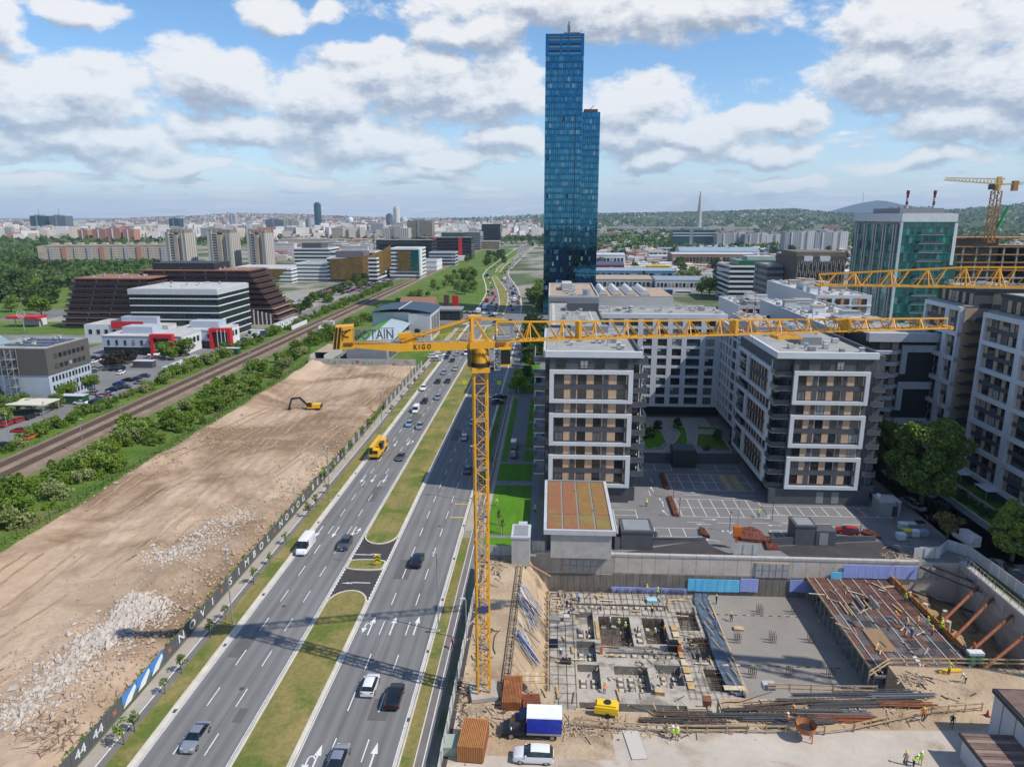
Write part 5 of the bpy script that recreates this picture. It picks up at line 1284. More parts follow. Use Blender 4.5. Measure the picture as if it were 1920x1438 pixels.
nf=44;fh=160/nf
curtain(('S',.3),0,22,17,0,nf-3,fh,'glass_pane');curtain(('W',.3),.3,30,16,0,nf,fh,'glass_pane');curtain(('S',1.3),18,32.3,12,0,33,118.8/33,'glass_pane');curtain(('E',32.2),1.3,24,14,0,33,118.8/33,'glass_pane');curtain(('E',21.7),.3,30,14,119,11,3.7,'glass_pane')
for k in range(nf-2): box(t,'floor_line',0,22.05,.12,.25,k*fh-.09,k*fh+.09,mullm)
for k in range(34): box(t,'floor_line',22.1,32.35,1.1,1.25,k*3.6-.09,k*3.6+.09,mullm)
box(t,'corner_joint',17.7,18.0,-.3,1.2,0,118.8,black)
blu=gl5[0]
zb_=(nf-3)*fh
for k in range(4): box(t,'crown_beam',0,22,0,.35,zb_+k*fh-(.7 if k else 0),zb_+k*fh+.9,blu)
for (a,b_) in ((0,1.7),(8.3,9.4),(12.4,13.5),(20.2,22)): box(t,'crown_pier',a,b_,-.02,.33,zb_,160,blu)
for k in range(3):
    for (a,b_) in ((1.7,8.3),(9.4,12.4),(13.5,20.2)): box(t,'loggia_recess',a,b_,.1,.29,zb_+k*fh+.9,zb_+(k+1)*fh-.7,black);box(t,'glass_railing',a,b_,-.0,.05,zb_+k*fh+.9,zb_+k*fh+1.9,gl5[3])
    if k == 2:
        for (a,b_) in ((1.7,8.3),(9.4,12.4),(13.5,20.2)): box(t,'loggia_ceiling',a,b_,.05,.09,zb_+(k+1)*fh-1.0,zb_+(k+1)*fh-.7,tan)
box(t,'roof_plant_room',10.5,19.6,3,15,159.6,162.2,grey)
for x in (11,13,15,17,19): box(t,'plant_pier',x-.2,x+.2,2.9,2.99,160,162.2,dark)
pipe(t,'mast',(13.4,8,160),(13.4,8,169),.35,dark);
for z in (163,164.5,166): box(t,'antenna_panel',12.4,13.0,7.6,8.0,z,z+1.2,grey);box(t,'antenna_panel',13.8,14.3,7.6,8.0,z-.6,z+.5,grey)
for x in (16,17.5,19.2,20.5): pipe(t,'aerial',(x,6,160),(x,6,164),.1,dark,6)
box(t,'roof_plant_room',23,31,5,15,118.5,121,dark);bar(t,'roof_crane',(26,9,121),(29,8,123.3),.3,grey)
# ------------------------------------------------------------------ teal office tower
t=thing('office_tower','teal glass office tower with silver fins and red striped chimneys','office tower',(145.5,310,0))
box(t,'core',.2,21.3,.3,48,0,58,tealg);fh=3.6
for k in range(16):
    z=2+k*fh;box(t,'floor_band',.3,21.5,-.05,.3,z-.45,z,tealg if k % 2 else mat('teal_panel',(.02,.16,.15),.25,.2))
    if 3 < k < 15: box(t,'balcony_slab',7,16.5,-1.6,.28,z-.22,z,white);box(t,'glass_railing',7,16.5,-1.66,-1.6,z,z+1.0,greenglass)
    for j in range(14):
        if (k*5+j*3) % 7 < 5: box(t,'glass_pane',.4+j*1.5,1.8+j*1.5,.18,.29,z+.05,z+fh-.55,mat('teal_pane',(.03,.2,.19),.08,.5) if (k+j) % 3 else mat('teal_pane_light',(.06,.24,.22),.15))
box(t,'corner_fin',-.9,.1,-.3,.3,0,57.4,ltgrey);box(t,'corner_fin',20.9,22.2,-.3,.3,40,57,white);box(t,'lower_wing',21.4,24,.3,30,0,44,tealg)
for y in np.arange(4,48,9.5):
    for dy in (0,2.4): box(t,'silver_fin',-.45,.15,y+dy,y+dy+.9,0,56.5,steel)
for y in np.arange(1,47,2.4):
    for k in range(15): box(t,'glass_pane',.1,.19,y+.08,y+2.3,2.1+k*fh,1.6+(k+1)*fh,mat('teal_pane',(.03,.2,.19),.08,.5) if (int(y)+k) % 4 else mat('teal_pane_light',(.06,.24,.22),.15))
for k in range(15): box(t,'floor_line',-.1,.2,.3,48,2+k*fh-.2,2+k*fh,mat('teal_dark',(.01,.05,.05),.2))
box(t,'crown_wall',-.6,21.8,-.2,48.4,57.6,61.0,white);box(t,'roof',1,20,1,46,61,61.2,roofgrey)
box(t,'roof_plant_room',2,20,8,34,61.2,63.2,grey);roofbits(t,3,19,8,30,63,22,31)
for x in (6.3,17.5):
    for i in range(5): pipe(t,'striped_chimney',(x,12,63+i*1.5),(x,12,64.5+i*1.5),.5 if i < 4 else .65,[ltgrey,mat('dark_red',(.2,.02,.03),.6)][i % 2] if i < 4 else mat('dark_red',(.2,.02,.03),.6),12)
# concrete frame under construction on the right
t=thing('unfinished_building','unfinished concrete frame building with orange edge boards beside the teal tower','building site',(172,345,0))
for k in range(13):
    z=3.6+k*3.55;box(t,'floor_slab',0,75,0,30,z-.35,z,conc);box(t,'edge_board',0,75,-.12,-.02,z-.4,z+.25,mat('edge_orange',(.36,.17,.06),.8) if k > 8 else conc2)
    for i in range(13): box(t,'column',.2+i*6.1,.9+i*6.1,.2,.9,z-3.55,z-.35,conc)
box(t,'core_wall',20,40,10,20,0,50,conc);box(t,'back_wall',0,75,29,30,0,46,darker)
for i in range(26): bar(t,'site_post',(1+i*2.8,.5,49.8),(1+i*2.8,.5,49.8+random.uniform(1,2.4)),.18,random.choice([rust,orust,conc]))
box(t,'top_scaffold',0,60,1,20,49.8,50.3,mat('edge_orange',(.36,.17,.06),.8))
# warehouses and halls right of the glass tower
def hall(label,x0,x1,y0,y1,h,wm,rm,cat='hall',name='warehouse',ridge=1.5,**kw):
    t=thing(name,label,cat,(x0,y0,0),0,kw.get('group'));w,d=x1-x0,y1-y0;box(t,'wall',0,w,0,d,0,h,wm)
    b=MB();b.quad((-.3,-.4,h+.02),(w+.3,-.4,h+.02),(w+.3,d/2,h+ridge),(-.3,d/2,h+ridge));b.quad((w+.3,d+.4,h+.02),(-.3,d+.4,h+.02),(-.3,d/2,h+ridge),(w+.3,d/2,h+ridge));b.poly([(-.3,-.4,h+.02),(-.3,d/2,h+ridge),(-.3,d+.4,h+.02)]);b.poly([(w+.3,-.4,h+.02),(w+.3,d+.4,h+.02),(w+.3,d/2,h+ridge)])
    b.build('roof',rm,t);n=kw.get('nw',14)
    for i in range(n): window(t,('S',0),1+i*(w-2)/n,1+(i+.7)*(w-2)/n,h*.35,h*.75,0,WM)
    return t
bl_=mat('pale_blue_roof',(.30,.38,.44),.5,.2,var=.08,vscale=.1)
hall('long pale blue roofed hall with a blue eaves stripe right of the glass tower',36,118,690,730,9,mat('hall_blue',(.12,.28,.42),.6),bl_)
hall('low tan roofed workshop row right of the glass tower foot',32,84,596,640,9,ltgrey,rooftan);hall('grey roofed workshop with a white front beside the tan workshop row',86,130,590,632,9,white,mat('metal_roof',(.32,.35,.38),.5,.3))
t=thing('market_hall','hall with four curved white shell roofs behind the courtyard roofs','hall',(30,480,0));box(t,'wall',0,52,0,60,0,7.2,ltgrey);box(t,'roof',0,52,0,60,7.2,7.6,rooftan)
for i in range(4):
    b=MB();x=2+i*9.5;n=8
    for j in range(n):
        a0,a1=j/n,(j+1)/n;f=lambda a: (x+6*a+2.6*0,3.6*math.sin(math.pi*min(1,a*1.0))**.6+8)
        b.quad((x+7*a0,4,8+3.4*math.sin(math.pi*a0)),(x+7*a1,4,8+3.4*math.sin(math.pi*a1)),(x+7*a1,52,8+3.4*math.sin(math.pi*a1)),(x+7*a0,52,8+3.4*math.sin(math.pi*a0)))
    b.poly([(x+7*j/n,4,8+3.4*math.sin(math.pi*j/n)) for j in range(n+1)])
    b.build('shell_roof',mat('shell_white',(.6,.6,.58),.6),t,smooth=True)
hall('red trimmed saw roofed shed beyond the pale blue hall',40,78,770,800,9,mat('dull_red',(.28,.05,.05),.7),mat('dark_metal_roof',(.08,.08,.12),.5),ridge=3)
hall('yellow two storey site office behind the pale blue hall',100,122,745,760,10,mat('bright_yellow',(.68,.43,.02),.6),mat('bright_yellow',(.68,.43,.02),.6),ridge=.4)
hall('white three storey depot with small dark windows right of the glass tower',45,88,860,900,15,white,ltgrey,name='depot',nw=10);hall('long brick fronted shed with pale piers in the industrial quarter',150,250,900,940,14,mat('brown_brick',(.30,.19,.13),.9),rooflight,nw=24)
hall('wide low white hangar at the back of the industrial quarter',180,290,1020,1060,12,white,bl_,ridge=5)
for i in range(14): hall('small grey shed among the trees of the industrial quarter',*(lambda x,y: (x,x+random.uniform(18,40),y,y+20))(random.uniform(60,420),random.uniform(940,1250)),random.uniform(5,9),random.choice([ltgrey,white,beige]),random.choice([rooflight,rooftan,bl_,rust]),nw=4,group='sheds in the industrial quarter')
t=thing('parked_coach','blue trailer parked before the grey roofed workshop','trailer',(82,560,0));box(t,'body',0,13,0,2.6,1,4,PM['blue']);box(t,'chassis',.5,12.5,.2,2.4,.4,1,black)
t=thing('parked_coach','white coach parked beside the blue trailer','coach',(97,560,0));box(t,'body',0,12,0,2.5,.5,3.4,white);box(t,'window_band',.5,11.5,-.05,0,1.7,2.7,carglass);box(t,'window_band',.01,.02,.2,2.3,1.5,2.7,carglass)
def banded(label,x0,x1,y0,y1,h,band,gl_,nf,name='office_building',faces=('S','E','W'),cat='office building',bh=.45,**kw):
    t,w,d=block(name,label,x0,x1,y0,y1,h,kw.get('core',gl_),kw.get('rm'),cat=cat,pm=band,group=kw.get('group'));fh=h/nf
    for k in range(nf+1):
        z=k*fh;zz=min(z+fh*bh*.5,h+.3);z0=max(0,z-fh*bh*.5)
        if 'S' in faces: box(t,'floor_band',-.3,w+.3,-.35,0,z0,zz,band)
        if 'E' in faces: box(t,'floor_band',w,w+.35,.01,d,z0,zz,band)
        if 'W' in faces: box(t,'floor_band',-.35,0,.01,d,z0,zz,band)
    nm=kw.get('mull')
    if nm:
        for j in range(int(w/nm)): box(t,'mullion',j*nm,j*nm+.15,-.15,-.01,0,h,frame_m)
        if 'E' in faces:
            for j in range(int(d/nm)): box(t,'mullion',w+.01,w+.15,j*nm,j*nm+.15,0,h,frame_m)
    return t,w,d
t,w,d=banded('white and green banded office with a green roof storey among the trees on the right',128,175,520,560,25,white,glass,7)
box(t,'green_storey',6,w-1,1,30,25.6,29,mat('green_glass',(.03,.14,.07),.3));box(t,'roof_plant_room',14,34,10,25,29,31.5,rooflight)
t,w,d=block('office_building','brown grey office with dense vertical fins left of the teal tower',144,172,430,470,36,mat('fin_back',(.09,.075,.06),.7),roofgrey)
for i in range(26):
    for k in range(6): o_=(i*7+k*3) % 5*.9;box(t,'facade_fin',.4+i*1.08,.72+i*1.08,-.4,0,2+k*5.4+o_,6.6+k*5.4+o_*.4,conc)
box(t,'roof_plant_room',4,9,-.2,6,34,37,white);box(t,'roof_plant_room',13,19,-.2,6,34,37,white);box(t,'attic',-.2,28.2,1,30,36.7,39.5,mat('fin_brown',(.16,.13,.09),.8))
t,w,d=banded('plain dark grey office wall left of the finned office',134,143.5,452,480,30,grey,dark,8)

# ------------------------------------------------------------------ courtyard garden between the blocks
def bed(pts,m,lab=None):
    o=sheet('planting_bed',pts,.42,m,'structure',thick=.42);strip('kerb',pts+[pts[0]],.28,0,.5,conc2)
sheet('courtyard_paving',rect(20.8,47.5,171,211.5),.03,mat('courtyard_paving',(.30,.29,.28),.8,var=.1,vscale=.5))
G_=lambda *ps: [tuple(at(a,b_))[:2] for a,b_ in ps]
bed(G_((1206,836),(1215,845),(1238,842),(1250,832),(1240,812),(1215,806),(1195,815)),lawn);bed(G_((1258,840),(1285,843),(1290,830),(1285,804),(1262,803),(1275,815),(1268,828)),lawn);bed(G_((1305,838),(1345,848),(1372,848),(1350,818),(1308,815)),grass);bed(G_((1308,808),(1350,810),(1345,803),(1305,802)),lawn)
t=thing('garden_wall','long dark wall between the courtyard garden and the car park','wall',(20.8,170,0));box(t,'wall',0,10,0,.4,0,2.6,dark);box(t,'wall',16,26.5,0,.4,0,2.6,dark);box(t,'railing',0,10,-.1,-.05,2.6,3.4,steel)
t=thing('vent_house','dark cube shaped vent house at the edge of the courtyard garden','kiosk',(30.4,166.5,0));box(t,'wall',0,5.6,0,5,0,4.4,darker);box(t,'roof',.2,5.4,.2,4.8,4.4,4.6,dark)
for i in range(16): x,y=random.choice([(random.uniform(21.5,31),random.uniform(172,176)),(random.uniform(38,47),random.uniform(173,186)),(random.uniform(22,30),random.uniform(188,200))]);tag(shared('bush',bush_me[random.choice([0,4,5])],None,(x,y,.2),x,random.uniform(.3,.55)),'low green shrub in a courtyard planting bed','bush','shrubs in the courtyard beds')
# ------------------------------------------------------------------ cranes
def truss_tri(t,x0,x1,zb,h0,h1,hw,n,m,w=.16,wd=.09):
    """triangular jib lying along local x: two bottom chords, one top chord, diagonals"""
    dx=(x1-x0)/n;H=lambda i: zb+h0+(h1-h0)*i/n
    for s in (-hw,hw): bar(t,'bottom_chord',(x0,s,zb),(x1,s,zb),w,m)
    bar(t,'top_chord',(x0,0,H(0)),(x1,0,H(n)),w*1.1,m)
    for i in range(n):
        xa,xb,xm=x0+i*dx,x0+(i+1)*dx,x0+(i+.5)*dx;ztop=H(i)
        for s in (-hw,hw):
            bar(t,'lattice_brace',(xa,0,H(i)),(xm+dx*.2,s,zb),wd,m);bar(t,'lattice_brace',(xb,0,H(i+1)),(xm+dx*.2,s,zb),wd,m) if i % 2 else None
            if i % 2 == 0: bar(t,'lattice_post',(xa,0,H(i)),(xa,s,zb),wd,m)
        bar(t,'cross_brace',(xa,-hw,zb),(xa,hw,zb),wd,m);bar(t,'cross_brace',(xa,-hw,zb),(xb,hw,zb),wd*.8,m)
def mast(t,zb,zt,hw,seg,m,w=.2,wd=.1):
    for sx in (-hw,hw):
        for sy in (-hw,hw): box(t,'mast_leg',sx-w/2,sx+w/2,sy-w/2,sy+w/2,zb,zt,m)
    n=int(round((zt-zb)/seg));dz_=(zt-zb)/n
    for i in range(n):
        z=zb+i*dz_
        for k,(a,c) in enumerate((((-hw,-hw),(hw,-hw)),((hw,-hw),(hw,hw)),((hw,hw),(-hw,hw)),((-hw,hw),(-hw,-hw)))):
            if i % 2: a,c=c,a
            bar(t,'mast_brace',(a[0],a[1],z),(c[0],c[1],z+dz_),wd,m)
            if i % 3 == 0: bar(t,'mast_ring',(a[0],a[1],z),(c[0],c[1],z),wd,m)
t=thing('tower_crane','large yellow tower crane standing beside the right carriageway, its jib crossing the picture','crane',(-8.0,79.6,.2),R(13))
box(t,'foundation_block',-1.7,1.7,-1.7,1.7,-.1,.45,conc)
mast(t,.45,42.6,.75,1.5,crane_y,.2,.085)
mg=mat('ladder_grey',(.24,.22,.2),.6)
for s in (-.28,.28): box(t,'ladder_rail',s-.03,s+.03,.3,.36,.9,42,mg)
b=MB()
for i in range(120): b.box(-.28,.28,.31,.35,1.2+i*.34,1.24+i*.34)
b.build('ladder_rungs',mg,t)['kind']='stuff'
for z in (6.5,12.5,18.5,24.5,30.5,36.5): box(t,'rest_platform',-.7,.7,-.7,.7,z,z+.06,mg)
box(t,'advert_panel',-.7,.6,-.95,-.9,12.0,12.9,mat('navy_sheet',(.03,.05,.12),.6))
box(t,'ring_support',-1.05,1.05,-1.05,1.05,42.4,43.0,crane_y);pipe(t,'slewing_ring',(0,0,43.1),(0,0,43.5),1.2,darker,20);pipe(t,'slewing_drum',(0,0,43.5),(0,0,45.2),1.0,crane_y,20)
box(t,'turntable',-1.25,1.6,-.95,.95,45.2,46.0,crane_y)
# cathead frame
for s in (-.8,.8):
    bar(t,'cathead_post',(-.9,s,46),(-.9,s*.5,48.7),.3,crane_y);bar(t,'cathead_post',(.9,s,46),(-.7,s*.5,48.6),.26,crane_y)
box(t,'cathead_cap',-1.3,.2,-.5,.5,48.55,48.85,crane_y);bar(t,'cathead_beam',(-.9,0,48.6),(3.2,0,48.2),.22,crane_y)
# cab hanging on the right of the mast
box(t,'operator_cab',2.2,3.3,-1.5,-.3,43.4,45.1,carglass);box(t,'cab_roof',2.1,3.4,-1.6,-.2,45.1,45.25,crane_y);box(t,'cab_floor',2.1,3.4,-1.6,-.2,43.25,43.4,crane_y);box(t,'cab_bracket',1.2,3.6,-.2,.4,44.9,45.6,crane_y)
box(t,'banner_panel',1.45,2.15,-1.35,-1.3,42.7,45.3,ltgrey);box(t,'electric_cabinet',-1.95,-1.5,-1.3,-.2,43.2,45.0,darker);box(t,'slewing_motor',1.8,3.4,-.9,.9,46.02,46.5,grey);box(t,'wind_sign',2.2,4.0,.1,.2,46.6,48.1,steel)
def lett(s,sz,loc,m=black,rot=(R(90),0,0),bold=.01): o=shared('lettering',text_mesh(s,sz,m,bold,.02),t,loc);o.rotation_euler=rot;return o
lett('POTAIN',.5,(0,-1.04,44.5));lett('POTAIN',.62,(1.8,-1.38,44.0),rot=(R(90),R(-90),0))
truss_tri(t,1.9,60.3,45.9,2.15,1.15,.75,30,crane_y,.17,.10)
for x in (11.6,31,46): box(t,'jib_joint',x-.18,x+.18,-.85,.85,45.75,48.1-(x-2)/60*1,crane_y)
box(t,'jib_end',60.1,60.6,-.9,.9,45.7,46.1,crane_y)
box(t,'trolley',36.4,39.6,-1.0,1.0,45.15,45.5,crane_y)
# counter jib
for s in (-.62,.62): box(t,'counter_jib_beam',-12.2,-1.2,s-.12,s+.12,45.1,46.0,crane_y)
b=MB()
for s in (-.62,.62): b.poly([(-12.2,s-.12,45.1),(-12.2,s-.12,46),(-20.8,s-.12,46.35),(-20.8,s-.12,45.95)]);b.poly([(-12.2,s+.12,45.1),(-20.8,s+.12,45.95),(-20.8,s+.12,46.35),(-12.2,s+.12,46)]);b.quad((-12.2,s-.12,46),(-12.2,s+.12,46),(-20.8,s+.12,46.35),(-20.8,s-.12,46.35));b.quad((-12.2,s-.12,45.1),(-20.8,s-.12,45.95),(-20.8,s+.12,45.95),(-12.2,s+.12,45.1))
b.build('counter_jib_end',crane_y,t)['kind']='stuff'
box(t,'walkway',-20,-1.4,-.48,.48,45.95,46.03,mg)
for s in (-.7,.7):
    bar(t,'guard_rail',(-12,s,46.9),(-1.8,s,46.9),.06,crane_y);bar(t,'pendant_bar',(-1.1,s*.5,48.6),(-11.6,s,46.3),.13,crane_y);bar(t,'pendant_bar',(-1.1,s*.3,48.4),(-9.4,s*.8,46.6),.09,crane_y)
    for i in range(9): box(t,'rail_post',-12+i*1.25,-11.94+i*1.25,s-.03,s+.03,46,46.9,crane_y)
b=MB();b.poly([(-11.5,-.5,46.0),(-9.6,-.5,46.0),(-10.2,-.5,47.2),(-12.2,-.5,47.0)]);b.poly([(-11.5,.5,46.0),(-12.2,.5,47.0),(-10.2,.5,47.2),(-9.6,.5,46.0)]);b.quad((-12.2,-.5,47),(-10.2,-.5,47.2),(-10.2,.5,47.2),(-12.2,.5,47));b.quad((-11.5,-.5,46),(-12.2,-.5,47),(-12.2,.5,47),(-11.5,.5,46));b.build('winch_frame',crane_y,t)
lett('K I G O',.78,(-8.6,-.76,45.57))
box(t,'advert_frame',-18.4,-12.6,-.9,-.84,46.4,46.5,mg);box(t,'advert_frame',-18.4,-12.6,-.9,-.84,47.75,47.85,mg)
for i in range(14): box(t,'advert_post',-18.4+i*.44,-18.35+i*.44,-.88,-.84,46.3,47.8,mg)
lett('POTAIN',1.5,(-15.4,-.95,47.1),mat('sign_grey',(.10,.10,.11),.6),bold=.03)
cb=MB();cb.poly([(-21.5,-.85,45.6),(-18.4,-.85,45.6),(-18.4,-.85,48.15),(-20.9,-.85,48.05)]);cb.poly([(-21.5,.85,45.6),(-20.9,.85,48.05),(-18.4,.85,48.15),(-18.4,.85,45.6)]);cb.quad((-20.9,-.85,48.05),(-18.4,-.85,48.15),(-18.4,.85,48.15),(-20.9,.85,48.05));cb.quad((-18.4,-.85,45.6),(-18.4,.85,45.6),(-18.4,.85,48.15),(-18.4,-.85,48.15));cb.quad((-21.5,.85,45.6),(-21.5,-.85,45.6),(-20.9,-.85,48.05),(-20.9,.85,48.05));cb.quad((-21.5,-.85,45.6),(-21.5,.85,45.6),(-18.4,.85,45.6),(-18.4,-.85,45.6))
cb.build('ballast_panel',crane_y,t)
for x in (-20.95,-20.45): bar(t,'black_stripe',(x-.18,-.89,45.62),(x+.28,-.89,48.0),.05,black,.22)
lett('KIGO',.55,(-19.2,-.9,46.1));
for (p_,q_) in (((-19.9,-.89,46.6),(-19.9,-.89,47.8)),((-19.9,-.89,47.5),(-18.7,-.89,47.75)),((-19.9,-.89,47.1),(-19.2,-.89,47.6)),((-19.9,-.89,47.1),(-19.1,-.89,46.9))): bar(t,'emblem_stroke',p_,q_,.05,black,.1)
KX=.76
for o in [c for c in t.children if (c.location.x < -1.3 and c.location.z > 44) or c.name.startswith(('counter_jib_end','winch_frame','ballast_panel','pendant_bar'))]:
    if o.rotation_mode == 'QUATERNION':
        h_=o.rotation_quaternion @ Vector((0,o.scale.y/2,0));p_,q_=o.location-h_,o.location+h_;p_.x *= KX;q_.x *= KX;d_=q_-p_
        o.rotation_quaternion=d_.to_track_quat('Y','Z');o.location=(p_+q_)/2;o.scale.y=d_.length
    elif o.name.startswith('slew'): pass
    else: o.location.x *= KX;o.scale.x *= KX
# fittings: hoist rope and hanging yellow block over the site
t=thing('crane_hook','orange hook block hanging low over the retaining wall from a thin rope','crane hook',(28.9,118.0,0));
# second crane: only its jib reaches the picture
p2=Vector((75,84.5,0));tip=Vector((32.2,88,0));dd=tip-p2
pipe(t,'rope',(5.4,-6.3,3.2),(5.4,-6.3,51),.03,darker,6);box(t,'hook_block',4.7,6.1,-6.7,-5.9,1.4,3.2,PM['orange']);box(t,'hook',5.2,5.6,-6.5,-6.1,.1,1.4,PM['orange'])
t.location=(29.5,129.5,1.2)
t=thing('tower_crane','second yellow tower crane whose jib enters over the east block from the right border','crane',(75,84.5,0),math.atan2(dd.y,dd.x))
mast(t,-7.5,50.5,.9,1.8,crane_y,.24,.12);pipe(t,'slewing_drum',(0,0,50.4),(0,0,51.8),1.3,crane_y,16);box(t,'turntable',-1.7,1.9,-1.2,1.2,51.8,52.4,crane_y)
L2=dd.length;truss_tri(t,1.9,L2*.45,51.9,2.9,2.3,.8,9,crane_y,.19,.11);truss_tri(t,L2*.45,L2*.62,51.9,2.3,2.25,.8,4,crane_y,.18,.1);truss_tri(t,L2*.62,L2,51.9,2.25,1.25,.75,8,crane_y,.17,.09)
box(t,'counter_jib_beam',-14,-1.3,-.7,.7,51.6,52.3,crane_y);box(t,'ballast_panel',-17,-13.6,-1.1,1.1,51.2,54.2,crane_y);box(t,'cathead_post',-1.1,-.5,-.4,.4,52.4,55.2,crane_y);box(t,'operator_cab',1.6,3.3,-2,-.6,49.7,52,carglass);box(t,'jib_end',L2-.2,L2+.25,-.8,.8,51.7,52.0,crane_y)
# third crane far right with a green climbing frame
q=atY(1855,450,345);t=thing('tower_crane','distant orange tower crane with a pale jib above the unfinished concrete frame','crane',(q.x,345,0),0)
mast(t,48,71,1.5,2.6,mat('crane_brown',(.38,.19,.06),.6),.4,.24);pipe(t,'slewing_drum',(0,0,71),(0,0,73.5),1.7,crane_far,12)
jm=mat('crane_jib_pale',(.62,.42,.2),.6)
for (xa,xb,z_) in ((-22,2,75.6),): 
    for s in (-.8,.8): bar(t,'bottom_chord',(-23.5,s,75.8),(3,s,73.8),.35,jm)
    bar(t,'top_chord',(-23.5,0,76.8),(3,0,76.2),.35,jm)
    for i in range(16): bar(t,'lattice_brace',(-23+i*1.6,0,76.7),(-22.2+i*1.6,-.8,75.7-i*.11),.2,jm);bar(t,'lattice_brace',(-22.2+i*1.6,.8,75.7-i*.11),(-21.4+i*1.6,0,76.7),.2,jm)
box(t,'counter_jib_beam',2,10.5,-.7,.7,73.6,74.3,jm);box(t,'ballast_panel',6.5,8.6,-1,1,71,75.4,mat('crane_brown',(.38,.19,.06),.6));box(t,'ballast_panel',8.8,10.8,-.9,.9,73.6,75,white);box(t,'operator_cab',-3.6,-1.7,-1,.8,71.6,73.9,darker);box(t,'cathead_post',-.6,1.4,-.4,.4,73.4,77.2,crane_far)
bar(t,'climbing_frame',(1.4,-1.9,54),(5.2,-1.9,64.5),1.6,mat('frame_green',(.04,.38,.06),.6),.5)
# ------------------------------------------------------------------ lamps, masts, signs
def lamp(x,y,h,label,side=1,arm=1.0,group='street lamps',head2=False):
    t=thing('street_lamp',label,'street lamp',(x,y,.03),0,group);pipe(t,'pole',(0,0,0),(0,0,h),.09,polegrey,8);box(t,'pole_foot',-.25,.25,-.25,.25,0,.12,conc2)
    pipe(t,'lamp_arm',(0,0,h-.05),(side*arm,0,h+.12),.05,polegrey,6);box(t,'lamp_head',min(side*arm,side*(arm-.75)),max(side*arm,side*(arm-.75)),-.17,.17,h+.08,h+.22,ltgrey)
    if head2: box(t,'lamp_head',-side*.9,-side*.1,-.15,.15,h+.05,h+.18,ltgrey)
    return t
for (px_,py_,h,lab) in [(437,1172,12.2,'street lamp on the left verge just beyond the crane shadow'),(617,938,12,'street lamp on the left verge near the brown field fence'),(716,812,12,'slender street lamp on the left verge beside the dirt exit'),(775,742,12,'street lamp on the left verge near the blocked exit'),(814,695,11,'street lamp on the far left verge')]:
    p=at(px_,py_);lamp(-47.2,p.y,h,lab,1,.5,'lamps on the left verge')
for (px_,py_,h,lab) in [(806,1182,12.4,'street lamp on the right verge casting a long thin shadow'),(872,940,12.4,'street lamp on the right verge beside the crane mast'),(900,818,12,'street lamp behind the crane mast')]:
    p=at(px_,py_);lamp(-16.0,p.y,h,lab,-1,.6,'lamps on the right verge')
p=at(873,1200);lamp(-11.6,p.y,6.5,'short lamp behind the white hoarding beside the cycle path',-1,.8,None)
for i,y in enumerate((262,285,315,345)): lamp(-13.5,y,11,'double armed lamp on the shaded right pavement',-1,2.2,'double lamps near the junction',True)
for (px_,py_,h) in ((158,850,9),(88,805,8),(18,1010-180,8),(316,708,8),(147,745,10),(470,705,9),(600,590,8),(655,565,8)): p=at(px_,py_);lamp(p.x,p.y,h,'grey lamp mast beside the railway parking road',1,.6,'lamp masts by the railway')
for y in (96,142,190,240,300,365,430,500):
    for x in (-122.6,): 
        t=thing('railway_mast','slim railway signal wire mast beside the near track','railway mast',(x,y,0),0,'masts along the railway');pipe(t,'pole',(0,0,0),(0,0,8),.11,polegrey,6);box(t,'bracket',-2.6,0,-.04,.04,7.2,7.32,polegrey)
for (x,y,h,lab) in ((27.4,147,4.5,'dark red post on the planter island in the shaded car park'),(26.8,136.6,4.2,'dark red post at the near planter island'),(35.5,130.5,4.0,'dark red post near the spiral planter'),(45.3,136,4.2,'dark red post by the double bay row'),(60.6,131,4.2,'dark red post beside the parked red hatchback'),(69.6,136.5,4.2,'dark red post near the kiosk')):
    t=thing('bollard_lamp',lab,'lamp post',(x,y,0),0,'dark red posts in the car park');pipe(t,'pole',(0,0,0),(0,0,h),.07,mat('post_red',(.16,.04,.03),.6),6);box(t,'lamp_head',-.15,.15,-.15,.15,h,h+.2,mat('post_red',(.16,.04,.03),.6))
p=at(708,1062);t=thing('traffic_sign','yellow and black chevron sign on the small median island','road sign',(p.x,p.y,.15),0)
sy_=mat('sign_yellow',(.85,.62,.01),.5)
for s in (-.5,.5): pipe(t,'post',(s*.6,0,0),(s*.6,0,1.0),.03,steel,6)
box(t,'sign_panel',-.55,.55,-.03,.03,.5,2.1,sy_)
for z in (.75,1.3): b=MB();b.poly([(-.5,-.036,z),(0,-.036,z+.35),(.5,-.036,z),(.5,-.036,z+.28),(0,-.036,z+.63),(-.5,-.036,z+.28)]);b.build('chevron',black,t)
for (px_,py_,lab) in ((871,717,'small square yellow sign on the median beside the crane mast'),(936,718,'yellow sign on the pavement right of the crane mast')):
    p=at(px_,py_+14);t=thing('traffic_sign',lab,'road sign',(p.x,p.y,.1));pipe(t,'post',(0,0,0),(0,0,2.4),.05,steel,6);box(t,'sign_panel',-.7,.7,-.06,-.05,2.0,3.4,mat('sign_lime',(.8,.8,.02),.5));pipe(t,'lamp_arm',(0,0,2.4),(0,0,3.3),.04,steel,6)
p=at(648,1052);t=thing('traffic_sign','round sign on a thin post beside the small island','road sign',(p.x,p.y,.1));pipe(t,'post',(0,0,0),(0,0,2.6),.04,steel,6);pipe(t,'sign_disc',(0,-.03,2.4),(0,.03,2.4),.35,PM['blue'],14)
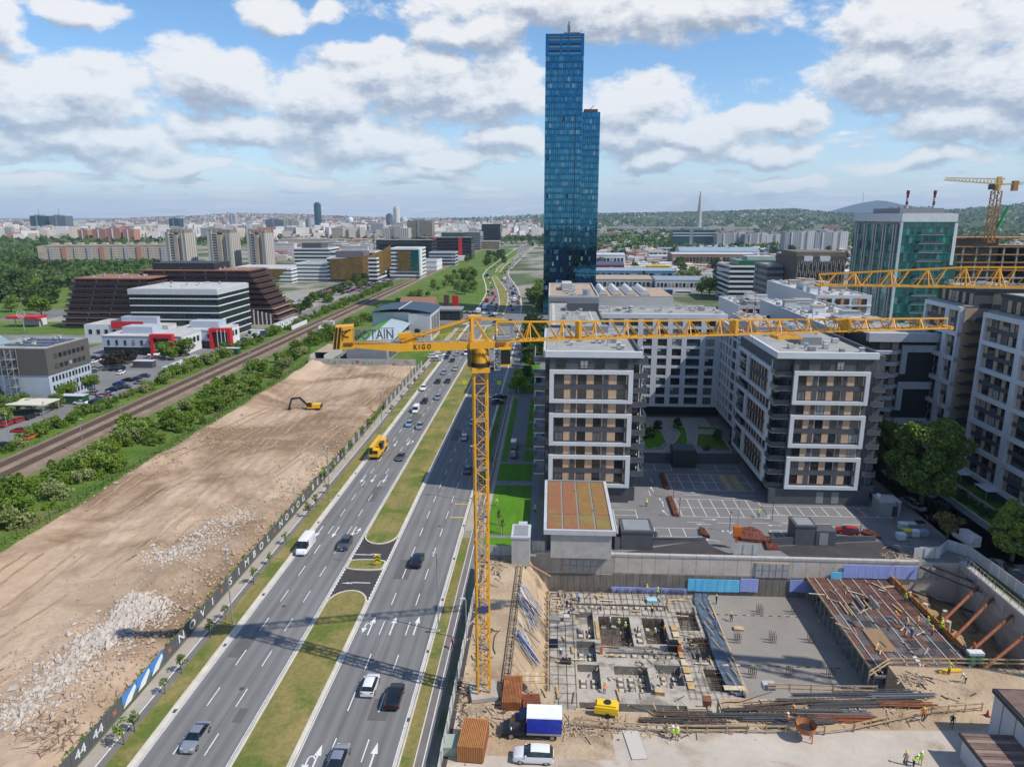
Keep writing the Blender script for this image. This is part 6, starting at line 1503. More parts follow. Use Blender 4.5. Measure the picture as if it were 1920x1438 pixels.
# ------------------------------------------------------------------ fences
ban=mat('banner_charcoal',(.085,.088,.085),.7,var=.1,vscale=.8);sky_p=mat('print_sky',(.05,.22,.55),.5);wprint=mat('print_white',(.7,.7,.68),.5);oprint=mat('print_orange',(.5,.16,.04),.6)
t=thing('banner_fence','long dark banner fence with large white letters between footpath and dirt lot','fence',(-52.35,40,0))
words={}
seq='44|44|#|IMG|IMG|IMG|#|N|O|V|I|#|S|I|M|B|O|L|#|N|O|V|O|G|#|B|E|O|G|R|A|D|A|#|N|O|V|I|S|I|M|B|O|L'
pyc=[1418,1375,1345,1305,1278,1250,1228,1203,1182,1160,1138,1120,1105,1085,1070,1053,1037,1024,1008,993,978,965,952]
Ys=[at(149,1418).y]
for (px_,py_) in ((140,1425),(171,1381),(200,1352),(226,1310),(252,1284),(283,1256),(303,1232),(327,1208),(345,1186),(363,1164),(382,1142),(398,1124),(414,1108),(432,1089),(446,1074),(459,1057),(473,1041),(485,1028),(499,1012),(510,997),(523,982),(538,968),(551,955)): words[len(words)]=at(px_,py_).y
ws=[words[k] for k in sorted(words)]
ws=[66.5+i*3.15 for i in range(0)] or ws
# even spacing fitted to the measured ends
a0,a1=ws[0],ws[-1];stp=(a1-a0)/(len(ws)-1)
for i,s_ in enumerate(seq.split('|')):
    y=a0+i*stp-40
    if y > 130: break
    box(t,'banner_panel',-.05,.0,y-stp/2+.03,y+stp/2-.03,.15,2.25,ban)
    box(t,'post',-.12,-.06,y-stp/2-.04,y-stp/2+.04,0,2.6,steel)
    if s_ == '#': 
        for dy,dz2 in ((0,1.2),(-.22,1.4),(.22,1.4),(-.2,1.0),(.2,1.0)): box(t,'emblem',.003,.02,y+dy-.13,y+dy+.13,dz2-.1,dz2+.12,oprint)
    elif s_ == 'IMG':
        box(t,'printed_picture',.003,.01,y-stp/2+.05,y+stp/2-.05,.95,2.22,sky_p);b=MB();b.poly([(.012,y-stp/2+.1,.4),(.012,y+.2,.4),(.012,y+stp/2-.1,1.5),(.012,y+stp/2-.4,2.0),(.012,y-.4,1.35)]);b.build('printed_tower',wprint,t);box(t,'printed_park',.003,.01,y-stp/2+.05,y+stp/2-.05,.2,.93,mat('print_park',(.10,.12,.1),.6))
    elif s_.strip(): 
        o=shared('lettering',text_mesh(s_,1.85 if len(s_) == 1 else 1.55,mat('banner_letter',(.62,.62,.6),.8),.02,.01),t,(.02,y,1.15));o.rotation_euler=(R(90),0,R(90));o.scale=(1.25,1,1)
y=40.
while y < 90+0: break
yy=40+130
while yy < 283:
    if not 196 < yy < 216: box(t,'banner_panel',-.05,0,yy-40-1.5,yy-40+1.5,.15,2.25,[ban,mat('banner_pale',(.3,.31,.32),.7)][int(yy/3) % 2])
    yy += 3.1
for i in range(9): yy=a0-stp*(i+1);(box(t,'banner_panel',-.05,0,yy-40-stp/2+.03,yy-40+stp/2-.03,.15,2.25,ban) if yy > 41 else None)
t=thing('hoarding_fence','white metal hoarding between the cycle path and the crane','fence',(-11.6,50,0));y=0
while y < 62: box(t,'hoarding_panel',-.04+.03*math.sin(y),.03,y,y+2.35,0,2.1,rooflight if int(y) % 3 else ltgrey);box(t,'post',.05,.12,y-.04,y+.04,0,2.3,steel);y += 2.4
t=thing('mesh_fence','thin dark wire fence along the foot of the bush strip','fence',(-101.2,60,0))
for i in range(75): pipe(t,'post',(0,i*3,0),(0,i*3,1.9),.05,darker,5)
for z in (.5,1.,1.5,1.85): box(t,'wire',-.02,.02,0,222,z-.02,z+.02,darker)
t=thing('graffiti_wall','grey concrete boundary wall covered in graffiti at the far end of the dirt lot','wall',(-100,283.5,0));gcol=[mat('graf_teal',(.10,.30,.28),.8),mat('graf_grey',(.3,.3,.3),.8),mat('graf_red',(.45,.04,.03),.8),mat('graf_white',(.5,.5,.5),.8),conc]
x=0.
while x < 45:
    box(t,'wall_panel',x,x+2.46,0,.2,0,2.6,conc2);m_=gcol[0] if 8 < x < 26 and random.random() < .8 else random.choice(gcol)
    for k in range(4): a=x+random.uniform(.1,1.6);z=random.uniform(.3,1.5);bar(t,'graffiti_stroke',(a,-.03,z),(a+random.uniform(.2,.9),-.03,z+random.uniform(-.2,.8)),.03,m_,random.uniform(.15,.5))
    x += 2.5
# ------------------------------------------------------------------ the building pit
wallm=mat('pit_wall_concrete',(.52,.46,.39),.85,var=.14,vscale=.35,dirt=(.7,.6,(.30,.26,.21)),bump=.2)
lag=mat('pit_lagging',(.185,.165,.14),.9,var=.22,vscale=.8,aniso=(1,1,.4))
cslab=groundmat('fresh_concrete',(.30,.27,.235),(.235,.212,.185),.09,(.28,.255,.225),.07,.58,bump=.15,bs=1.2,rough=.55,fine=.8,fc=.05)
gslab=groundmat('blinding_concrete',(.48,.43,.365),(.36,.325,.28),.35,(.24,.215,.18),.3,.57,bump=.3,fine=2,fc=.12)
t=thing('retaining_wall','long stained concrete retaining wall between car park and building pit','wall',(0,119.6,0))
box(t,'wall',-5,74,0,.5,-9.5,-.02,wallm)
x=-4.8
while x < 66:
    w_=2.45;box(t,'wall_panel',x,x+w_-.06,-.07,0,-3.6,-.3,wallm if 12 < x else conc);box(t,'coping_block',x,x+w_-.04,-.16,.66,-.3,.12,conc2);x += w_
x=.2
while x < 46.6:
    box(t,'lagging_panel',x,x+1.14,-.16,0,-7.5,-3.75-.25*(x < 12),lag);x += 1.2
for (x0,x1,z0,z1,nm) in ((2.9,9.2,-3.6,-.9,'a'),(37.6,43.6,-3.7,-.9,'b'),(65.0,70.5,-3.0,-1.0,'c')):
    for i in range(5):
        for k in range(2): xa=x0+(x1-x0)*i/5;za=z0+(z1-z0)*k/2;box(t,'plastic_sheet',xa+.07,xa+(x1-x0)/5-.07,-.3,-.2,za+.07,za+(z1-z0)/2-.07,mat('sheet_grey',(.34,.34,.35),.5,var=.2,vscale=1.5))
    box(t,'hatch_frame',x0-.1,x1+.1,-.2,-.08,z0-.12,z1+.12,timber)
for (x0,x1,z0,z1,m_,lab) in ((11.8,25.6,-7.4,-6.3,bluesheet,'narrow periwinkle insulation strip low on the retaining wall'),(25.7,35.0,-6.7,-4.3,cyansheet,'bright cyan insulation sheets leaning on the retaining wall'),(35.1,38.3,-6.5,-4.0,bluesheet,'short periwinkle insulation panel right of the cyan sheets'),(43.9,50.8,-6.3,-4.0,bluesheet,'periwinkle and cyan insulation sheets left of the brown deck'),(51.0,53,-5.6,-2.2,cyansheet,'small upright cyan sheet at the deck corner'),(53.1,66,-3.2,-.75,bluesheet,'long periwinkle insulation band above the brown deck')):
    s_=thing('insulation_sheets',lab,'insulation',(x0,119.25,0));n=max(1,int((x1-x0)/1.25));wd=(x1-x0)/n
    for i in range(n): box(s_,'sheet',i*wd,(i+1)*wd-.02,-.06*random.random(),.08,z0-.1*random.random(),z1,m_)
# soil sides and floor
tag(box(None,'pit_wall',PX0-.3,1,80.3,80.6,-9.4,-.01,sitedirt),kind='structure');tag(box(None,'pit_wall',22,46.9,80.3,80.6,-9.4,-.01,sitedirt),kind='structure');tag(box(None,'pit_wall',.7,1,77.2,80.29,-9.4,-.01,sitedirt),kind='structure');tag(box(None,'pit_wall',22,22.3,77.2,80.29,-9.4,-.01,sitedirt),kind='structure');tag(box(None,'pit_wall',.7,22.3,76.9,77.19,-9.4,-.01,sitedirt),kind='structure');tag(box(None,'pit_wall',46.9,74,88.5,88.8,-9.4,-.01,concdark),kind='structure')
tag(box(None,'pit_floor',PX0,74,80.6,119.6,-9.6,-9.4,sitedirt),kind='structure')
b=MB();nx,ny=16,80
for j in range(ny+1):
    for i in range(nx+1):
        f=i/nx;y=80.6+39*j/ny;x=PX0+f*(4.9+.5*hn(1,y,.2));z=-7.7*f**1.15+(.5*hn(x,y,.35)+.25*hn(x,y,1.1))*math.sin(math.pi*f)
        b.v.append((x,y,z-.01))
for j in range(ny):
    for i in range(nx): k=j*(nx+1)+i;b.f.append((k,k+1,k+nx+2,k+nx+1));b.mi.append(0)
tag(b.build('earth_bank',sitedirt,smooth=True),kind='structure')
# foundation with recesses, as a stepped solid
REC=[(5,8,104.2,112.4),(4.9,7.9,98.2,103.6),(4.8,8.2,91.6,97.4),(8.9,14.2,102.6,111.2),(16.3,20.1,103.4,111.0),(10.4,15.5,91.2,97.3),(17,20.6,93,97.9),(4.8,20.,84.6,88.6),(22.5,25.8,107.6,113),(23,26.4,99.6,105.4),(24,27.4,92,97.2),(2.9,21,113.6,115.2),(9.4,22.2,99.4,100.9)]
DEP=[1.1,1.2,1.3,1.9,1.9,1.5,1.5,1.3,1.2,1.2,1.2,.35,.35]
xs=sorted({.3,27.6}|{v for r_ in REC for v in r_[:2]});ys=sorted({77.25,80.6,119.4}|{v for r_ in REC for v in r_[2:]})
def fz(x,y):
    for r_,d_ in zip(REC,DEP):
        if r_[0] < x < r_[1] and r_[2] < y < r_[3]: return -7.5-d_
    return -7.5
b=MB();Z=[[fz((xs[i]+xs[i+1])/2,(ys[j]+ys[j+1])/2) for j in range(len(ys)-1)] for i in range(len(xs)-1)]
for i in range(len(xs)-1):
    for j in range(len(ys)-1):
        x0,x1,y0,y1,z=xs[i],xs[i+1],ys[j],ys[j+1],Z[i][j]
        b.quad((x0,y0,z),(x1,y0,z),(x1,y1,z),(x0,y1,z),0)
        if i+1 < len(xs)-1 and Z[i+1][j] != z: z2=Z[i+1][j];b.quad((x1,y0,z),(x1,y0,z2),(x1,y1,z2),(x1,y1,z),1)
        if j+1 < len(ys)-1 and Z[i][j+1] != z: z2=Z[i][j+1];b.quad((x0,y1,z),(x1,y1,z),(x1,y1,z2),(x0,y1,z2),1)
tag(b.build('foundation_slab',[gslab,mat('shutter_grey',(.22,.21,.19),.8,var=.25,vscale=1.2)]),kind='structure')
pads=thing('footing_pads','pale square footing pads standing in rows in the left half of the pit','footings',(0,0,0));padm=mat('pad_concrete',(.52,.47,.37),.85,var=.1,vscale=1);padd=mat('pad_kerb_dark',(.13,.115,.1),.9,var=.3,vscale=2)  # pale pads, each set on a darker raised kerb
def padrow(x0,x1,y0,y1,nx_,ny_,z):
    for i in range(nx_):
        for j in range(ny_):
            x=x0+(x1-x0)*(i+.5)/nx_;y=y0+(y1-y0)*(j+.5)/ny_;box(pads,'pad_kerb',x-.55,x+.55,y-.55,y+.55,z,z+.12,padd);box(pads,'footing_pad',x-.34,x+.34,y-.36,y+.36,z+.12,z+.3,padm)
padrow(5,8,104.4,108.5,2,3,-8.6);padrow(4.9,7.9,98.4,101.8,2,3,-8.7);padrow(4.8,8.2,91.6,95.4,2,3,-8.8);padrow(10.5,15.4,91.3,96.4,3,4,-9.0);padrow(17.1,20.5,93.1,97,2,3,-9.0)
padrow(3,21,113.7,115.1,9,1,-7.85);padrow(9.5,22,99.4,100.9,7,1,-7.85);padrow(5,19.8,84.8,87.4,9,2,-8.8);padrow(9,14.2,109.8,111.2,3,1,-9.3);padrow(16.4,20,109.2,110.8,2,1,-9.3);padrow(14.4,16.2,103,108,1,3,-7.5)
rb=mat('rebar_brown',(.13,.095,.07),.85,var=.35,vscale=3)
b=MB()
for (x0,x1,y0,y1,z,s_) in ((8.9,14.2,102.6,109.5,-8.9,.24),(16.3,20.1,103.4,109,-8.9,.26),(22.5,25.8,107.6,113,-8.1,.3),(23,26.4,99.6,105.4,-8.1,.3),(24,27.4,92,97.2,-8.1,.3),(20.8,27.4,90,119,-7.35,.95),(.6,4.6,82,118,-7.42,1.3),(4.6,20.8,111.6,119,-7.42,1.1)):
    x=x0
    while x <= x1: b.beam((x,y0,z),(x,y1,z),.05);x += s_
    y=y0
    while y <= y1: b.beam((x0,y,z+.06),(x1,y,z+.06),.05);y += s_*1.6
for _ in range(420):
    r_=random.choice(REC[3:5]+REC[8:11]);x,y=random.uniform(r_[0],r_[1]),random.choice([random.uniform(r_[2],r_[3]),r_[3]-.3,r_[3]-.3]);b.beam((x,y,-9.2),(x+random.uniform(-.1,.1),y,-7.5+random.uniform(-.4,.7)),.045)
for _ in range(200): x=random.uniform(.5,27);b.beam((x,119.1,-7.5),(x,119.1,-6.2-random.random()),.05)
b.build('reinforcement',rb)['kind']='stuff'
# loose boards on the foundation
lp=[timber,mat('board_orange',(.50,.33,.15),.8,var=.2,vscale=1),mat('board_pale',(.56,.46,.32),.8,var=.2,vscale=1),mat('board_grey',(.3,.27,.23),.85)]
for i in range(70):
    x=random.choice([random.uniform(.6,4.4),random.uniform(8.3,10.2),random.uniform(21,27),random.uniform(1,26)]);y=random.choice([random.uniform(81,91),random.uniform(97.5,103),random.uniform(111.5,118)])
    if fz(x,y) < -7.6: continue
    tag(bar(None,'board',(x,y,-7.28+.03*(i % 4)),(x+random.uniform(-.4,.4),y+random.uniform(1.2,3.2),-7.26+.03*(i % 4)) if i % 2 else (x+random.uniform(1.2,3),y+random.uniform(-.3,.3),-7.26+.03*(i % 4)),random.uniform(.18,.42),lp[i % 4],.05),'loose timber board lying on the foundation in the pit','board','loose boards in the pit')
for i,(x,y,w_) in enumerate(((8.55,105.5,.55),(8.55,108.2,.55))): tag(box(None,'board',x-.28,x+.28,y-1.3,y+1.3,-7.45,-7.33,lp[1]),['nearer','farther'][i]+' orange formwork board along the left rebar recess','board')
for i in range(9): tag(box(None,'board',20.9,21.9,92+i*1.9,93.5+i*1.9,-7.3,-7.22,lp[i % 2+1]),'orange tinted board in the walkway beside the tarpaulin','board','boards of the walkway in the pit')
# side timber lagging on the left edge of the foundation
b_=thing('timber_lagging','row of rough timber posts at the foot of the earth bank','posts',(.2,84,-8))
for i in range(40): pipe(b_,'timber_post',(0,i*.85,0),(.05*math.sin(i),i*.85,1.9+.4*math.sin(i*3)),.2,mat('log',(.36,.27,.16),.9,var=.2,vscale=2),7)
# slab field on the right with column starters
tag(box(None,'fresh_concrete_slab',27.6,47.4,80.6,119.4,-9.3,-7.5,cslab),kind='structure')
tag(box(None,'concrete_strip',47.4,50.5,80.6,119.4,-9.3,-7.9,conc),kind='structure')
for i,(px_,py_) in enumerate(((1382,1203),(1448,1203),(1520,1203),(1424,1150),(1490,1150),(1410,1268),(1481,1268),(1557,1268))):
    p=at(px_,py_,-7.5);t=thing('column_starter','cage of upright starter bars standing on the grey slab, number %d counted in rows' % (i+1) if 0 else ['front left','middle','right hand'][i % 3]+' cage of starter bars in the '+['middle row','back row','front row'][(0 if i < 3 else 1 if i < 5 else 2)]+' on the grey slab','starter bars',(p.x,p.y,-7.5),0,'starter bar cages on the slab')
    for k in range(8): a=(k % 4-1.5)*.3;box(t,'rebar',a-.03,a+.03,(-.4 if k < 4 else .4)-.03,(-.4 if k < 4 else .4)+.03,0,1.6+.1*(k % 3),rustdk)
    for z in (.3,.7,1.1): box(t,'stirrup',-.5,.5,-.44,-.41,z,z+.04,rustdk);box(t,'stirrup',-.5,.5,.41,.44,z,z+.04,rustdk)
for (y,x0,x1) in ((112.8,29.5,43.5),(98.5,31,45.5)):
    t=thing('joint_strip','dashed light and dark strip laid across the '+('back' if y > 105 else 'front')+' of the grey slab','strip',(x0,y,-7.49));x=0
    while x < x1-x0: box(t,'strip_piece',x,x+.55,-.07,.07,0,.05,timber if int(x*2) % 3 else black);x += .75
# tarpaulin strip
tarp=mat('tarpaulin',(.10,.13,.17),.35,var=.3,vscale=1.2,bump=.8,bscale=2.5)
L_=[at(*p,-7.3) for p in [(1305,1108),(1300,1125),(1312,1160),(1325,1190),(1335,1222),(1345,1248),(1358,1280),(1370,1300)]];R_=[at(*p,-7.3) for p in [(1322,1100),(1330,1128),(1345,1162),(1356,1192),(1368,1222),(1380,1252),(1392,1285),(1400,1308)]]
b=MB();n=8
for i in range(8):
    for j in range(n+1): p=L_[i].lerp(R_[i],j/n);b.v.append((p.x+random.uniform(-.15,.15),p.y+random.uniform(-.2,.2),-7.3+random.uniform(-.02,.28)))
for i in range(7):
    for j in range(n): k=i*(n+1)+j;b.f.append((k,k+1,k+n+2,k+n+1));b.mi.append(0)
o=b.build('tarpaulin',tarp);tag(o,'long crumpled dark blue tarpaulin along the left edge of the grey slab','tarpaulin')
for i in range(18): f=i/18;p=at(1310+f*75+random.uniform(-8,14),1130+f*170,-7.1);tag(bar(None,'batten',p+Vector((0,0,.2)),p+Vector((.5,-2.1,.2)),.12,timber,.06),'thin timber batten weighing down the dark tarpaulin','batten','battens on the tarpaulin')
tag(bar(None,'board',at(1328,1120,-7.1),at(1402,1300,-7.1),.22,timber,.12),'long straight edge board between tarpaulin and grey slab','board');p=at(1378,1290,-7);tag(box(None,'board',p.x-1.6,p.x+1.4,p.y-.5,p.y+.5,-7.0,-6.9,lp[2]),'wide pale board at the near end of the tarpaulin','board')
# formwork deck
dm=[mat('form_brown',(.135,.062,.04),.55,var=.25,vscale=1),mat('form_brown_b',(.105,.05,.035),.55,var=.25,vscale=1),mat('form_grey',(.135,.115,.11),.6,var=.2,vscale=1),mat('form_grey_b',(.10,.085,.085),.6,var=.2,vscale=1),mat('form_dark',(.045,.042,.045),.6)]
t=thing('formwork_deck','raised deck of brown and grey formwork panels with pale joint lines','formwork deck',(46.9,91.5,-3.5))
def xr(y): return 14.2+(28-y)*.09
for j in range(16):
    y=.05+j*1.75;n=13;w_=xr(y)/n
    for i in range(n):
        if (i in (2,3) and j in (9,10)) or (i in (5,6) and j in (11,10)) or (i < 2 and j == 0): continue
        fr=1-j/16;m_=random.choice(dm[:2]) if fr < .45 else random.choice(dm[2:4]+dm[:1]) if random.random() < .85 else dm[4]
        box(t,'formwork_panel',i*w_+.02,(i+1)*w_-.04,y,y+1.7,-.12+.02*((i+j) % 2),.02*((i*j) % 3),m_)
for i in range(7):
    x=1.1+i*2.2;
    bar(t,'joint_strip',(x,.3,.09),(x+.1,27.6,.09),.13,mat('joint_pale',(.5,.47,.42),.7),.03)
for i in range(15): box(t,'prop',.1,.25,i*1.9+.3,i*1.9+.45,-5.8 if i else -4.4,-.15,steel);box(t,'prop',3.1,3.25,i*1.9+.3,i*1.9+.45,-5.8,-.15,steel)
for x in (.2,3.2,7,11): box(t,'girder',x,x+.15,0,28,-.42,-.16,lp[1])
box(t,'cross_beam',-.1,14,-.1,.1,-.5,-.14,steel);box(t,'edge_board',-.12,-.02,0,28,-.3,.12,timber);box(t,'shaft_wall',2.3,2.45,15.7,19.4,-4,.3,lp[2]);box(t,'shaft_wall',4.4,4.55,15.7,19.4,-4,.3,conc2);box(t,'shaft_wall',5.6,5.75,17.5,21,-4,.7,conc2);box(t,'shaft_wall',8,8.15,17.5,21,-4,.7,conc2)
for i in range(9): x=2+(i % 3)*4;y=5+(i//3)*8;[box(t,'rebar',x+k*.22,x+k*.22+.04,y,y+.04,0,1.3,rustdk) for k in range(4)]
p=at(1650,1200,-3.4);tag(box(None,'plywood_sheet',p.x-1.5,p.x+1.3,p.y-3.0,p.y+3.0,-3.42,-3.33,lp[1].copy() if 0 else mat('ply_tan',(.27,.17,.09),.7,var=.1,vscale=1)),'single tan plywood sheet lying on the grey part of the deck','plywood sheet')
tag(box(None,'plywood_sheet',at(1726,1245,-3.4).x-.3,at(1726,1245,-3.4).x+.3,93,96,-3.4,-3.34,white),'narrow white sheet lying near the front of the deck','sheet')
t=thing('safety_net','orange safety net along the outer edge of the deck','safety net',(61.9,92,-3.5));netm=mat('net_orange',(.42,.17,.03),.8,var=.3,vscale=2)
for i in range(14): box(t,'net_panel',-i*.02+.7-i*.07,.76-i*.07,i*2,i*2+1.85,-.6,.9,netm);bar(t,'post',(.75-i*.07,i*2,-1),(.75-i*.07,i*2,1.2),.08,rust)
for i,px_ in enumerate((1822,1836)):
    p=at(px_,1250,-3.5);t=thing('portable_toilet',('left' if i == 0 else 'right')+' one of two green portable toilets with white roofs at the deck corner','portable toilet',(p.x,p.y+.5,-3.4),0);box(t,'cabin',-.5,.5,-.5,.5,0,1.7,mat('toilet_green',(.02,.18,.10),.5));box(t,'roof',-.52,.52,-.52,.52,1.7,2.1,white);box(t,'door',-.38,.38,-.53,-.5,.1,1.6,mat('toilet_green_b',(.03,.26,.16),.5))
# east part: earth, piles, struts
b=MB();nx,ny=26,66
for j in range(ny+1):
    for i in range(nx+1):
        x=61.5+12.3*i/nx;y=88.9+30.4*j/ny;f=i/nx;z=-4.6-3.6*f+1.2*hn(x,y,.3)+.5*hn(x,y,.9)
        if y < 102: z=-4.8+(-8.4+4.8)*min(1,f*3)+.4*hn(x,y,.6)
        b.v.append((x,y,max(-9.3,z)))
for j in range(ny):
    for i in range(nx): k=j*(nx+1)+i;b.f.append((k,k+1,k+nx+2,k+nx+1));b.mi.append(0)
tag(b.build('pit_earth',groundmat('ochre_dirt',(.38,.26,.13),(.22,.15,.08),.25,(.10,.08,.06),.2,.6,bump=.8,bs=1.5,fine=1.5,fc=.15),smooth=True),kind='structure')
t=thing('pile_wall','pale concrete side wall of the pit held by rusty struts','wall',(73.4,88.8,0));box(t,'wall',0,.6,0,30.8,-9.4,-.2,conc);
for i in range(12): box(t,'wall_panel',-.06,0,.1+i*2.55,2.55+i*2.55,-3.2,-.3,conc2 if i % 2 else conc)
box(t,'capping_beam',-.3,.9,0,30.8,-.2,.35,conc2)
for i,(a,c) in enumerate(((( 73.2,113.6),(62,105)),((73.2,109.6),(62.2,101.2)),((73.2,104.6),(62.3,97.4)),((73.2,100.2),(62.3,93.6)),((73.2,96.4),(64.5,90.6)))):
    tag(pipe(None,'steel_strut',(a[0],a[1],-1.2),(c[0],c[1],-4.3),.24,rust,12),['farthest','second','third','fourth','nearest'][i]+' rusty pipe strut between side wall and deck edge, counted from the back','strut','rusty struts')
for i,(a,c) in enumerate((((66,118.9,-.6),(73,112.2,-1.5)),((68.5,119.2,-.5),(73.2,114.6,-1)),((64.5,117.5,-4.5),(72.8,113,-5.8)))): tag(pipe(None,'steel_strut',a,c,.2,darker,10),['long upper','short upper','low'][i]+' black corner strut in the back corner of the pit','strut','black corner struts')
tag(pipe(None,'steel_strut',(-4.8,117.4,-.4),(.6,119.3,-4.6),.24,mat('pipe_brown',(.25,.17,.12),.7),12),'brown inclined pipe strut below the concrete kiosk','strut')
for (x,y) in ((62.8,113.5),(64.2,112.3),(66.4,110.2),(65.2,107.0)): tag(pipe(None,'concrete_pile',(x,y,-8),(x,y,-4.0),.42,mat('pile',(.48,.41,.31),.9,var=.15,vscale=1),12),'pale concrete pile head rising from the ochre earth','pile','pile heads in the pit corner')
# scaffold along the east rim
t=thing('rim_scaffold','steel tube railing and stairs along the east rim of the pit','scaffold',(73.6,88,.2))
for i in range(17): pipe(t,'scaffold_tube',(0,i*2,0),(0,i*2,1.5),.05,rustdk if i % 2 else steel,6)
for z in (.6,1.4): pipe(t,'scaffold_tube',(0,0,z),(0,33,z),.045,timber,6)
for i in range(9): pipe(t,'scaffold_tube',(-1.5,22+i,-3),(.2,22.5+i,1.4),.05,steel,6);pipe(t,'scaffold_tube',(-1.5,22+i,0),(.2,22.5+i,-3),.05,steel,6)
t=thing('panel_fence','white panel fence bending round the street corner above the pit','fence',(0,0,0));pf=[(66.8,121.2),(70.5,121.6),(73.5,124.5),(76.0,122.3),(76.4,116),(76.9,108),(77.2,100),(77.3,92)]
for (a,c) in zip(pf,pf[1:]):
    a,c=Vector((*a,0)),Vector((*c,0));n=max(1,round((c-a).length/2));d=(c-a)/n
    for i in range(n): p_=a+d*i;bar(t,'fence_panel',p_+Vector((0,0,1.1)),p_+d*.97+Vector((0,0,1.1)),.06,rooflight if i % 3 else ltgrey,2.1)
# ------------------------------------------------------------------ structures on the rim
sed=[groundmat('sedum_a',(.30,.125,.07),(.24,.12,.06),.6,(.24,.16,.06),.25,.58,fine=3,fc=.2),groundmat('sedum_b',(.29,.15,.065),(.22,.14,.05),.6,(.22,.19,.06),.2,.58,fine=3,fc=.2)]
t=thing('pavilion','low concrete pavilion with a rust red sedum roof in eight beds','pavilion',(-.7,117.9,0));box(t,'wall',1.3,12.2,.4,3,-.3,4.4,conc2);box(t,'wall',.6,12.4,3,24.8,0,4.4,dark);box(t,'roof_slab',0,12.9,0,25,4.4,5.0,ltgrey)
box(t,'roof_edge',0,12.9,0,.5,5,5.3,ltgrey);box(t,'roof_edge',0,12.9,24.5,25,5,5.3,grey);box(t,'roof_edge',0,.5,.5,24.5,5,5.3,ltgrey);box(t,'roof_edge',12.3,12.9,.5,24.5,5,5.3,ltgrey)
for i in range(4):
    for (a,c) in ((.6,7.2),(7.5,24.3)): box(t,'sedum_bed',.7+i*2.95,.7+i*2.95+2.6,a,c,5.0,5.16,sed[0 if i < 2 else 1])
box(t,'roof_channel',.5,12.3,.5,24.5,5.0,5.06,grey);pipe(t,'roof_outlet',(6.2,19,5),(6.2,19,5.5),.12,steel);pipe(t,'roof_outlet',(9.3,9.2,5),(9.3,9.2,5.4),.15,steel)
t=thing('vent_house','narrow tall concrete kiosk with a grey lid beside the lawn','kiosk',(-6.3,114.9,0));box(t,'wall',0,3.2,0,5.2,-.4,4.9,conc2);box(t,'roof_slab',-.1,3.3,-.1,5.3,4.9,5.25,ltgrey);box(t,'roof_lid',.35,2.85,.4,4.8,5.25,5.3,grey);box(t,'roof_box',1,2.6,5.3,6.2,3.8,5.4,ltgrey)
t=thing('ramp_house','dark grey ramp house with a tapering side wall behind the red roofed pavilion','ramp building',(13.6,121.6,0));box(t,'wall',0,5.8,0,5.6,0,3.3,dark);box(t,'roof_edge',-.1,5.9,-.1,5.7,3.3,3.75,dark);box(t,'roof_lid',.5,5.3,.5,5.1,3.4,3.8,grey)
b=MB();b.poly([(-1.2,-.2,0),(16.5,4.8,0),(16.5,4.8,.5),(5.8,1.6,1.7),(5.8,1.6,2.2),(-1.2,-.2,2.4)]);b.poly([(-1.2,.1,2.4),(5.8,1.9,2.2),(5.8,1.9,1.7),(16.5,5.1,.5),(16.5,5.1,0),(-1.2,.1,0)]);b.quad((-1.2,-.2,2.4),(5.8,1.6,2.2),(5.8,1.9,2.2),(-1.2,.1,2.4));b.quad((5.8,1.6,1.7),(16.5,4.8,.5),(16.5,5.1,.5),(5.8,1.9,1.7));b.build('ramp_wall',dark,t)
for x in (6.4,7.2): pipe(t,'spiral_duct',(x,5,0),(x,5,1.6),.42,steel,12)
t=thing('ramp_house','dark grey ramp house in the middle of the car park rim','ramp building',(46.2,125.2,0));box(t,'wall',0,3.8,0,4.2,0,3.6,dark);box(t,'roof_edge',-.1,3.9,-.1,4.3,3.6,3.95,dark);box(t,'roof_lid',.4,3.4,.4,3.8,3.7,4.0,grey);box(t,'wall',3.81,7.4,-.1,3,0,3.0,dark);box(t,'door',4.4,6.0,-.16,-.1,.2,2.6,grey)
b=MB();b.poly([(-4.6,-.6,0),(16,2.6,0),(16,2.6,.9),(7.4,1.2,1.5),(-4.6,-.6,1.5)]);b.poly([(-4.6,-.3,1.5),(7.4,1.5,1.5),(16,2.9,.9),(16,2.9,0),(-4.6,-.3,0)]);b.quad((-4.6,-.6,1.5),(7.4,1.2,1.5),(7.4,1.5,1.5),(-4.6,-.3,1.5));b.quad((7.4,1.2,1.5),(16,2.6,.9),(16,2.9,.9),(7.4,1.5,1.5));b.build('ramp_wall',dark,t)
for x in (4.4,5.2): pipe(t,'spiral_duct',(x,4.6,0),(x,4.6,1.5),.42,steel,12)
sheet('ramp_asphalt',[(12.4,119.9),(30,126.6),(30.5,124),(34,120)],.02,patch_m);sheet('ramp_asphalt',[(42,124.4),(62.5,127.6),(65,124),(63,120.1),(44,120.1)],.02,patch_m)
mul=mat('bark_mulch',(.16,.05,.03),.9,var=.4,vscale=2,bump=.8,bscale=3)
def planter(pts,lab,h=.5):
    o=sheet('planter',pts,h,mul,None,thick=h);tag(o,lab,'planter','planters with red bark')
    pg=[Vector((p[0],p[1],0)) for p in pts];c=sum(pg,Vector())/len(pg);bb=MB()
    for _ in range(160): k=random.randrange(len(pg));q=c.lerp(pg[k].lerp(pg[(k+1) % len(pg)],random.random()),random.random()**.5*.95);rock(bb,(q.x,q.y,h+.02),random.uniform(.08,.2))
    bb.build('bark_pieces',mul,o)['kind']='stuff'
planter([(26.2,152.3),(27.2,151.6),(27.4,161.5),(26.5,161.5)],'long planter with red bark at the left end of the shaded bays')
planter([(25.8,137.2),(26.8,137.0),(27,147),(26,147)],'long planter with red bark at the left end of the sunny bays')
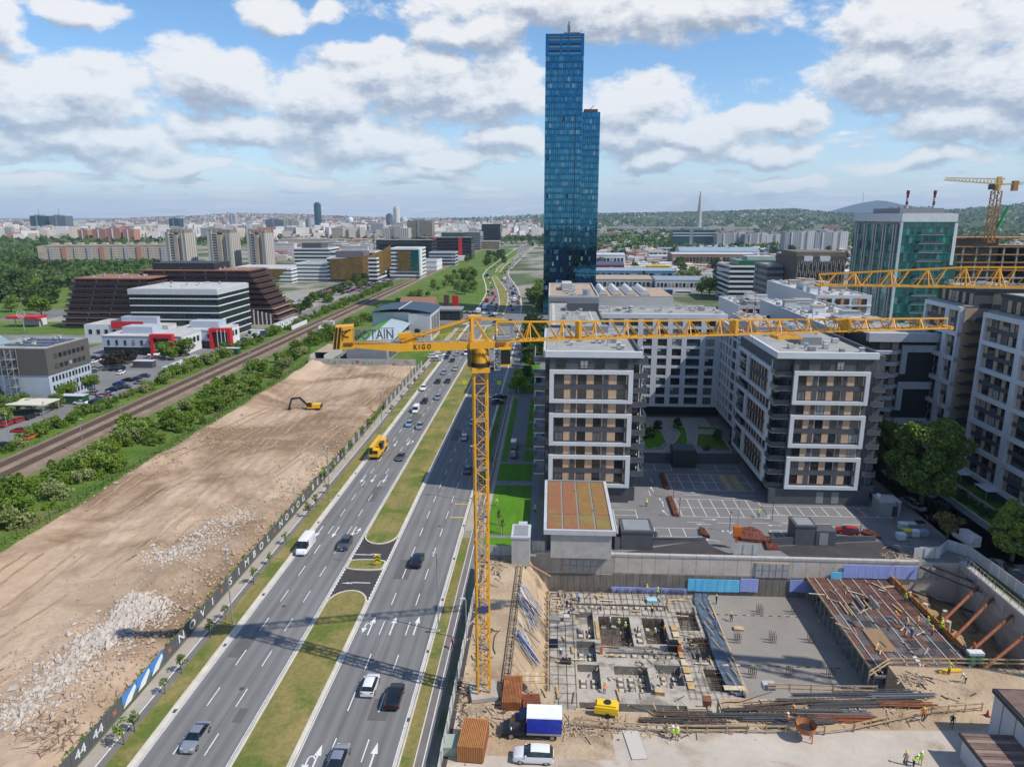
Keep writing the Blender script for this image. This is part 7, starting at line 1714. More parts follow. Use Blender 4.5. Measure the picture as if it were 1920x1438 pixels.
planter([(12.5,128.3),(13.3,128.3),(13.2,141),(12.5,141)],'narrow planter with red bark behind the sedum roofed pavilion')
planter([(29.5,128.3),(31,127.2),(30.6,130.8),(29.8,131.3)],'small planter with red bark at the near end of the ramp wall')
planter([at(px_,py_)[:2] for px_,py_ in ((1380,1008),(1390,1015),(1420,1018),(1440,1018),(1425,1000),(1410,993),(1392,994),(1382,1000))],'rounded planter with red bark in front of the ramp',.7)
planter([at(px_,py_)[:2] for px_,py_ in ((1438,1032),(1460,1032),(1448,1010),(1430,1010))],'wedge shaped planter with red bark beside the ramp wall',.6)
planter([(60.9,130.2),(63.6,128.6),(63,131.6),(61.5,132)],'small planter with green shrubs beyond the red car')
for (x0,x1,y,lab) in ((-11.6,-6.4,117.8,'pale corrugated site fence in front of the lawn'),(-2.9,-.4,119.9,'pale corrugated site fence between kiosk and pavilion'),(33.8,38.2,120.6,'pale corrugated site fence above the retaining wall by the hanging hook'),(65.8,70.4,120.9,'pale corrugated site fence at the waste containers')):
    t=thing('site_fence',lab,'fence',(x0,y,.12));n=int((x1-x0)/1.1)+1;w_=(x1-x0)/n
    for i in range(n): box(t,'fence_panel',i*w_,(i+1)*w_-.05,.1*(i % 2),.1*(i % 2)+.05,0,2.0,rooflight)
t=thing('kiosk','small dark grey transformer kiosk beside the red barrier','kiosk',tuple(at(1655,968)));box(t,'wall',-.6,3.4,0,4,0,3.0,grey);box(t,'roof',-.7,3.5,-.1,4.1,3.0,3.2,conc2);box(t,'vent_box',-.3,.3,2.5,3.2,3.2,3.8,white);box(t,'door',1.8,2.8,-.05,0,.1,2.3,darker)
for i,(px_,py_,m_,lab) in enumerate(((1692,992,white,'white lidded waste container at the back left'),(1708,992,rooflight,'pale waste container beside the white lidded one'),(1724,990,PM['darkblue'],'dark blue waste container'),(1700,1005,sign_y if 0 else mat('lid_yellow',(.8,.6,.02),.5),'waste container with a bright yellow lid'),(1714,1006,white,'white waste container right of the yellow lid'),(1730,1006,mat('lid_blue',(.2,.3,.42),.5),'steel blue lidded waste container at the end'),(1688,1012,white,'pale waste container in front'))):
    p=at(px_,py_);t=thing('waste_container',lab,'waste container',(p.x,p.y,.02));box(t,'body',-.75,.75,-.6,.6,.15,1.2,grey if m_ is not white else ltgrey);box(t,'lid',-.78,.78,-.63,.63,1.2,1.38,m_);[pipe(t,'castor',(sx*.6-.05,-.5,.1),(sx*.6+.05,-.5,.1),.1,black,8) for sx in (-1,1)]
t=thing('barrier','long red mesh barrier between parked cars and the corner block','barrier',(70.2,143,.1),0)
for i in range(20): box(t,'barrier_panel',.1-.02*i,.16-.02*i,i*2,i*2+1.85,0,1.1,mat('barrier_red',(.35,.03,.02),.7))
# ------------------------------------------------------------------ site yard objects
def bundle(c,L,ang,n,m,label,w=.09,spread=.9,h=.35,name='rebar_bundle',cat='rebar bundle',group=None):
    t=thing(name,label,cat,c,ang,group)
    for i in range(n): y=random.uniform(-spread/2,spread/2);z=.12+random.uniform(0,h);x0_=random.uniform(-.4,.4);bar(t,'rebar',(-L/2+x0_,y,z),(L/2+x0_,y+random.uniform(-.15,.15),z),w,m)
    for k in range(3): box(t,'bearer',-L/3+k*L/3-.08,-L/3+k*L/3+.08,-spread*.7,spread*.7,0,.12,timber)
rbm=[rustdk,mat('rebar_grey',(.10,.10,.105),.6,.3,var=.2,vscale=2),rust,mat('rebar_mid',(.12,.085,.06),.8,var=.3,vscale=2),mat('rebar_steel',(.2,.21,.22),.5,.4)]
spots_=[(1300,1352,10,0),(1240,1352,6,0),(1400,1345,11,1),(1500,1337,12,3),(1470,1352,12,1),(1560,1340,10,4),(1600,1325,13,1),(1650,1318,12,0),(1540,1320,13,0),(1450,1322,9,3),(1420,1332,10,0),(1690,1308,10,4),(1640,1303,12,1),(1560,1307,12,1),(1700,1325,8,2),(1580,1352,9,2),(1500,1360,10,1),(1340,1365,9,0),(1280,1340,8,3)]
for i,(px_,py_,L__,k) in enumerate(spots_):
    p=at(px_,py_);bundle((p.x,p.y,.02),L__*.85,R(5+random.uniform(-5,6)),11,rbm[k],['dark rusty','grey steel','bright rust','brown','pale steel'][k]+' bars bundled '+('below the compressor end' if px_ < 1350 else 'right behind the concrete bucket' if px_ < 1530 else 'toward the formwork deck end')+' of the near rim pile',group='bundles of reinforcing bars')
for i in range(26): p=at(1230+i*20,1340-i*1.2+random.uniform(-14,18));tag(bar(None,'bearer',(p.x,p.y-.9,.12),(p.x+random.uniform(-.3,.3),p.y+.9,.12),.16,timber,.14),'short timber bearer between the reinforcing bars','bearer','timber bearers under the bars')
def guard(pts,lab,h=1.1):
    t=thing('timber_guardrail',lab,'guard rail',(0,0,0));P_=[Vector(p) for p in pts]
    for a,c in zip(P_,P_[1:]):
        for z in (.5,h): bar(t,'rail',a+Vector((0,0,z)),c+Vector((0,0,z)),.06,timber,.2)
        n=max(1,int((c-a).length/2.2))
        for i in range(n+1): q=a.lerp(c,i/n);box(t,'post',q.x-.06,q.x+.06,q.y-.06,q.y+.06,q.z,q.z+h+.15,timber)
guard([at(1075,1362),at(1140,1368),at(1250,1375),at(1400,1375)],'timber guard rail running right from the blue tarp truck')
guard([at(1400,1375),at(1545,1378),at(1600,1372),at(1690,1352),at(1745,1340),at(1840,1333)],'long timber guard rail in front of the rebar pile up to the red cone')
guard([(28.8,82.2,0),(37,82.2,0),(42.6,82.4,0)],'timber guard rail at the near edge of the grey slab');guard([(43,85.5,0),(47,88.6,0),(56,89,0),(63,89.2,0),(73,89.4,0)],'timber guard rail in front of the formwork deck')
p=at(1851,1342);t=thing('traffic_cone','red cone at the end of the long guard rail','cone',(p.x,p.y,.02));b=MB();b.tube((0,0,.05),(0,0,.95),.22,.03,12);b.build('cone_body',PM['red'],t);box(t,'base',-.28,.28,-.28,.28,0,.06,black)
# mats of rust red steel sheet piles / formwork stacks
def stack(px_,py_,w,l,n,m,lab,h=.5,rz=0):
    p=at(px_,py_);t=thing('steel_mat_stack',lab,'stack',(p.x,p.y,.05),rz,None)
    for i in range(n): x=-w/2+w*(i+.5)/n;box(t,'steel_profile',x-w/n*.33,x+w/n*.33,-l/2,l/2,.12,h,m)
    for y in (-l*.4,l*.4): box(t,'bearer',-w/2,w/2,y-.1,y+.1,0,.12,timber)
    box(t,'base_sheet',-w/2,w/2,-l/2+.05,l/2-.05,.12,h-.12,rust)
stack(961,1306,2.4,5.4,13,orust,'stack of rust red ribbed steel mats near the timber stairs',1.2);stack(997,1324,2.3,3.6,13,rust,'lower stack of brown ribbed steel mats right of the first',.5,R(6));stack(888,1402,3.0,4.8,14,mat('orange_rust',(.40,.17,.05),.75,var=.15,vscale=1.5),'tall orange ribbed stack at the bottom edge by the hoarding',2.1,R(-3))
p=at(965,1165);t=thing('prop_pile','untidy pile of blue grey steel props on the earth bank','prop pile',(-3.6,0,0));pm_=[mat('prop_blue',(.06,.10,.22),.5),steel,mat('prop_pale',(.35,.4,.5),.5)]
for i in range(44): y=random.choice([random.uniform(90,96.5),random.uniform(98,106)]);z0=-.1-random.random()*.3;bar(t,'prop',(random.uniform(-1.1,-.4),y+random.uniform(0,2.4),.7+random.uniform(-.5,.6)),(random.uniform(1.4,3.0),y+random.uniform(-1,.6),-3.0+random.uniform(-.6,.8)),.09,pm_[i % 3])
t=thing('ladder_way','long dark steel ladder frame lying along the bank edge','ladder',(-5.2,80,.1))
for x in (-.4,.4): bar(t,'ladder_rail',(x,0,.3),(x+.5,34,.3),.12,rustdk)
for i in range(30): box(t,'ladder_rung',-.4+.016*i,.45+.016*i,i*1.1+.2,i*1.1+.3,.25,.35,timber if i % 3 else rustdk)
t=thing('timber_stairs','timber stairs going down the earth bank behind the rust red mats','stairs',(-4.6,86.5,0))
for i in range(14): box(t,'tread',i*.33,i*.33+.3,-.6,.9,-i*.52-.05,-i*.52+.03,timber)
for y in (-.65,.95): bar(t,'stringer',(0,y,.1),(4.6,y,-7.2),.1,timber,.3);bar(t,'handrail',(0,y,1.1),(4.6,y,-6.2),.07,lp[2],.12)
t=thing('timber_stairs','timber platform and rail at the lower left corner of the pit','platform',(-3.5,82.5,-.1));[box(t,'plank',i*.42,i*.42+.4,-.2,2.0,0,.08,lp[i % 3]) for i in range(8)];bar(t,'handrail',(0,-.2,1.1),(3.3,-.2,1.1),.08,timber);bar(t,'handrail',(3.3,2,.8),(5.5,2,-4),.08,timber)
p=at(1137,1338);t=thing('compressor','yellow towable compressor on the near rim of the pit','compressor',(p.x,p.y,.05),R(-8));b=MB()
for (a,c,z0,z1) in ((1.45,.8,.45,1.0),(1.4,.78,1.0,1.35),(1.2,.62,1.35,1.6)): b.box(-a,a,-c,c,z0,z1)
b.build('housing',mat('machine_yellow',(.8,.52,.02),.4),t)['kind']='stuff';pipe(t,'intake_lid',(.1,0,1.6),(.1,0,1.72),.45,darker,14);bar(t,'drawbar',(-1.4,0,.5),(-2.6,0,.35),.12,black);[pipe(t,'wheel',(.2,s*.75,.33),(.2,s*.98,.33),.33,tyre,12) for s in (-1,1)]
p=at(1508,1385);t=thing('concrete_bucket','orange rust concrete bucket standing by the guard rail','concrete bucket',(p.x,p.y,.02));b=MB();n=18
for (r0,z0,r1,z1) in ((.3,.7,1.15,1.5),(1.15,1.5,1.2,2.1)): b.tube((0,0,z0),(0,0,z1),r0,r1,n,0,False)
b.tube((0,0,2.1),(0,0,1.3),1.1,.7,n,0,False);o=b.build('funnel',orust,t);[bar(t,'leg',(1.0*math.cos(a),1.0*math.sin(a),0),(.9*math.cos(a),.9*math.sin(a),1.4),.1,orust) for a in (.6,2.2,3.8,5.4)];pipe(t,'inner_fill',(0,0,1.4),(0,0,1.5),.8,darker,16)
for i,(px_,py_,m_,lab) in enumerate(((1215,1190,PM['blue'],'x'),)): pass
for (px_,py_,dx,dy,h,m_,lab,z) in ((1262,1218,.8,.7,1.4,black,'black skip standing in the pit beside the orange ladder box',-7.5),(1273,1222,.3,.4,1.2,PM['orange'],'orange box beside the black skip in the pit',-7.5),(1127,1225,.22,.22,1.3,PM['orange'],'orange gas bottle by the recess in the pit',-7.5),(1040,1165,.9,.6,.7,steel,'grey crates near the left edge of the pit',-7.5),(1062,1162,.5,.5,.8,ltgrey,'white bag of material beside the grey crates',-7.5),(1036,1210,.8,.7,.8,PM['darkblue'],'blue bin at the left edge of the pit',-7.5),(1062,1242,.7,.5,.6,darker,'dark tub below the blue bin in the pit',-7.5),(1222,1128,.9,.6,.5,mat('cyan_wrap',(.3,.6,.7),.5),'pale cyan wrapped package at the back of the pit',-7.5),(1237,1300,.7,.5,.6,timber,'open wooden box at the near end of the recess',-7.5),(1325,1320,.5,.5,.9,rust,'rusty bin on the near pit rim',0),(1190,1395,.9,2.4,.1,mat('slab_pale',(.5,.46,.4),.8),'pale slab lying on the site road',0),(845,1405,.9,1.1,1.2,mat('hut_green',(.3,.36,.3),.7),'small hut with a green lid behind the hoarding',0),(1385,1180,.8,.5,.35,timber,'wooden pallet with a tool on the grey slab',-7.5),(1500,1115,.7,.5,.5,orust,'power trowel machine on the grey slab',-7.5),(1440,1290,.8,.5,.8,conc2,'pale block at the near edge of the grey slab',0),(1780,1262,1.6,.3,.5,PM['yellow'],'yellow box behind the near guard rail',-.2)):
    p=at(px_,py_,z);t=thing('site_item',lab,'site object',(p.x,p.y,z+.02),random.uniform(-.15,.15));t.name=lab.split(' ')[1] if 0 else {'x': 'x'}.get(lab,[w for w in ('skip','bottle','crates','bag','bin','tub','package','box','slab','hut','pallet','machine','block') if w in lab][0])
    box(t,'body',-dx,dx,-dy,dy,0,h,m_);box(t,'rim',-dx-.04,dx+.04,-dy-.04,dy+.04,h*.86,h*.93,steel if m_ is not timber else timber)
for i in range(150): pass
b=MB();dcol=[timber,rustdk,mat('board_weathered',(.33,.27,.2),.9),mat('rubble_brown',(.40,.30,.22),.9)]
for _ in range(2600):
    q=random.choice([(1000,1180,14,90),(1300,1345,200,22),(1620,1310,140,22),(1150,1370,140,14),(960,1340,60,40),(900,1200,10,110),(1000,1150,20,70),(985,1290,30,30),(930,1060,16,20),(1060,1120,30,30),(1560,1295,130,10),(1500,1345,200,14),(1700,1275,40,10),(1120,1360,70,12),(870,1340,10,60),(1690,1045,30,16),(1240,1240,90,60)])
    zz=-7.4 if (q[0] in (1060,1240)) else .03;p=at(q[0]+random.gauss(0,q[2]*.6),q[1]+random.gauss(0,q[3]*.6),zz);a=random.uniform(0,3.14)
    if zz > -1 and PX0 < p.x < 46.9 and (80.6 if not 0 < p.x < 23 else 77) < p.y < 119.5 or (zz > -1 and 46.9 < p.x < 74 and 88.8 < p.y < 119.5): continue
    b.obox((p.x,p.y,zz),random.choice([random.uniform(.1,.4),random.uniform(.3,2.2)]),random.uniform(.04,.2),random.uniform(.03,.12),a,random.randrange(4))
b.build('site_debris',dcol)['kind']='stuff'
# hut in the lower right corner
t=thing('site_hut','site hut with a rusty ribbed roof cut by the lower right corner','hut',(47.2,57,0));box(t,'wall',0,9,0,14.6,0,3.0,ltgrey);box(t,'window',2.2-.0,3.2,14.6,14.66,1,2.4,glass);box(t,'window',-.05,0,8,10.5,1,2.4,glass)
for i in range(30): box(t,'roof_sheet',-.3,9.2,-.3+i*.5,.16+i*.5,3.0+.04*(i % 2),3.12+.04*(i % 2),mat('roof_brown',(.15,.095,.075),.8,var=.3,vscale=.8) if i % 3 else mat('rust_pale',(.28,.19,.15),.8))
box(t,'fascia',-.42,-.3,-.3,14.8,2.75,3.2,darker);
t=thing('site_hut','taller grey container hut with a dark roof edge behind the rusty roofed hut','hut',(52.6,62,0));box(t,'wall',0,8,0,13.6,0,5.6,ltgrey);box(t,'fascia',-.25,8,-.2,13.8,5.6,6.1,darker);box(t,'roof',.1,7.9,.1,13.5,6.1,6.2,MATS['roof_brown'])
for i in range(6): box(t,'wall_rib',-.06,0,.3+i*2.3,.4+i*2.3,.2,5.5,grey)
# ------------------------------------------------------------------ workers
hv=mat('vest_lime',(.50,.75,.04),.7);ho=mat('vest_orange',(.85,.20,.02),.7);navy=mat('cloth_navy',(.03,.05,.13),.9);blk=mat('cloth_dark',(.03,.03,.035),.9);blu_=mat('cloth_blue',(.04,.12,.38),.9);tnc=mat('cloth_tan',(.4,.3,.2),.9);hy=mat('helmet_yellow',(.8,.6,.03),.4);hw=mat('helmet_white',(.8,.8,.78),.4);hb=mat('helmet_blue',(.05,.2,.6),.4);pinkm=mat('cloth_pink',(.6,.02,.15),.8)
PP=[(1259,1386,0,1,hv,blk,hw,'worker in a lime vest and white helmet, left of a pair on the site road'),(1269,1387,0,0,hv,blk,hw,'worker in a lime jacket, right of a pair on the site road'),
 (1476,1360,0,0,ho,blk,hw,'worker in an orange vest behind the guard rail left of the bucket'),(1730,1350,0,0,ho,blk,hv,'worker in an orange vest beside the guard rail near the cone'),(1784,1362,0,1,blk,blk,None,'man in dark clothes walking alone on the site road'),
 (1697,1434,0,0,tnc,blk,hy,'worker in tan at the bottom edge, left of three'),(1712,1437,0,2,hv,blk,hw,'worker crouching in the middle of three at the bottom edge'),(1725,1433,0,0,hv,tnc,hw,'worker in lime at the bottom edge, right of three'),
 (1343,1132,-7.5,0,blk,navy,hy,'worker with a yellow helmet standing at the back of the grey slab'),(1371,1166,-7.5,2,blk,blk,hy,'worker with a power trowel on the grey slab'),(1495,1118,-7.5,0,hv,blk,hy,'worker with a machine at the back corner of the grey slab'),(1341,1180,-7.2,2,blu_,blk,hb,'worker in blue kneeling on the tarpaulin'),
 (1212,1112,-7.5,0,hv,navy,hy,'worker in a lime vest at the narrow end of the cyan sheets'),(1232,1118,-7.5,3,hv,blk,hw,'worker in a lime jacket facing the cyan sheets'),(1063,1140,-7.5,0,navy,navy,hb,'worker in navy near the top left of the pit'),(1086,1128,-7.5,2,blu_,navy,hb,'worker in blue bending at the back row of pads'),(1065,1155,-7.5,2,navy,navy,hb,'worker in navy crouching near the grey crates'),(1044,1148,-7.5,1,tnc,tnc,None,'worker in tan clothes by the timber posts'),
 (1144,1175,-8.9,0,tnc,blk,hw,'worker in the dark rebar recess, leftmost of three'),(1160,1178,-8.9,0,hv,blk,hw,'worker in a lime vest in the rebar recess, middle of three'),(1172,1184,-8.9,0,hv,blk,hw,'worker in a lime vest by the recess shadow, rightmost of three'),(1105,1195,-7.5,1,blk,blk,hy,'worker in dark clothes at the hose in the pit'),(1222,1155,-7.5,3,blk,navy,hy,'worker in dark clothes behind the right recess'),(1195,1190,-7.5,0,blk,blk,None,'worker in black between the two rebar recesses'),(1228,1195,-8.9,0,hv,blk,hw,'worker in a lime vest in the right rebar recess'),(1245,1190,-8.9,0,ho,blk,hy,'worker in orange in the right rebar recess'),
 (1051,1235,-7.5,0,blu_,tnc,hw,'worker in a blue jacket at the left edge of the pit'),(1058,1242,-7.5,2,tnc,blk,None,'worker in tan bending beside the one in the blue jacket'),(1133,1300,-7.5,2,ho,blk,hy,'worker crouching near the near recess'),(1226,1295,-7.5,2,navy,tnc,hb,'worker in navy beside the open wooden box'),
 (1697,1130,-3.5,0,hv,blk,hy,'worker in a lime vest at the back of the deck, left of a pair'),(1705,1128,-3.5,0,tnc,blk,hw,'worker in pale clothes at the back of the deck, right of a pair'),(1685,1162,-3.5,2,ho,ho,hy,'worker all in orange bending on the brown part of the deck'),(1708,1196,-3.5,0,blu_,navy,hy,'worker in blue trousers in the middle of the deck'),(1699,1180,-3.5,1,tnc,blk,hy,'worker with a yellow helmet left of the middle of the deck'),(1720,1175,-3.5,0,ho,tnc,hy,'worker in orange near the openings of the deck'),(1738,1175,-3.5,0,hv,tnc,hy,'worker in lime right of the one near the openings'),(1747,1192,-3.5,0,ho,blk,hy,'worker in an orange vest in the right half of the deck'),(1763,1186,-3.5,0,hv,blk,hy,'worker in a lime vest close to the orange net'),(1766,1178,-3.5,1,hv,navy,hy,'second worker in lime close to the orange net'),(1803,1225,-3.5,2,navy,navy,None,'worker in navy beside the portable toilets'),(1825,1222,-4,0,ho,blk,None,'worker in orange behind the portable toilets'),(1778,1265,-.1,0,hv,blk,hy,'worker in a lime jacket behind the near guard rail'),(1810,1280,0,2,tnc,blk,hw,'worker bending on the earth in front of the toilets'),(1618,1240,-7.9,0,hv,blk,hy,'worker in lime in the shade below the deck edge'),(1612,1120,-7.9,0,hv,blk,hy,'worker in lime below the back left corner of the deck') if 0 else (1534,1125,-7.9,0,hv,blk,hy,'worker in lime below the back left corner of the deck'),
 (931,948,.1,1,hv,tnc,None,'gardener in a lime shirt on the bright lawn'),(1003,962,.1,0,hv,blk,hw,'guard in a lime vest on the path beside the lawn'),(1212,950,0,0,hv,navy,hy,'man in a lime vest walking in the car park drive'),(1422,970,0,0,hv,blk,hy,'man in a lime vest standing in the sunny bays'),(848,1215,.1,1,pinkm,blk,None,'pedestrian in a pink top walking beside the cycle path')]
for i,(px_,py_,z,pose,top,legs,hat,lab) in enumerate(PP):
    p=at(px_,py_,z);person(p.x,p.y,z+.02,random.uniform(0,6.28),pose,lab,top,legs,hat,'workers on the building site' if i < 46 else None,vest=top in (hv,ho))

for i in range(14):
    q=random.choice([(1000,1180),(1010,1260),(1300,1360),(1150,1360),(1500,1300),(930,1180)]);p=at(*q);cu=bpy.data.curves.new('cable','CURVE');cu.dimensions='3D';cu.bevel_depth=.05;sp=cu.splines.new('NURBS');sp.points.add(9)
    x,y,a=p.x+random.uniform(-3,3) if q[0] > 1100 else -7.5+random.uniform(-1,1),p.y,random.uniform(0,6)
    for k in range(10): sp.points[k].co=(x,y,.12,1);a += random.uniform(-.8,.8);x += math.cos(a)*1.1*(1 if q[0] > 1100 else .3);y += math.sin(a)*1.1
    if PY0-1 < y < 119.6 and x > -5: bpy.data.curves.remove(cu);continue
    cu.materials.append(black);o_=bpy.data.objects.new('tmp',cu);o=bpy.data.objects.new('cable',bpy.data.meshes.new_from_object(o_));bpy.data.objects.remove(o_);link(o);tag(o,'loose black cable snaking over the ground of the site yard','cable','loose cables on the site')

for i in range(46):
    x=random.uniform(47.6,60);y=random.uniform(93,118);a=random.uniform(0,3.14);l_=random.uniform(.8,2.6);tag(bar(None,'board',(x,y,-3.33),(x+l_*math.cos(a),y+l_*math.sin(a),-3.31),random.uniform(.1,.3),random.choice(lp+[steel,rustdk]),.06),'loose board or bar lying on the brown formwork deck','board','loose boards on the formwork deck')
# ------------------------------------------------------------------ buildings left of the railway
def wins(t,face,u0,u1,n,z0,z1,w,kinds=None):
    for i in range(n): u=u0+(u1-u0)*(i+.5)/n;window(t,face,u-w/2,u+w/2,z0,z1,0,kinds)
lb_=mat('panel_blue_grey',(.40,.44,.5),.6,var=.06,vscale=.3);br=mat('panel_taupe',(.105,.095,.085),.6)
t=thing('office_building','grey office building with taupe upper floors and an outdoor steel stair','office building',(-185,216.5,0));W_,D_=22.5,21.5
box(t,'wall',0,W_,0,D_,0,9.6,lb_);box(t,'upper_wall',-.15,W_+.25,-.2,D_+.2,9.62,18.3,br);box(t,'roof',.2,W_,.2,D_,18.3,18.45,roofgrey);box(t,'wall',-34,0,-3,10,0,9.6,lb_);box(t,'upper_wall',-34,-.2,-3.3,10,9.62,18.3,br);box(t,'roof',-34,-.3,-3,10,18.31,18.45,roofgrey)
for z in (1.2,4.2,7.1): wins(t,('E',W_),1,21,12,z,z+1.6,.8);wins(t,('S',0),1.5,6,3,z,z+1.6,.8);wins(t,('S',-3),-33,-3,15,z,z+1.6,.9)
for z in (11.2,14.6): wins(t,('E',W_+.25),3,19,7,z,z+1.4,1.5,WM+WMg);wins(t,('S',-3.3),-16,-9,2,z,z+2.6,3)
for k in range(6): box(t,'stair_landing',9,13,-2.6,-.25,k*3-.1,k*3,steel);bar(t,'stair_flight',(9.3,-2.2,k*3),(12.7,-2.2,k*3+3),.5,steel,.15);box(t,'railing',9,13,-2.65,-2.6,k*3+.9,k*3+1,steel)
for x in (9,11,13): [pipe(t,'stair_post',(x,y,0),(x,y,18.2),.1,steel,6) for y in (-2.6,-.4)]
b=MB();b.poly([(-14,2,18.6),(4,2,18.6),(4,6,21.4),(-14,6,21.4)]);b.poly([(4,10,18.6),(-14,10,18.6),(-14,6,21.4),(4,6,21.4)]);b.poly([(4,2,18.6),(4,10,18.6),(4,6,21.4)]);b.build('skylight_roof',mat('skylight',(.30,.40,.45),.2),t)
for i in range(10): bar(t,'skylight_bar',(-13.5+i*1.9,1.98,18.65),(-13.5+i*1.9,6,21.45),.12,white)
for i in range(5):
    for j in range(3): box(t,'solar_panel',6+i*3,8.6+i*3,4+j*5,7.6+j*5,18.5,18.8,mat('solar',(.04,.05,.09),.3))
roofbits(t,3,20,3,19,18.45,8,41)
for (x0,y0,L__,n_,lab) in ((-198,300,36,9,'white and grey car showroom with a big red portal, nearer to the grey office'),(-176,318,24,6,'second showroom wing with a red portal near the glass office')):
    t=thing('car_showroom',lab,'showroom',(x0,y0,0));box(t,'ground_floor',0,L__,.4,18,0,3.4,darker);box(t,'wall',0,L__,0,18,3.4,8.2,lb_);box(t,'roof',-.2,L__+.2,-.2,18.2,8.2,8.6,rooflight);box(t,'roof_house',6,20,6,14,8.6,11.6,lb_);box(t,'side_wall',L__,L__+.3,0,18,0,8.1,white)
    wins(t,('S',0),1,L__-1,n_,4.4,6.6,1.0);p0=L__-13 if L__ > 30 else L__-5
    for (a,c,z0,z1) in ((p0,p0+1.4,0,9.6),(p0+8.6,p0+10,0,9.6),(p0+1.4,p0+8.6,8.0,9.6)): box(t,'red_portal',a,c,-2.4,.3,z0,z1,red)
    box(t,'display_glass',p0+1.5,p0+8.5,-.3,-.1,1,7.6,greenglass);wins(t,('E',L__+.3),2,16,4,4.2,6.6,2.2)
t=thing('car_showroom','rear showroom block with a long red fascia behind the grey office','showroom',(-226,330,0));box(t,'wall',0,42,0,20,0,8.4,white);box(t,'red_fascia',14,30,-.5,0,7,10.4,red);box(t,'roof',-.1,42.1,.1,20.1,8.4,8.7,rooflight);box(t,'roof_house',16,34,5,14,8.7,12,lb_);wins(t,('S',0),1,41,10,4.2,6.4,1.6)
t=thing('petrol_canopy','small red and white filling station canopy on the far left','canopy',tuple(at(52,612)));box(t,'canopy_roof',-9,9,-4,4,4.6,6,red);[box(t,'post',x,x+.4,-.2,.2,0,4.6,white) for x in (-7,7)];box(t,'shop',-5,5,4.2,9,0,3.6,white)
t,w,d=banded('dark glass office cube with white floor bands in front of the brown terraced blocks',-206,-162,338,374,24,white,mat('office_dark_glass',(.016,.03,.032),.07),7,bh=.15,mull=2.2)
box(t,'cornice',-.6,w+.4,-.6,d,22.6,25.2,ltgrey);box(t,'roof',0,w-.6,0,d,25.2,25.4,rooflight);roofbits(t,4,40,5,30,25.4,12,43)
for i,px_ in enumerate((410,417,424)): p=at(px_,655);tag(pipe(None,'flagpole',(p.x,p.y,0),(p.x,p.y,9),.12,white,6),'white flagpole before the glass office cube','flagpole','three flagpoles')
def terraced(label,x0,x1,y0,y1,h,n,stepW,stepE,front=True):
    t=thing('terraced_building',label,'apartment building',(x0,y0,0));w,d=x1-x0,y1-y0;fh=h/n
    for k in range(n):
        a,c=k*stepW,w-k*stepE;z=k*fh
        box(t,'storey',a+1.4,c-1.4,1.5,d-1.5,z,z+fh-.3,mat('dark_storey',(.025,.018,.018),.4));box(t,'floor_slab',a,c,0,d,z+fh-.35,z+fh-.1,rustbrown if k > 2 else mat('slab_pale_brown',(.3,.2,.16),.8))
        box(t,'balcony_parapet',a,c,-.1,.02,z+.35,z+1.35,mat('parapet_brown',(.05,.03,.032),.6));box(t,'balcony_parapet',c-.02,c+.1,.03,d,z+.35,z+1.35,rustbrown)
        for i in range(int((c-a)/6)): box(t,'pier',a+1.5+i*6,a+2.3+i*6,1.0,1.5,z,z+fh-.35,rustbrown if i % 2 else grey)
    box(t,'roof',n*stepW,w-n*stepE,1,d-1,h-.09,h+.3,mat('roof_brick_red',(.30,.13,.07),.8));roofbits(t,n*stepW+1,w-n*stepE-1,3,d-3,h+.3,22,int(x0));return t
terraced('dark brown stepped apartment building with red roof edges on the left',-268,-216,372,402,27,9,1.15,0);t=terraced('long dark brown stepped apartment building behind the glass office cube',-232,-152,392,420,30,10,0,1.8);box(t,'penthouse',6,42,4,24,30.3,34,darker)
for i in range(12): box(t,'brick_pier',61.6+i*1.2,62.3+i*1.2,-.4,-.12,0,9-i*.3,rustbrown if i % 2 else white)
# gold offices
t,w,d=banded('curved office with a golden wrapped facade above white bands',-206,-160,652,700,22,white,glass,6,bh=.45,rm=rooflight)
b=MB();pr_=[(-1,8),(0,2),(4,-2),(12,-3),(34,-3),(42,2),(49,14),(53,30)]
for (a,c),(z0,z1),(y0_,y1_) in zip(zip(pr_,pr_[1:]),[(3,3)]*5+[(3,8),(8,14)],[(20,21),(21,21.5),(21.5,22),(22,24),(24,26),(26,29),(29,33)]): b.quad((a[0],a[1],z0),(c[0],c[1],z1),(c[0],c[1],y1_),(a[0],a[1],y0_));b.quad((a[0],a[1]+.6,z0),(a[0],a[1]+.6,y0_),(c[0],c[1]+.6,y1_),(c[0],c[1]+.6,z1));b.quad((a[0],a[1],y0_),(c[0],c[1],y1_),(c[0],c[1]+.6,y1_),(a[0],a[1]+.6,y0_))
b.build('gold_screen',gold,t);box(t,'roof_plant_room',6,32,8,30,22.6,28,mat('plant_mauve',(.13,.11,.12),.6));roofbits(t,4,40,6,40,28,14,51)
t,w,d=banded('white banded office with a gold panel and glass corner right of the curved gold office',-156,-128,690,730,29,white,glass,8,bh=.55,rm=rooflight);box(t,'gold_screen',8,20,-1,-.4,8,27,gold);box(t,'glass_corner',21,28.5,-1.2,10,8,27,tealg);box(t,'white_frame',28.6,30,-1.4,10,3,29,white)
t,w,d=banded('long low office with a slanted gold screen and a white base',-295,-236,640,690,13,white,glass,4,bh=.6,rm=rooflight);b=MB();b.poly([(-4,-3,4),(46,-3,4),(56,-3,13),(-4,-3,14)]);b.poly([(-4,-2.5,4),(-4,-2.5,14),(56,-2.5,13),(46,-2.5,4)]);b.quad((-4,-3,14),(56,-3,13),(56,-2.5,13),(-4,-2.5,14));b.build('gold_screen',gold,t)
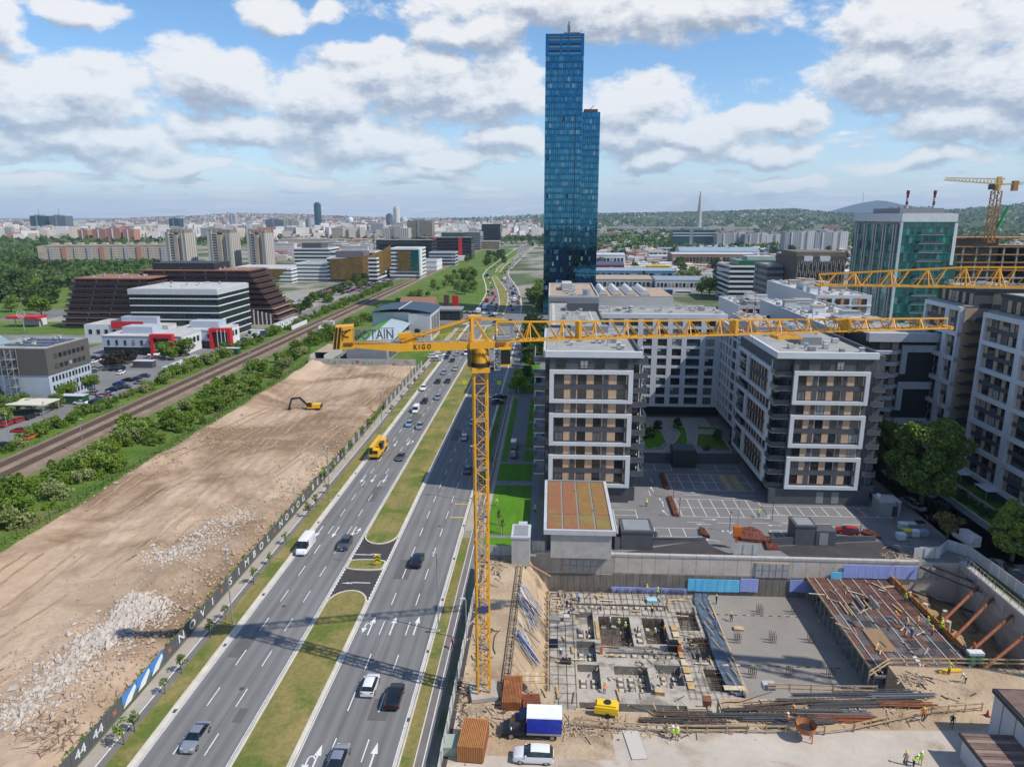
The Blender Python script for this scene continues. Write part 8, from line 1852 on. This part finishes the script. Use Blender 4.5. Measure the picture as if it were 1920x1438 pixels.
t,w,d=banded('white banded wing between the two gold screened offices',-236,-207,655,690,17,white,glass,5,bh=.6);t,w,d=banded('oval white tiered office behind the gold screened offices',-290,-250,800,840,24,white,glass,6,bh=.5);box(t,'roof_plant_room',8,30,5,30,24,30,dark)
banded('low grey and white office beyond the gold offices',-240,-190,770,800,22,white,glass,5);banded('dark glass office with a black crown beyond the gold offices',-220,-150,900,940,30,darker,glass,7)
t,w,d=banded('dark office slab with two red vertical strips',-190,-112,1010,1050,30,darker,glass,7);[box(t,'red_strip',x,x+5,-1,0,0,30,red) for x in (14,24,60)]
t,w,d=banded('glassy ship shaped showroom left of the railway',-150,-118,880,910,16,lb_,glass,4);banded('white boxy supermarket beside the big car park',-162,-128,800,840,11,white,white,2);t,w,d=banded('dark blue glass office cube left of the highway',-196,-158,1290,1330,30,dark,tealg,8);banded('banded grey office beside the dark blue cube',-157,-128,1300,1360,31,grey,glass,9);banded('navy office block behind the banded grey office',-150,-110,1560,1600,42,darker,glass,9);banded('pale concrete shell building beside the platforms',-128,-96,1330,1370,14,beige,darker,4)
# halls between lot and junction
t=thing('hall','white hall with a dark blue curved roof near the junction','hall',(-87,342,0));box(t,'wall',0,27,0,26,0,14.2,white);box(t,'wall',18.5,29.0,-3.5,25.9,0,14,ltgrey);b=MB()
for i in range(8):
    a0,a1=i/8,(i+1)/8;f=lambda a: (-1+31*a,14.4+3.4*math.sin(math.pi*(.15+.7*a))-1.5);p_,q_=f(a0),f(a1);b.quad((p_[0],-4,p_[1]),(q_[0],-4,q_[1]),(q_[0],27,q_[1]),(p_[0],27,p_[1]))
b.build('curved_roof',mat('roof_navy',(.035,.06,.09),.5),t);wins(t,('E',29),0,24,7,2,12,1.6,WM);wins(t,('S',-3.5),20,28,2,3,5,1.2);box(t,'roof_strip',14,14.5,-4.1,27,16,16.5,white)
t=thing('hall','long sloping hall with half green half pale blue roof beside the graffiti wall','hall',(-84,288,0));box(t,'wall',0,16,0,52,0,6,grey);b=MB();b.quad((-.5,-.5,6.1),(7,-.5,9.2),(7,52,11.5),(-.5,52,8.4));b.build('green_roof',green_r,t);b=MB();b.quad((7,-.5,9.2),(16.5,-.5,7.1),(16.5,52,9.4),(7,52,11.5));b.build('pale_roof',mat('roof_ice',(.36,.43,.46),.5),t);b=MB();b.poly([(0,-.02,6),(16,-.02,6),(16,-.02,7.1),(7,-.02,9.1),(0,-.02,6.3)]);b.build('gable',conc2,t);wins(t,('E',16),4,48,12,1,5.5,2,WM)
t=thing('ruined_shed','roofless grey shed shell beside the graffiti wall','shed',(-100,285.5,0));[box(t,'wall',a,c,y0_,y1_,0,3.6,m_) for (a,c,y0_,y1_,m_) in ((0,.3,0,26,conc2),(6,6.3,0,26,conc2),(.31,5.99,25,25.3,conc2),(12,12.3,0,20,grey))];box(t,'roof',.2,6.2,6,25.4,3.6,3.8,rooftan)
t=thing('grey_wall','tall grey corrugated end wall under the counter jib','wall',(-84.5,286.5,0));[box(t,'wall_panel',i*1.2,i*1.2+1.15,0,.4,0,8.4-.05*(i % 2),grey) for i in range(14)];b=MB();b.poly([(17,0,0),(19.5,0,0),(17,0,6)]);b.build('gable_piece',ltgrey,t)
t=thing('restaurant','low dark restaurant with a brown tiled roof and a brick tower near the junction','restaurant',(-101,414,0));box(t,'wall',0,48,0,14,0,5.6,darker);box(t,'roof',-.5,48.5,-.6,14.5,5.6,6.6,grey);box(t,'brick_tower',36,39,16,20,0,13,rustbrown);box(t,'red_sign',40,44,24,25,4,12,red)
b=MB();b.poly([(8,15,5),(30,15,5),(30,25,11),(8,25,11)]);b.poly([(30,15,5),(30,35,5),(30,25,11)]);b.poly([(30,35,5),(8,35,5),(8,25,11),(30,25,11)]);b.build('tiled_roof',mat('roof_tile',(.26,.13,.085),.8),t);box(t,'wall',8.3,29.7,15.3,34.7,0,4.9,beige);wins(t,('S',0),2,46,12,1,4,2.6)
t=thing('railway_bridge','concrete railway bridge parapets and abutment over the side road','bridge',(-124,372,0));box(t,'abutment',0,6,6,9,0,4,conc2);[box(t,'bridge_parapet',x,x+.5,-2,22,.5,2.6,white) for x in (-14.5,.2)]
for i in range(9): t=thing('site_cabin','white site cabin in the row beside the glass office and tracks','site cabin',(-150.5,262+i*6.4 if i < 4 else 345+i*7,0),0,'white site cabins');box(t,'body',0,2.6,0,6,0,2.7,white);box(t,'roof',-.05,2.65,-.05,6.05,2.7,2.85,ltgrey);box(t,'window',2.6,2.64,1.5,3,1,2,glass)
for (px_,py_,c,lab) in ((135,758,'green','green roofed shed and blue tank beside the ball trees'),(430,665,'green','dark green long shed by the scrub below the glass office'),(480,630,'blue','blue container among the site cabins'),(268,690,'grey','grey metal kiosk in the showroom parking')): p=at(px_,py_);t=thing('container',lab,'container',(p.x,p.y,0));box(t,'body',-4,4,0,3,0,2.7,PM[c]);box(t,'roof',-4.1,4.1,-.1,3.1,2.7,2.85,ltgrey)
p=at(48,782);t=thing('entrance_canopy','flat cream canopy at the parking entrance','canopy',(p.x,p.y,0));box(t,'canopy_roof',-6,6,0,8,3.6,3.9,mat('cream_roof',(.6,.56,.47),.7));[pipe(t,'post',(x,y,0),(x,y,3.6),.1,steel) for x in (-5.5,5.5) for y in (.5,7.5)]
# white dishes
for (px_,py_) in ((46,600),(173,590)):
    p=at(px_,py_+20);t=thing('satellite_dish','large white lattice dish '+('on the showroom roof' if px_ > 100 else 'near the filling station canopy'),'dish',(p.x,p.y,9));[bar(t,'rib',(0,0,0),(2.4*math.cos(a),-.8,2.4*math.sin(a)),.12,white) for a in np.arange(0,6.28,.52)];[bar(t,'rim',(2.4*math.cos(a),-.8,2.4*math.sin(a)),(2.4*math.cos(a+.52),-.8,2.4*math.sin(a+.52)),.12,white) for a in np.arange(0,6.28,.52)];pipe(t,'post',(0,0,-9),(0,0,0),.3,steel)
# ------------------------------------------------------------------ far city, hills, haze
def farfac(name,c,dk,fw=3.4,fh=3.,vert=False):
    m=bpy.data.materials.new(name);m.use_nodes=True;t=m.node_tree;b=t.nodes['Principled BSDF'];b.inputs['Roughness'].default_value=.8
    ge=t.nodes.new('ShaderNodeNewGeometry');s=t.nodes.new('ShaderNodeSeparateXYZ');t.links.new(ge.outputs['Position'],s.inputs[0]);sn=t.nodes.new('ShaderNodeSeparateXYZ');t.links.new(ge.outputs['Normal'],sn.inputs[0])
    h=M(t,'ADD',s.outputs[0],s.outputs[1]);a=M(t,'GREATER_THAN',M(t,'FRACT',M(t,'DIVIDE',h,fw)),.48);v=M(t,'GREATER_THAN',M(t,'FRACT',M(t,'DIVIDE',s.outputs[2],fh)),.5)
    w=M(t,'MULTIPLY',a,1.0 if vert else v);side=M(t,'LESS_THAN',M(t,'ABSOLUTE',sn.outputs[2]),.5);w=M(t,'MULTIPLY',w,side)
    mi=t.nodes.new('ShaderNodeMix');mi.data_type='RGBA';t.links.new(w,mi.inputs[0]);mi.inputs[6].default_value=(*c,1);mi.inputs[7].default_value=(*dk,1);t.links.new(mi.outputs[2],b.inputs['Base Color']);MATS[name]=m;return m
FF=[farfac('far_white',(.62,.6,.58),(.30,.30,.31)),farfac('far_cream',(.55,.48,.38),(.27,.24,.2)),farfac('far_grey',(.36,.36,.37),(.17,.18,.19)),farfac('far_brick',(.42,.17,.11),(.3,.24,.2)),farfac('far_panel',(.43,.38,.31),(.20,.17,.14),2.6,3,False),farfac('far_strip',(.5,.46,.4),(.26,.24,.22),5.2,3,True)]
tglass=mat('far_glass',(.035,.09,.11),.2,.3);tgrey=mat('far_glass_grey',(.13,.16,.19),.3,.2)
def beamtower(name,label,x,Y,w,d,h,m,slices=4,cat='tower block',group=None):
    t=thing(name,label,cat,(x,Y,0),0,group);s_=w/slices
    for i in range(slices): box(t,'wall_section',i*s_+.05,(i+1)*s_-.05,(i % 2)*3,d,0,h-(i % 3)*1.6,m[i % len(m)]);box(t,'roof_box',i*s_+1,(i+1)*s_-1.5,3,d-3,h-1.5,h+2.5,beige2)
    nb=int(h/3)
    for k in range(nb): box(t,'balcony_row',s_+.2,2*s_-.2,.4,1.6+1.38,k*3+.4,k*3+1.4,ltgrey)
    return t
for i,(x,w) in enumerate(((-449,24),(-399,28),(-352,22))): beamtower('tower_block',['left','middle','right'][i]+' one of three tall beige panel tower blocks',x,820,w,26,42,[FF[5],beige2,beige,FF[4]],5,group='three beige tower blocks')
t=thing('slab_block','very long beige panel slab block in front of the left skyline','apartment block',(-618,838,0),R(14));box(t,'wall',0,168,0,16,0,24,FF[4]);box(t,'end_wall',-.3,8,-.3,16.3,0,24.5,beige);box(t,'roof',8,168.3,-.3,16.3,24,25.6,beige)
for i in range(11): box(t,'balcony_stack',12+i*14,17+i*14,-1.2,0,1,23,FF[2+i % 3]);box(t,'roof_box',14+i*14,20+i*14,4,12,25.6,28,beige)
t=thing('slab_block','second long beige panel slab behind the gold offices','apartment block',(-440,1150,0),R(10));box(t,'wall',0,104,0,16,0,22,FF[4]);box(t,'roof',-.3,104.3,-.3,16.3,22,23.5,beige)
for (px0,px1,pt,Y,m,lab) in ((55,83,405,2300,tglass,'dark teal glass tower on the far left skyline'),(91,121,405,2300,tgrey,'grey patterned glass tower beside the dark teal one'),(586,599,382,2900,tglass,'slender blue glass skyscraper on the left skyline'),(736,748,390,2600,FF[0],'round white ribbed tower on the skyline'),(722,735,403,2650,tgrey,'grey tower just left of the round white tower'),(748,763,410,2700,FF[0],'short white block right of the round white tower'),(763,810,414,1800,beige2,'massive grey brown housing cluster left of the highway'),(715,765,428,1700,FF[5],'pale ribbed housing slab left of the housing cluster'),(620,665,428,1900,FF[5],'pale ribbed housing slab near the slender skyscraper'),(316,334,410,2100,tglass,'glass tower under construction with a crane behind the beige towers'),(429,440,403,3000,FF[2],'dark narrow tower in the middle of the left skyline'),(497,531,412,2500,tgrey,'wide pale blue office slab right of the beige towers'),(532,560,413,2400,FF[5],'white ribbed tower pair in the left skyline'),(570,586,411,2500,FF[2],'grey ribbed tower left of the slender skyscraper'),(145,163,431,1700,FF[3],'first red brick tower with white stripe'),(172,197,430,1700,FF[3],'second red brick tower block'),(198,224,428,1650,FF[3],'third red brick tower block'),(229,250,430,1650,FF[3],'fourth red brick tower block'),(865,903,445,1620,FF[0],'white office wing behind the navy block'),(884,896,421,2300,FF[0],'narrow white tower near the highway bridge'),(1262,1341,431,1400,tglass,'dark glass office with white bands below the cable bridge pylon'),(1345,1375,438,1350,FF[2],'first grey and white housing slab on the right'),(1376,1395,436,1400,FF[0],'second pale housing slab on the right'),(1397,1420,439,1380,FF[2],'third housing slab on the right'),(1421,1437,437,1400,FF[0],'fourth pale housing slab on the right'),(1438,1473,440,1420,FF[0],'fifth white housing slab on the right'),(1473,1502,435,1150,FF[2],'grey concrete tower group behind the finned office'),(1503,1528,434,1150,FF[0],'white and grey tower beside the concrete group'),(1530,1562,436,1250,FF[2],'grey slab behind the finned office'),(1563,1592,435,1250,FF[0],'white slab next to the teal tower')):
    a,c=atY(px0,pt,Y),atY(px1,pt,Y);h=a.z;w=c.x-a.x;t=thing('distant_tower' if h > 45 else 'distant_block',lab,'tower' if h > 45 else 'building',(a.x,Y,0))
    if 'round' in lab or 'slender' in lab: b=MB();b.tube((w/2,w/2,0),(w/2,w/2,h),w/2*(1 if 'round' in lab else 1.08),w/2,16);b.build('shaft',m,t);pipe(t,'roof_ring',(w/2,w/2,h),(w/2,w/2,h+5),w*.3,m,12)
    else: box(t,'wall',0,w,0,min(w,40),0,h,m);box(t,'roof_box',w*.25,w*.7,3,min(w,40)*.6,h,h+3.5,grey);box(t,'wall_strip',w*.4,w*.48,-1,0,0,h,white if m in (FF[3],FF[2]) else grey)
    if 'white bands' in lab: [box(t,'floor_band',0,w,-1,0,h-12+k*5,h-10.5+k*5,white) for k in range(2)]
    if 'dark teal' in lab: pipe(t,'mast',(w*.6,5,h),(w*.6,5,h+24),.8,grey)
p=atY(655,410,3900);t=thing('domed_church','white domed church on the left skyline','church',(p.x,3900,0));box(t,'nave',-22,22,0,40,0,p.z-14,white);pipe(t,'drum',(0,20,p.z-14),(0,20,p.z-4),15,white,16);b=MB();[b.tube((0,20,p.z-4+3*i),(0,20,p.z-1+3*i),15*math.cos(i*.33),15*math.cos((i+1)*.33),16) for i in range(4)];b.build('dome',white,t)
# cable stayed bridge
Y=2500;bx=500;t=thing('cable_stayed_bridge','cable stayed bridge with a single tall pale pylon on the right horizon','bridge',(bx,Y,0));b=MB();b.tube((0,0,0),(0,0,90),9,6,12);b.tube((0,0,90),(0,0,140),6,1.6,12);b.build('pylon',conc2,t)
box(t,'deck',-330,200,-15,15,19,23,conc2)
for i in range(16): bar(t,'stay_cable',(-30-i*14,0,23),(-1,0,60+i*4.6),.55,ltgrey);bar(t,'stay_cable',(14+i*7,0,23),(1,0,60+i*4.6),.4,ltgrey)
t=thing('highway_bridge','long pale road bridge left of the glass tower in the distance','bridge',(-120,2300,0),R(8));box(t,'deck',0,300,0,14,16,19,conc2);[box(t,'pier',20+i*40,24+i*40,4,10,0,16,conc2) for i in range(7)]
# hills
RP=[(-700,402),(-200,405),(0,411),(200,414),(300,409),(400,405),(450,402),(560,403),(640,406),(700,409),(800,411),(900,409),(1000,403),(1130,401),(1250,399),(1350,397),(1470,393),(1540,400),(1620,402),(1750,397),(1920,386),(2300,380),(2700,395)]
def rowp(px_):
    for (a,ra),(c,rc) in zip(RP,RP[1:]):
        if a <= px_ <= c: return ra+(rc-ra)*(px_-a)/(c-a)
    return RP[0][1] if px_ < 0 else RP[-1][1]
hillm=groundmat('hill_woods',(.07,.11,.035),(.025,.05,.02),.0022,(.16,.17,.07),.0011,.62,bump=0,fine=.02,fc=.2)
def hill_z(px_,f):
    H1=60+(405-rowp(px_))/F*7400*.975
    return max(0,H1)*(f*f*(3-2*f))
b=MB();ni,nj=130,34
for j in range(nj+1):
    for i in range(ni+1):
        px_=-700+3400*i/ni;f=j/nj;d=2900+4700*f if px_ < 1050 else 2300+5300*f;a=math.atan((px_-960)/F)-YAW
        x,y=math.sin(a)*d,math.cos(a)*d;w=hn(x,y,.0012)*16+hn(x,y,.004)*7
        b.v.append((x,y,max(-2,hill_z(px_,f)+w*math.sin(math.pi*min(1,f*1.02))*(.7 if f < .93 else .35)-1.5)))
for j in range(nj):
    for i in range(ni): k=j*(ni+1)+i;b.f.append((k,k+1,k+ni+2,k+ni+1));b.mi.append(0)
HV=b.v;tag(b.build('hills',hillm,smooth=True),kind='structure')
def hill_at(px_,f):
    u=(px_+700)/3400*ni;v=min(f*nj,nj-.01);i,j=int(u),int(v);u -= i;v -= j;g=lambda a,c: Vector(HV[c*(ni+1)+a])
    return g(i,j).lerp(g(i+1,j),u).lerp(g(i,j+1).lerp(g(i+1,j+1),u),v)
b=MB();pr_=[(1480,409),(1515,402),(1545,396),(1575,388),(1600,383),(1622,380),(1640,381),(1665,386),(1700,391),(1760,396),(1850,402),(1950,409)]
for k,dd_ in enumerate((13500,14500,16000)):
    for (px_,r_) in pr_: a=math.atan((px_-960)/F)-YAW;h=60+(405-r_)/F*14500*.975;b.v.append((math.sin(a)*dd_,math.cos(a)*dd_,max(-2,h if k == 1 else -2)))
for k in range(2):
    for i in range(len(pr_)-1): q=k*len(pr_)+i;b.f.append((q,q+1,q+len(pr_)+1,q+len(pr_)));b.mi.append(0)
tag(b.build('mountain',groundmat('mountain_woods',(.03,.055,.05),(.02,.04,.04),.001,bump=0,fine=.01,fc=.1),smooth=True),kind='structure')
p=math.atan((1597-960)/F)-YAW;tag(pipe(None,'radio_mast',(math.sin(p)*14400,math.cos(p)*14400,280),(math.sin(p)*14400,math.cos(p)*14400,470),5,grey,6),'thin radio mast on the blue mountain ridge','radio mast')
# far city fabric
LN=['white','cream','grey','brick red','beige panel','ribbed pale']
roofs=[mat('roof_red_far',(.34,.13,.08),.8),rooflight,grey]
def farblock(x,y,z,w,d,h,k,where):
    b=MB();b.box(-w/2,w/2,-d/2,d/2,-6,h,0);b.box(-w/2-.3,w/2+.3,-d/2-.3,d/2+.3,h,h+1.2,1);b.box(-w*.2,w*.15,-d*.2,d*.2,h+1.2,h+3.5,0)
    o=b.build('distant_block',[FF[k],roofs[0 if h < 16 else 1+k % 2]]);o.location=(x,y,z);tag(o,f'{LN[k]} distant building {where}','building','buildings '+where);return o
for i in range(150):
    if i < 100: px_=random.uniform(-20,900);py_=random.choice([random.uniform(425,432),random.uniform(430,452)]);wh='in the left skyline below the hills'
    else: px_=random.uniform(1125,1620);py_=random.uniform(434,452);wh='on the plain right of the glass tower'
    if 860 < px_ < 1030: continue
    if px_ < 300 and py_ > 445: py_=438
    p=at(px_,py_);k=random.choices(range(6),[5,4,3,1,2,3])[0];s_=p.y/1500
    farblock(p.x,p.y,0,random.uniform(18,60),random.uniform(14,20),random.choice([9,12,15,20,24,30,38])*(1 if i < 100 else .6),k,wh)
for i in range(64):
    px_=random.choice([random.uniform(-50,860),random.uniform(1130,1560),random.uniform(1130,1900)]);f=random.uniform(.12,.85);x,y,z=hill_at(px_,f)
    farblock(x,y,z,random.uniform(14,34),14,random.uniform(7,13) if px_ > 900 else random.uniform(9,22),random.choice([0,0,1,2]),'scattered on the wooded hills')
b=MB()
for _ in range(3900):
    if random.random() < .9: px_=random.gauss(420,270);f=random.uniform(0,.8)**1.2
    else: px_=random.choice([random.uniform(880,1010),random.uniform(1120,1500),random.uniform(1120,1950)]);f=random.uniform(.02,.75)
    if not -600 < px_ < 2200: continue
    x,y,z=hill_at(px_,f);i_=random.uniform(-20,20);s_=random.uniform(7,18) if px_ < 900 else random.uniform(5,11);h=random.uniform(5,20) if px_ < 850 else random.uniform(4,8);b.obox((x+i_,y+i_,z-4),s_*1.5,s_,h+6,random.uniform(0,1.5),random.choices([0,1,2,3],[6,4,2,1.6])[0]);b.obox((x+i_,y+i_,z+h+2),s_*1.55,s_*1.05,1.6,0,random.choice([3,3,1,2]))
for _ in range(3400):
    p=at(random.uniform(-60,1010),random.choice([random.uniform(421,434),random.uniform(425,450)]));b.obox((p.x,p.y,0),random.uniform(12,40),random.uniform(8,16),random.choice([random.uniform(5,18),random.uniform(12,34)]),random.uniform(0,1),random.choices([0,1,2,3],[6,4,2,1.2])[0])
for _ in range(420):
    p=at(random.uniform(480,880),random.uniform(456,490));b.obox((p.x,p.y,0),random.uniform(8,26),random.uniform(8,14),random.uniform(3,12),random.uniform(0,.3),random.choice([0,1,2,3]))
for _ in range(620):
    p=at(random.uniform(1130,1640),random.uniform(465,520));b.obox((p.x,p.y,0),random.uniform(6,24),random.uniform(6,14),random.uniform(2.5,6),random.choice([0,.1,1.5]),random.choice([0,0,1,2,3]))
for _ in range(1700):
    p=at(random.uniform(1125,1950),random.uniform(428,470));b.obox((p.x,p.y,0),random.uniform(10,34),random.uniform(8,16),random.uniform(3,9),random.uniform(0,1),random.choices([0,1,2,3],[6,3,2,2])[0])
b.build('distant_town',[farfac('town_white',(.66,.63,.6),(.40,.39,.38)),farfac('town_cream',(.55,.48,.4),(.34,.3,.26)),mat('town_grey',(.3,.3,.31),.8),mat('town_red',(.36,.15,.1),.8)])['kind']='stuff'
canopy_mass('woods',lambda: (lambda v: Vector(v))(hill_at(random.uniform(-100,2100),random.uniform(.0,.95)))+Vector((random.uniform(-60,60),random.uniform(-60,60),0)),14000,13,lf_dark,zf=lambda x,y: 0,hh=1) if 0 else None
pts_=[]
for _ in range(16000):
    px_=random.choice([random.uniform(-100,900),random.uniform(880,2200),random.uniform(1100,2200)]);x,y,z=hill_at(px_,random.uniform(0,.99));pts_.append((x+random.uniform(-60,60),y+random.uniform(-60,60),z+random.uniform(0,8)))
for _ in range(4500): p=at(random.uniform(-60,1950),random.uniform(424,462));pts_.append((p.x,p.y,random.uniform(1,9)))
n=len(pts_);q=leafquads(np.array(pts_),rng.uniform(5,13,n),1.5).reshape(-1,3);me=bpy.data.meshes.new('far_woods');me.vertices.add(4*n);me.vertices.foreach_set('co',q.astype(np.float32).ravel());me.loops.add(4*n)
me.loops.foreach_set('vertex_index',np.arange(4*n,dtype=np.int32));me.polygons.add(n);me.polygons.foreach_set('loop_start',np.arange(0,4*n,4,dtype=np.int32));me.materials.append(lf_dark);me.update(calc_edges=True);o=bpy.data.objects.new('far_woods',me);link(o);o['kind']='stuff'
# low urban clutter between the railway and the towers
for i in range(44):
    px_=random.uniform(500,860);py_=random.uniform(462,486);p=at(px_,py_);farblock(p.x,p.y,0,random.uniform(16,44),random.uniform(12,20),random.uniform(8,20),random.choice([0,1,2,4]),'between the beige slabs and the railway')
# haze
b=MB();b.box(-20500,20500,-3500,20500,-11,520);o=b.build('haze',[]);o['kind']='stuff'
hm=bpy.data.materials.new('haze');hm.use_nodes=True;ht=hm.node_tree;ht.nodes.clear();pv=ht.nodes.new('ShaderNodeVolumePrincipled');pv.inputs['Density'].default_value=5e-5;pv.inputs['Color'].default_value=(.6,.77,1,1);pv.inputs['Anisotropy'].default_value=0
ho_=ht.nodes.new('ShaderNodeOutputMaterial');ht.links.new(pv.outputs[0],ho_.inputs['Volume']);o.data.materials.append(hm)
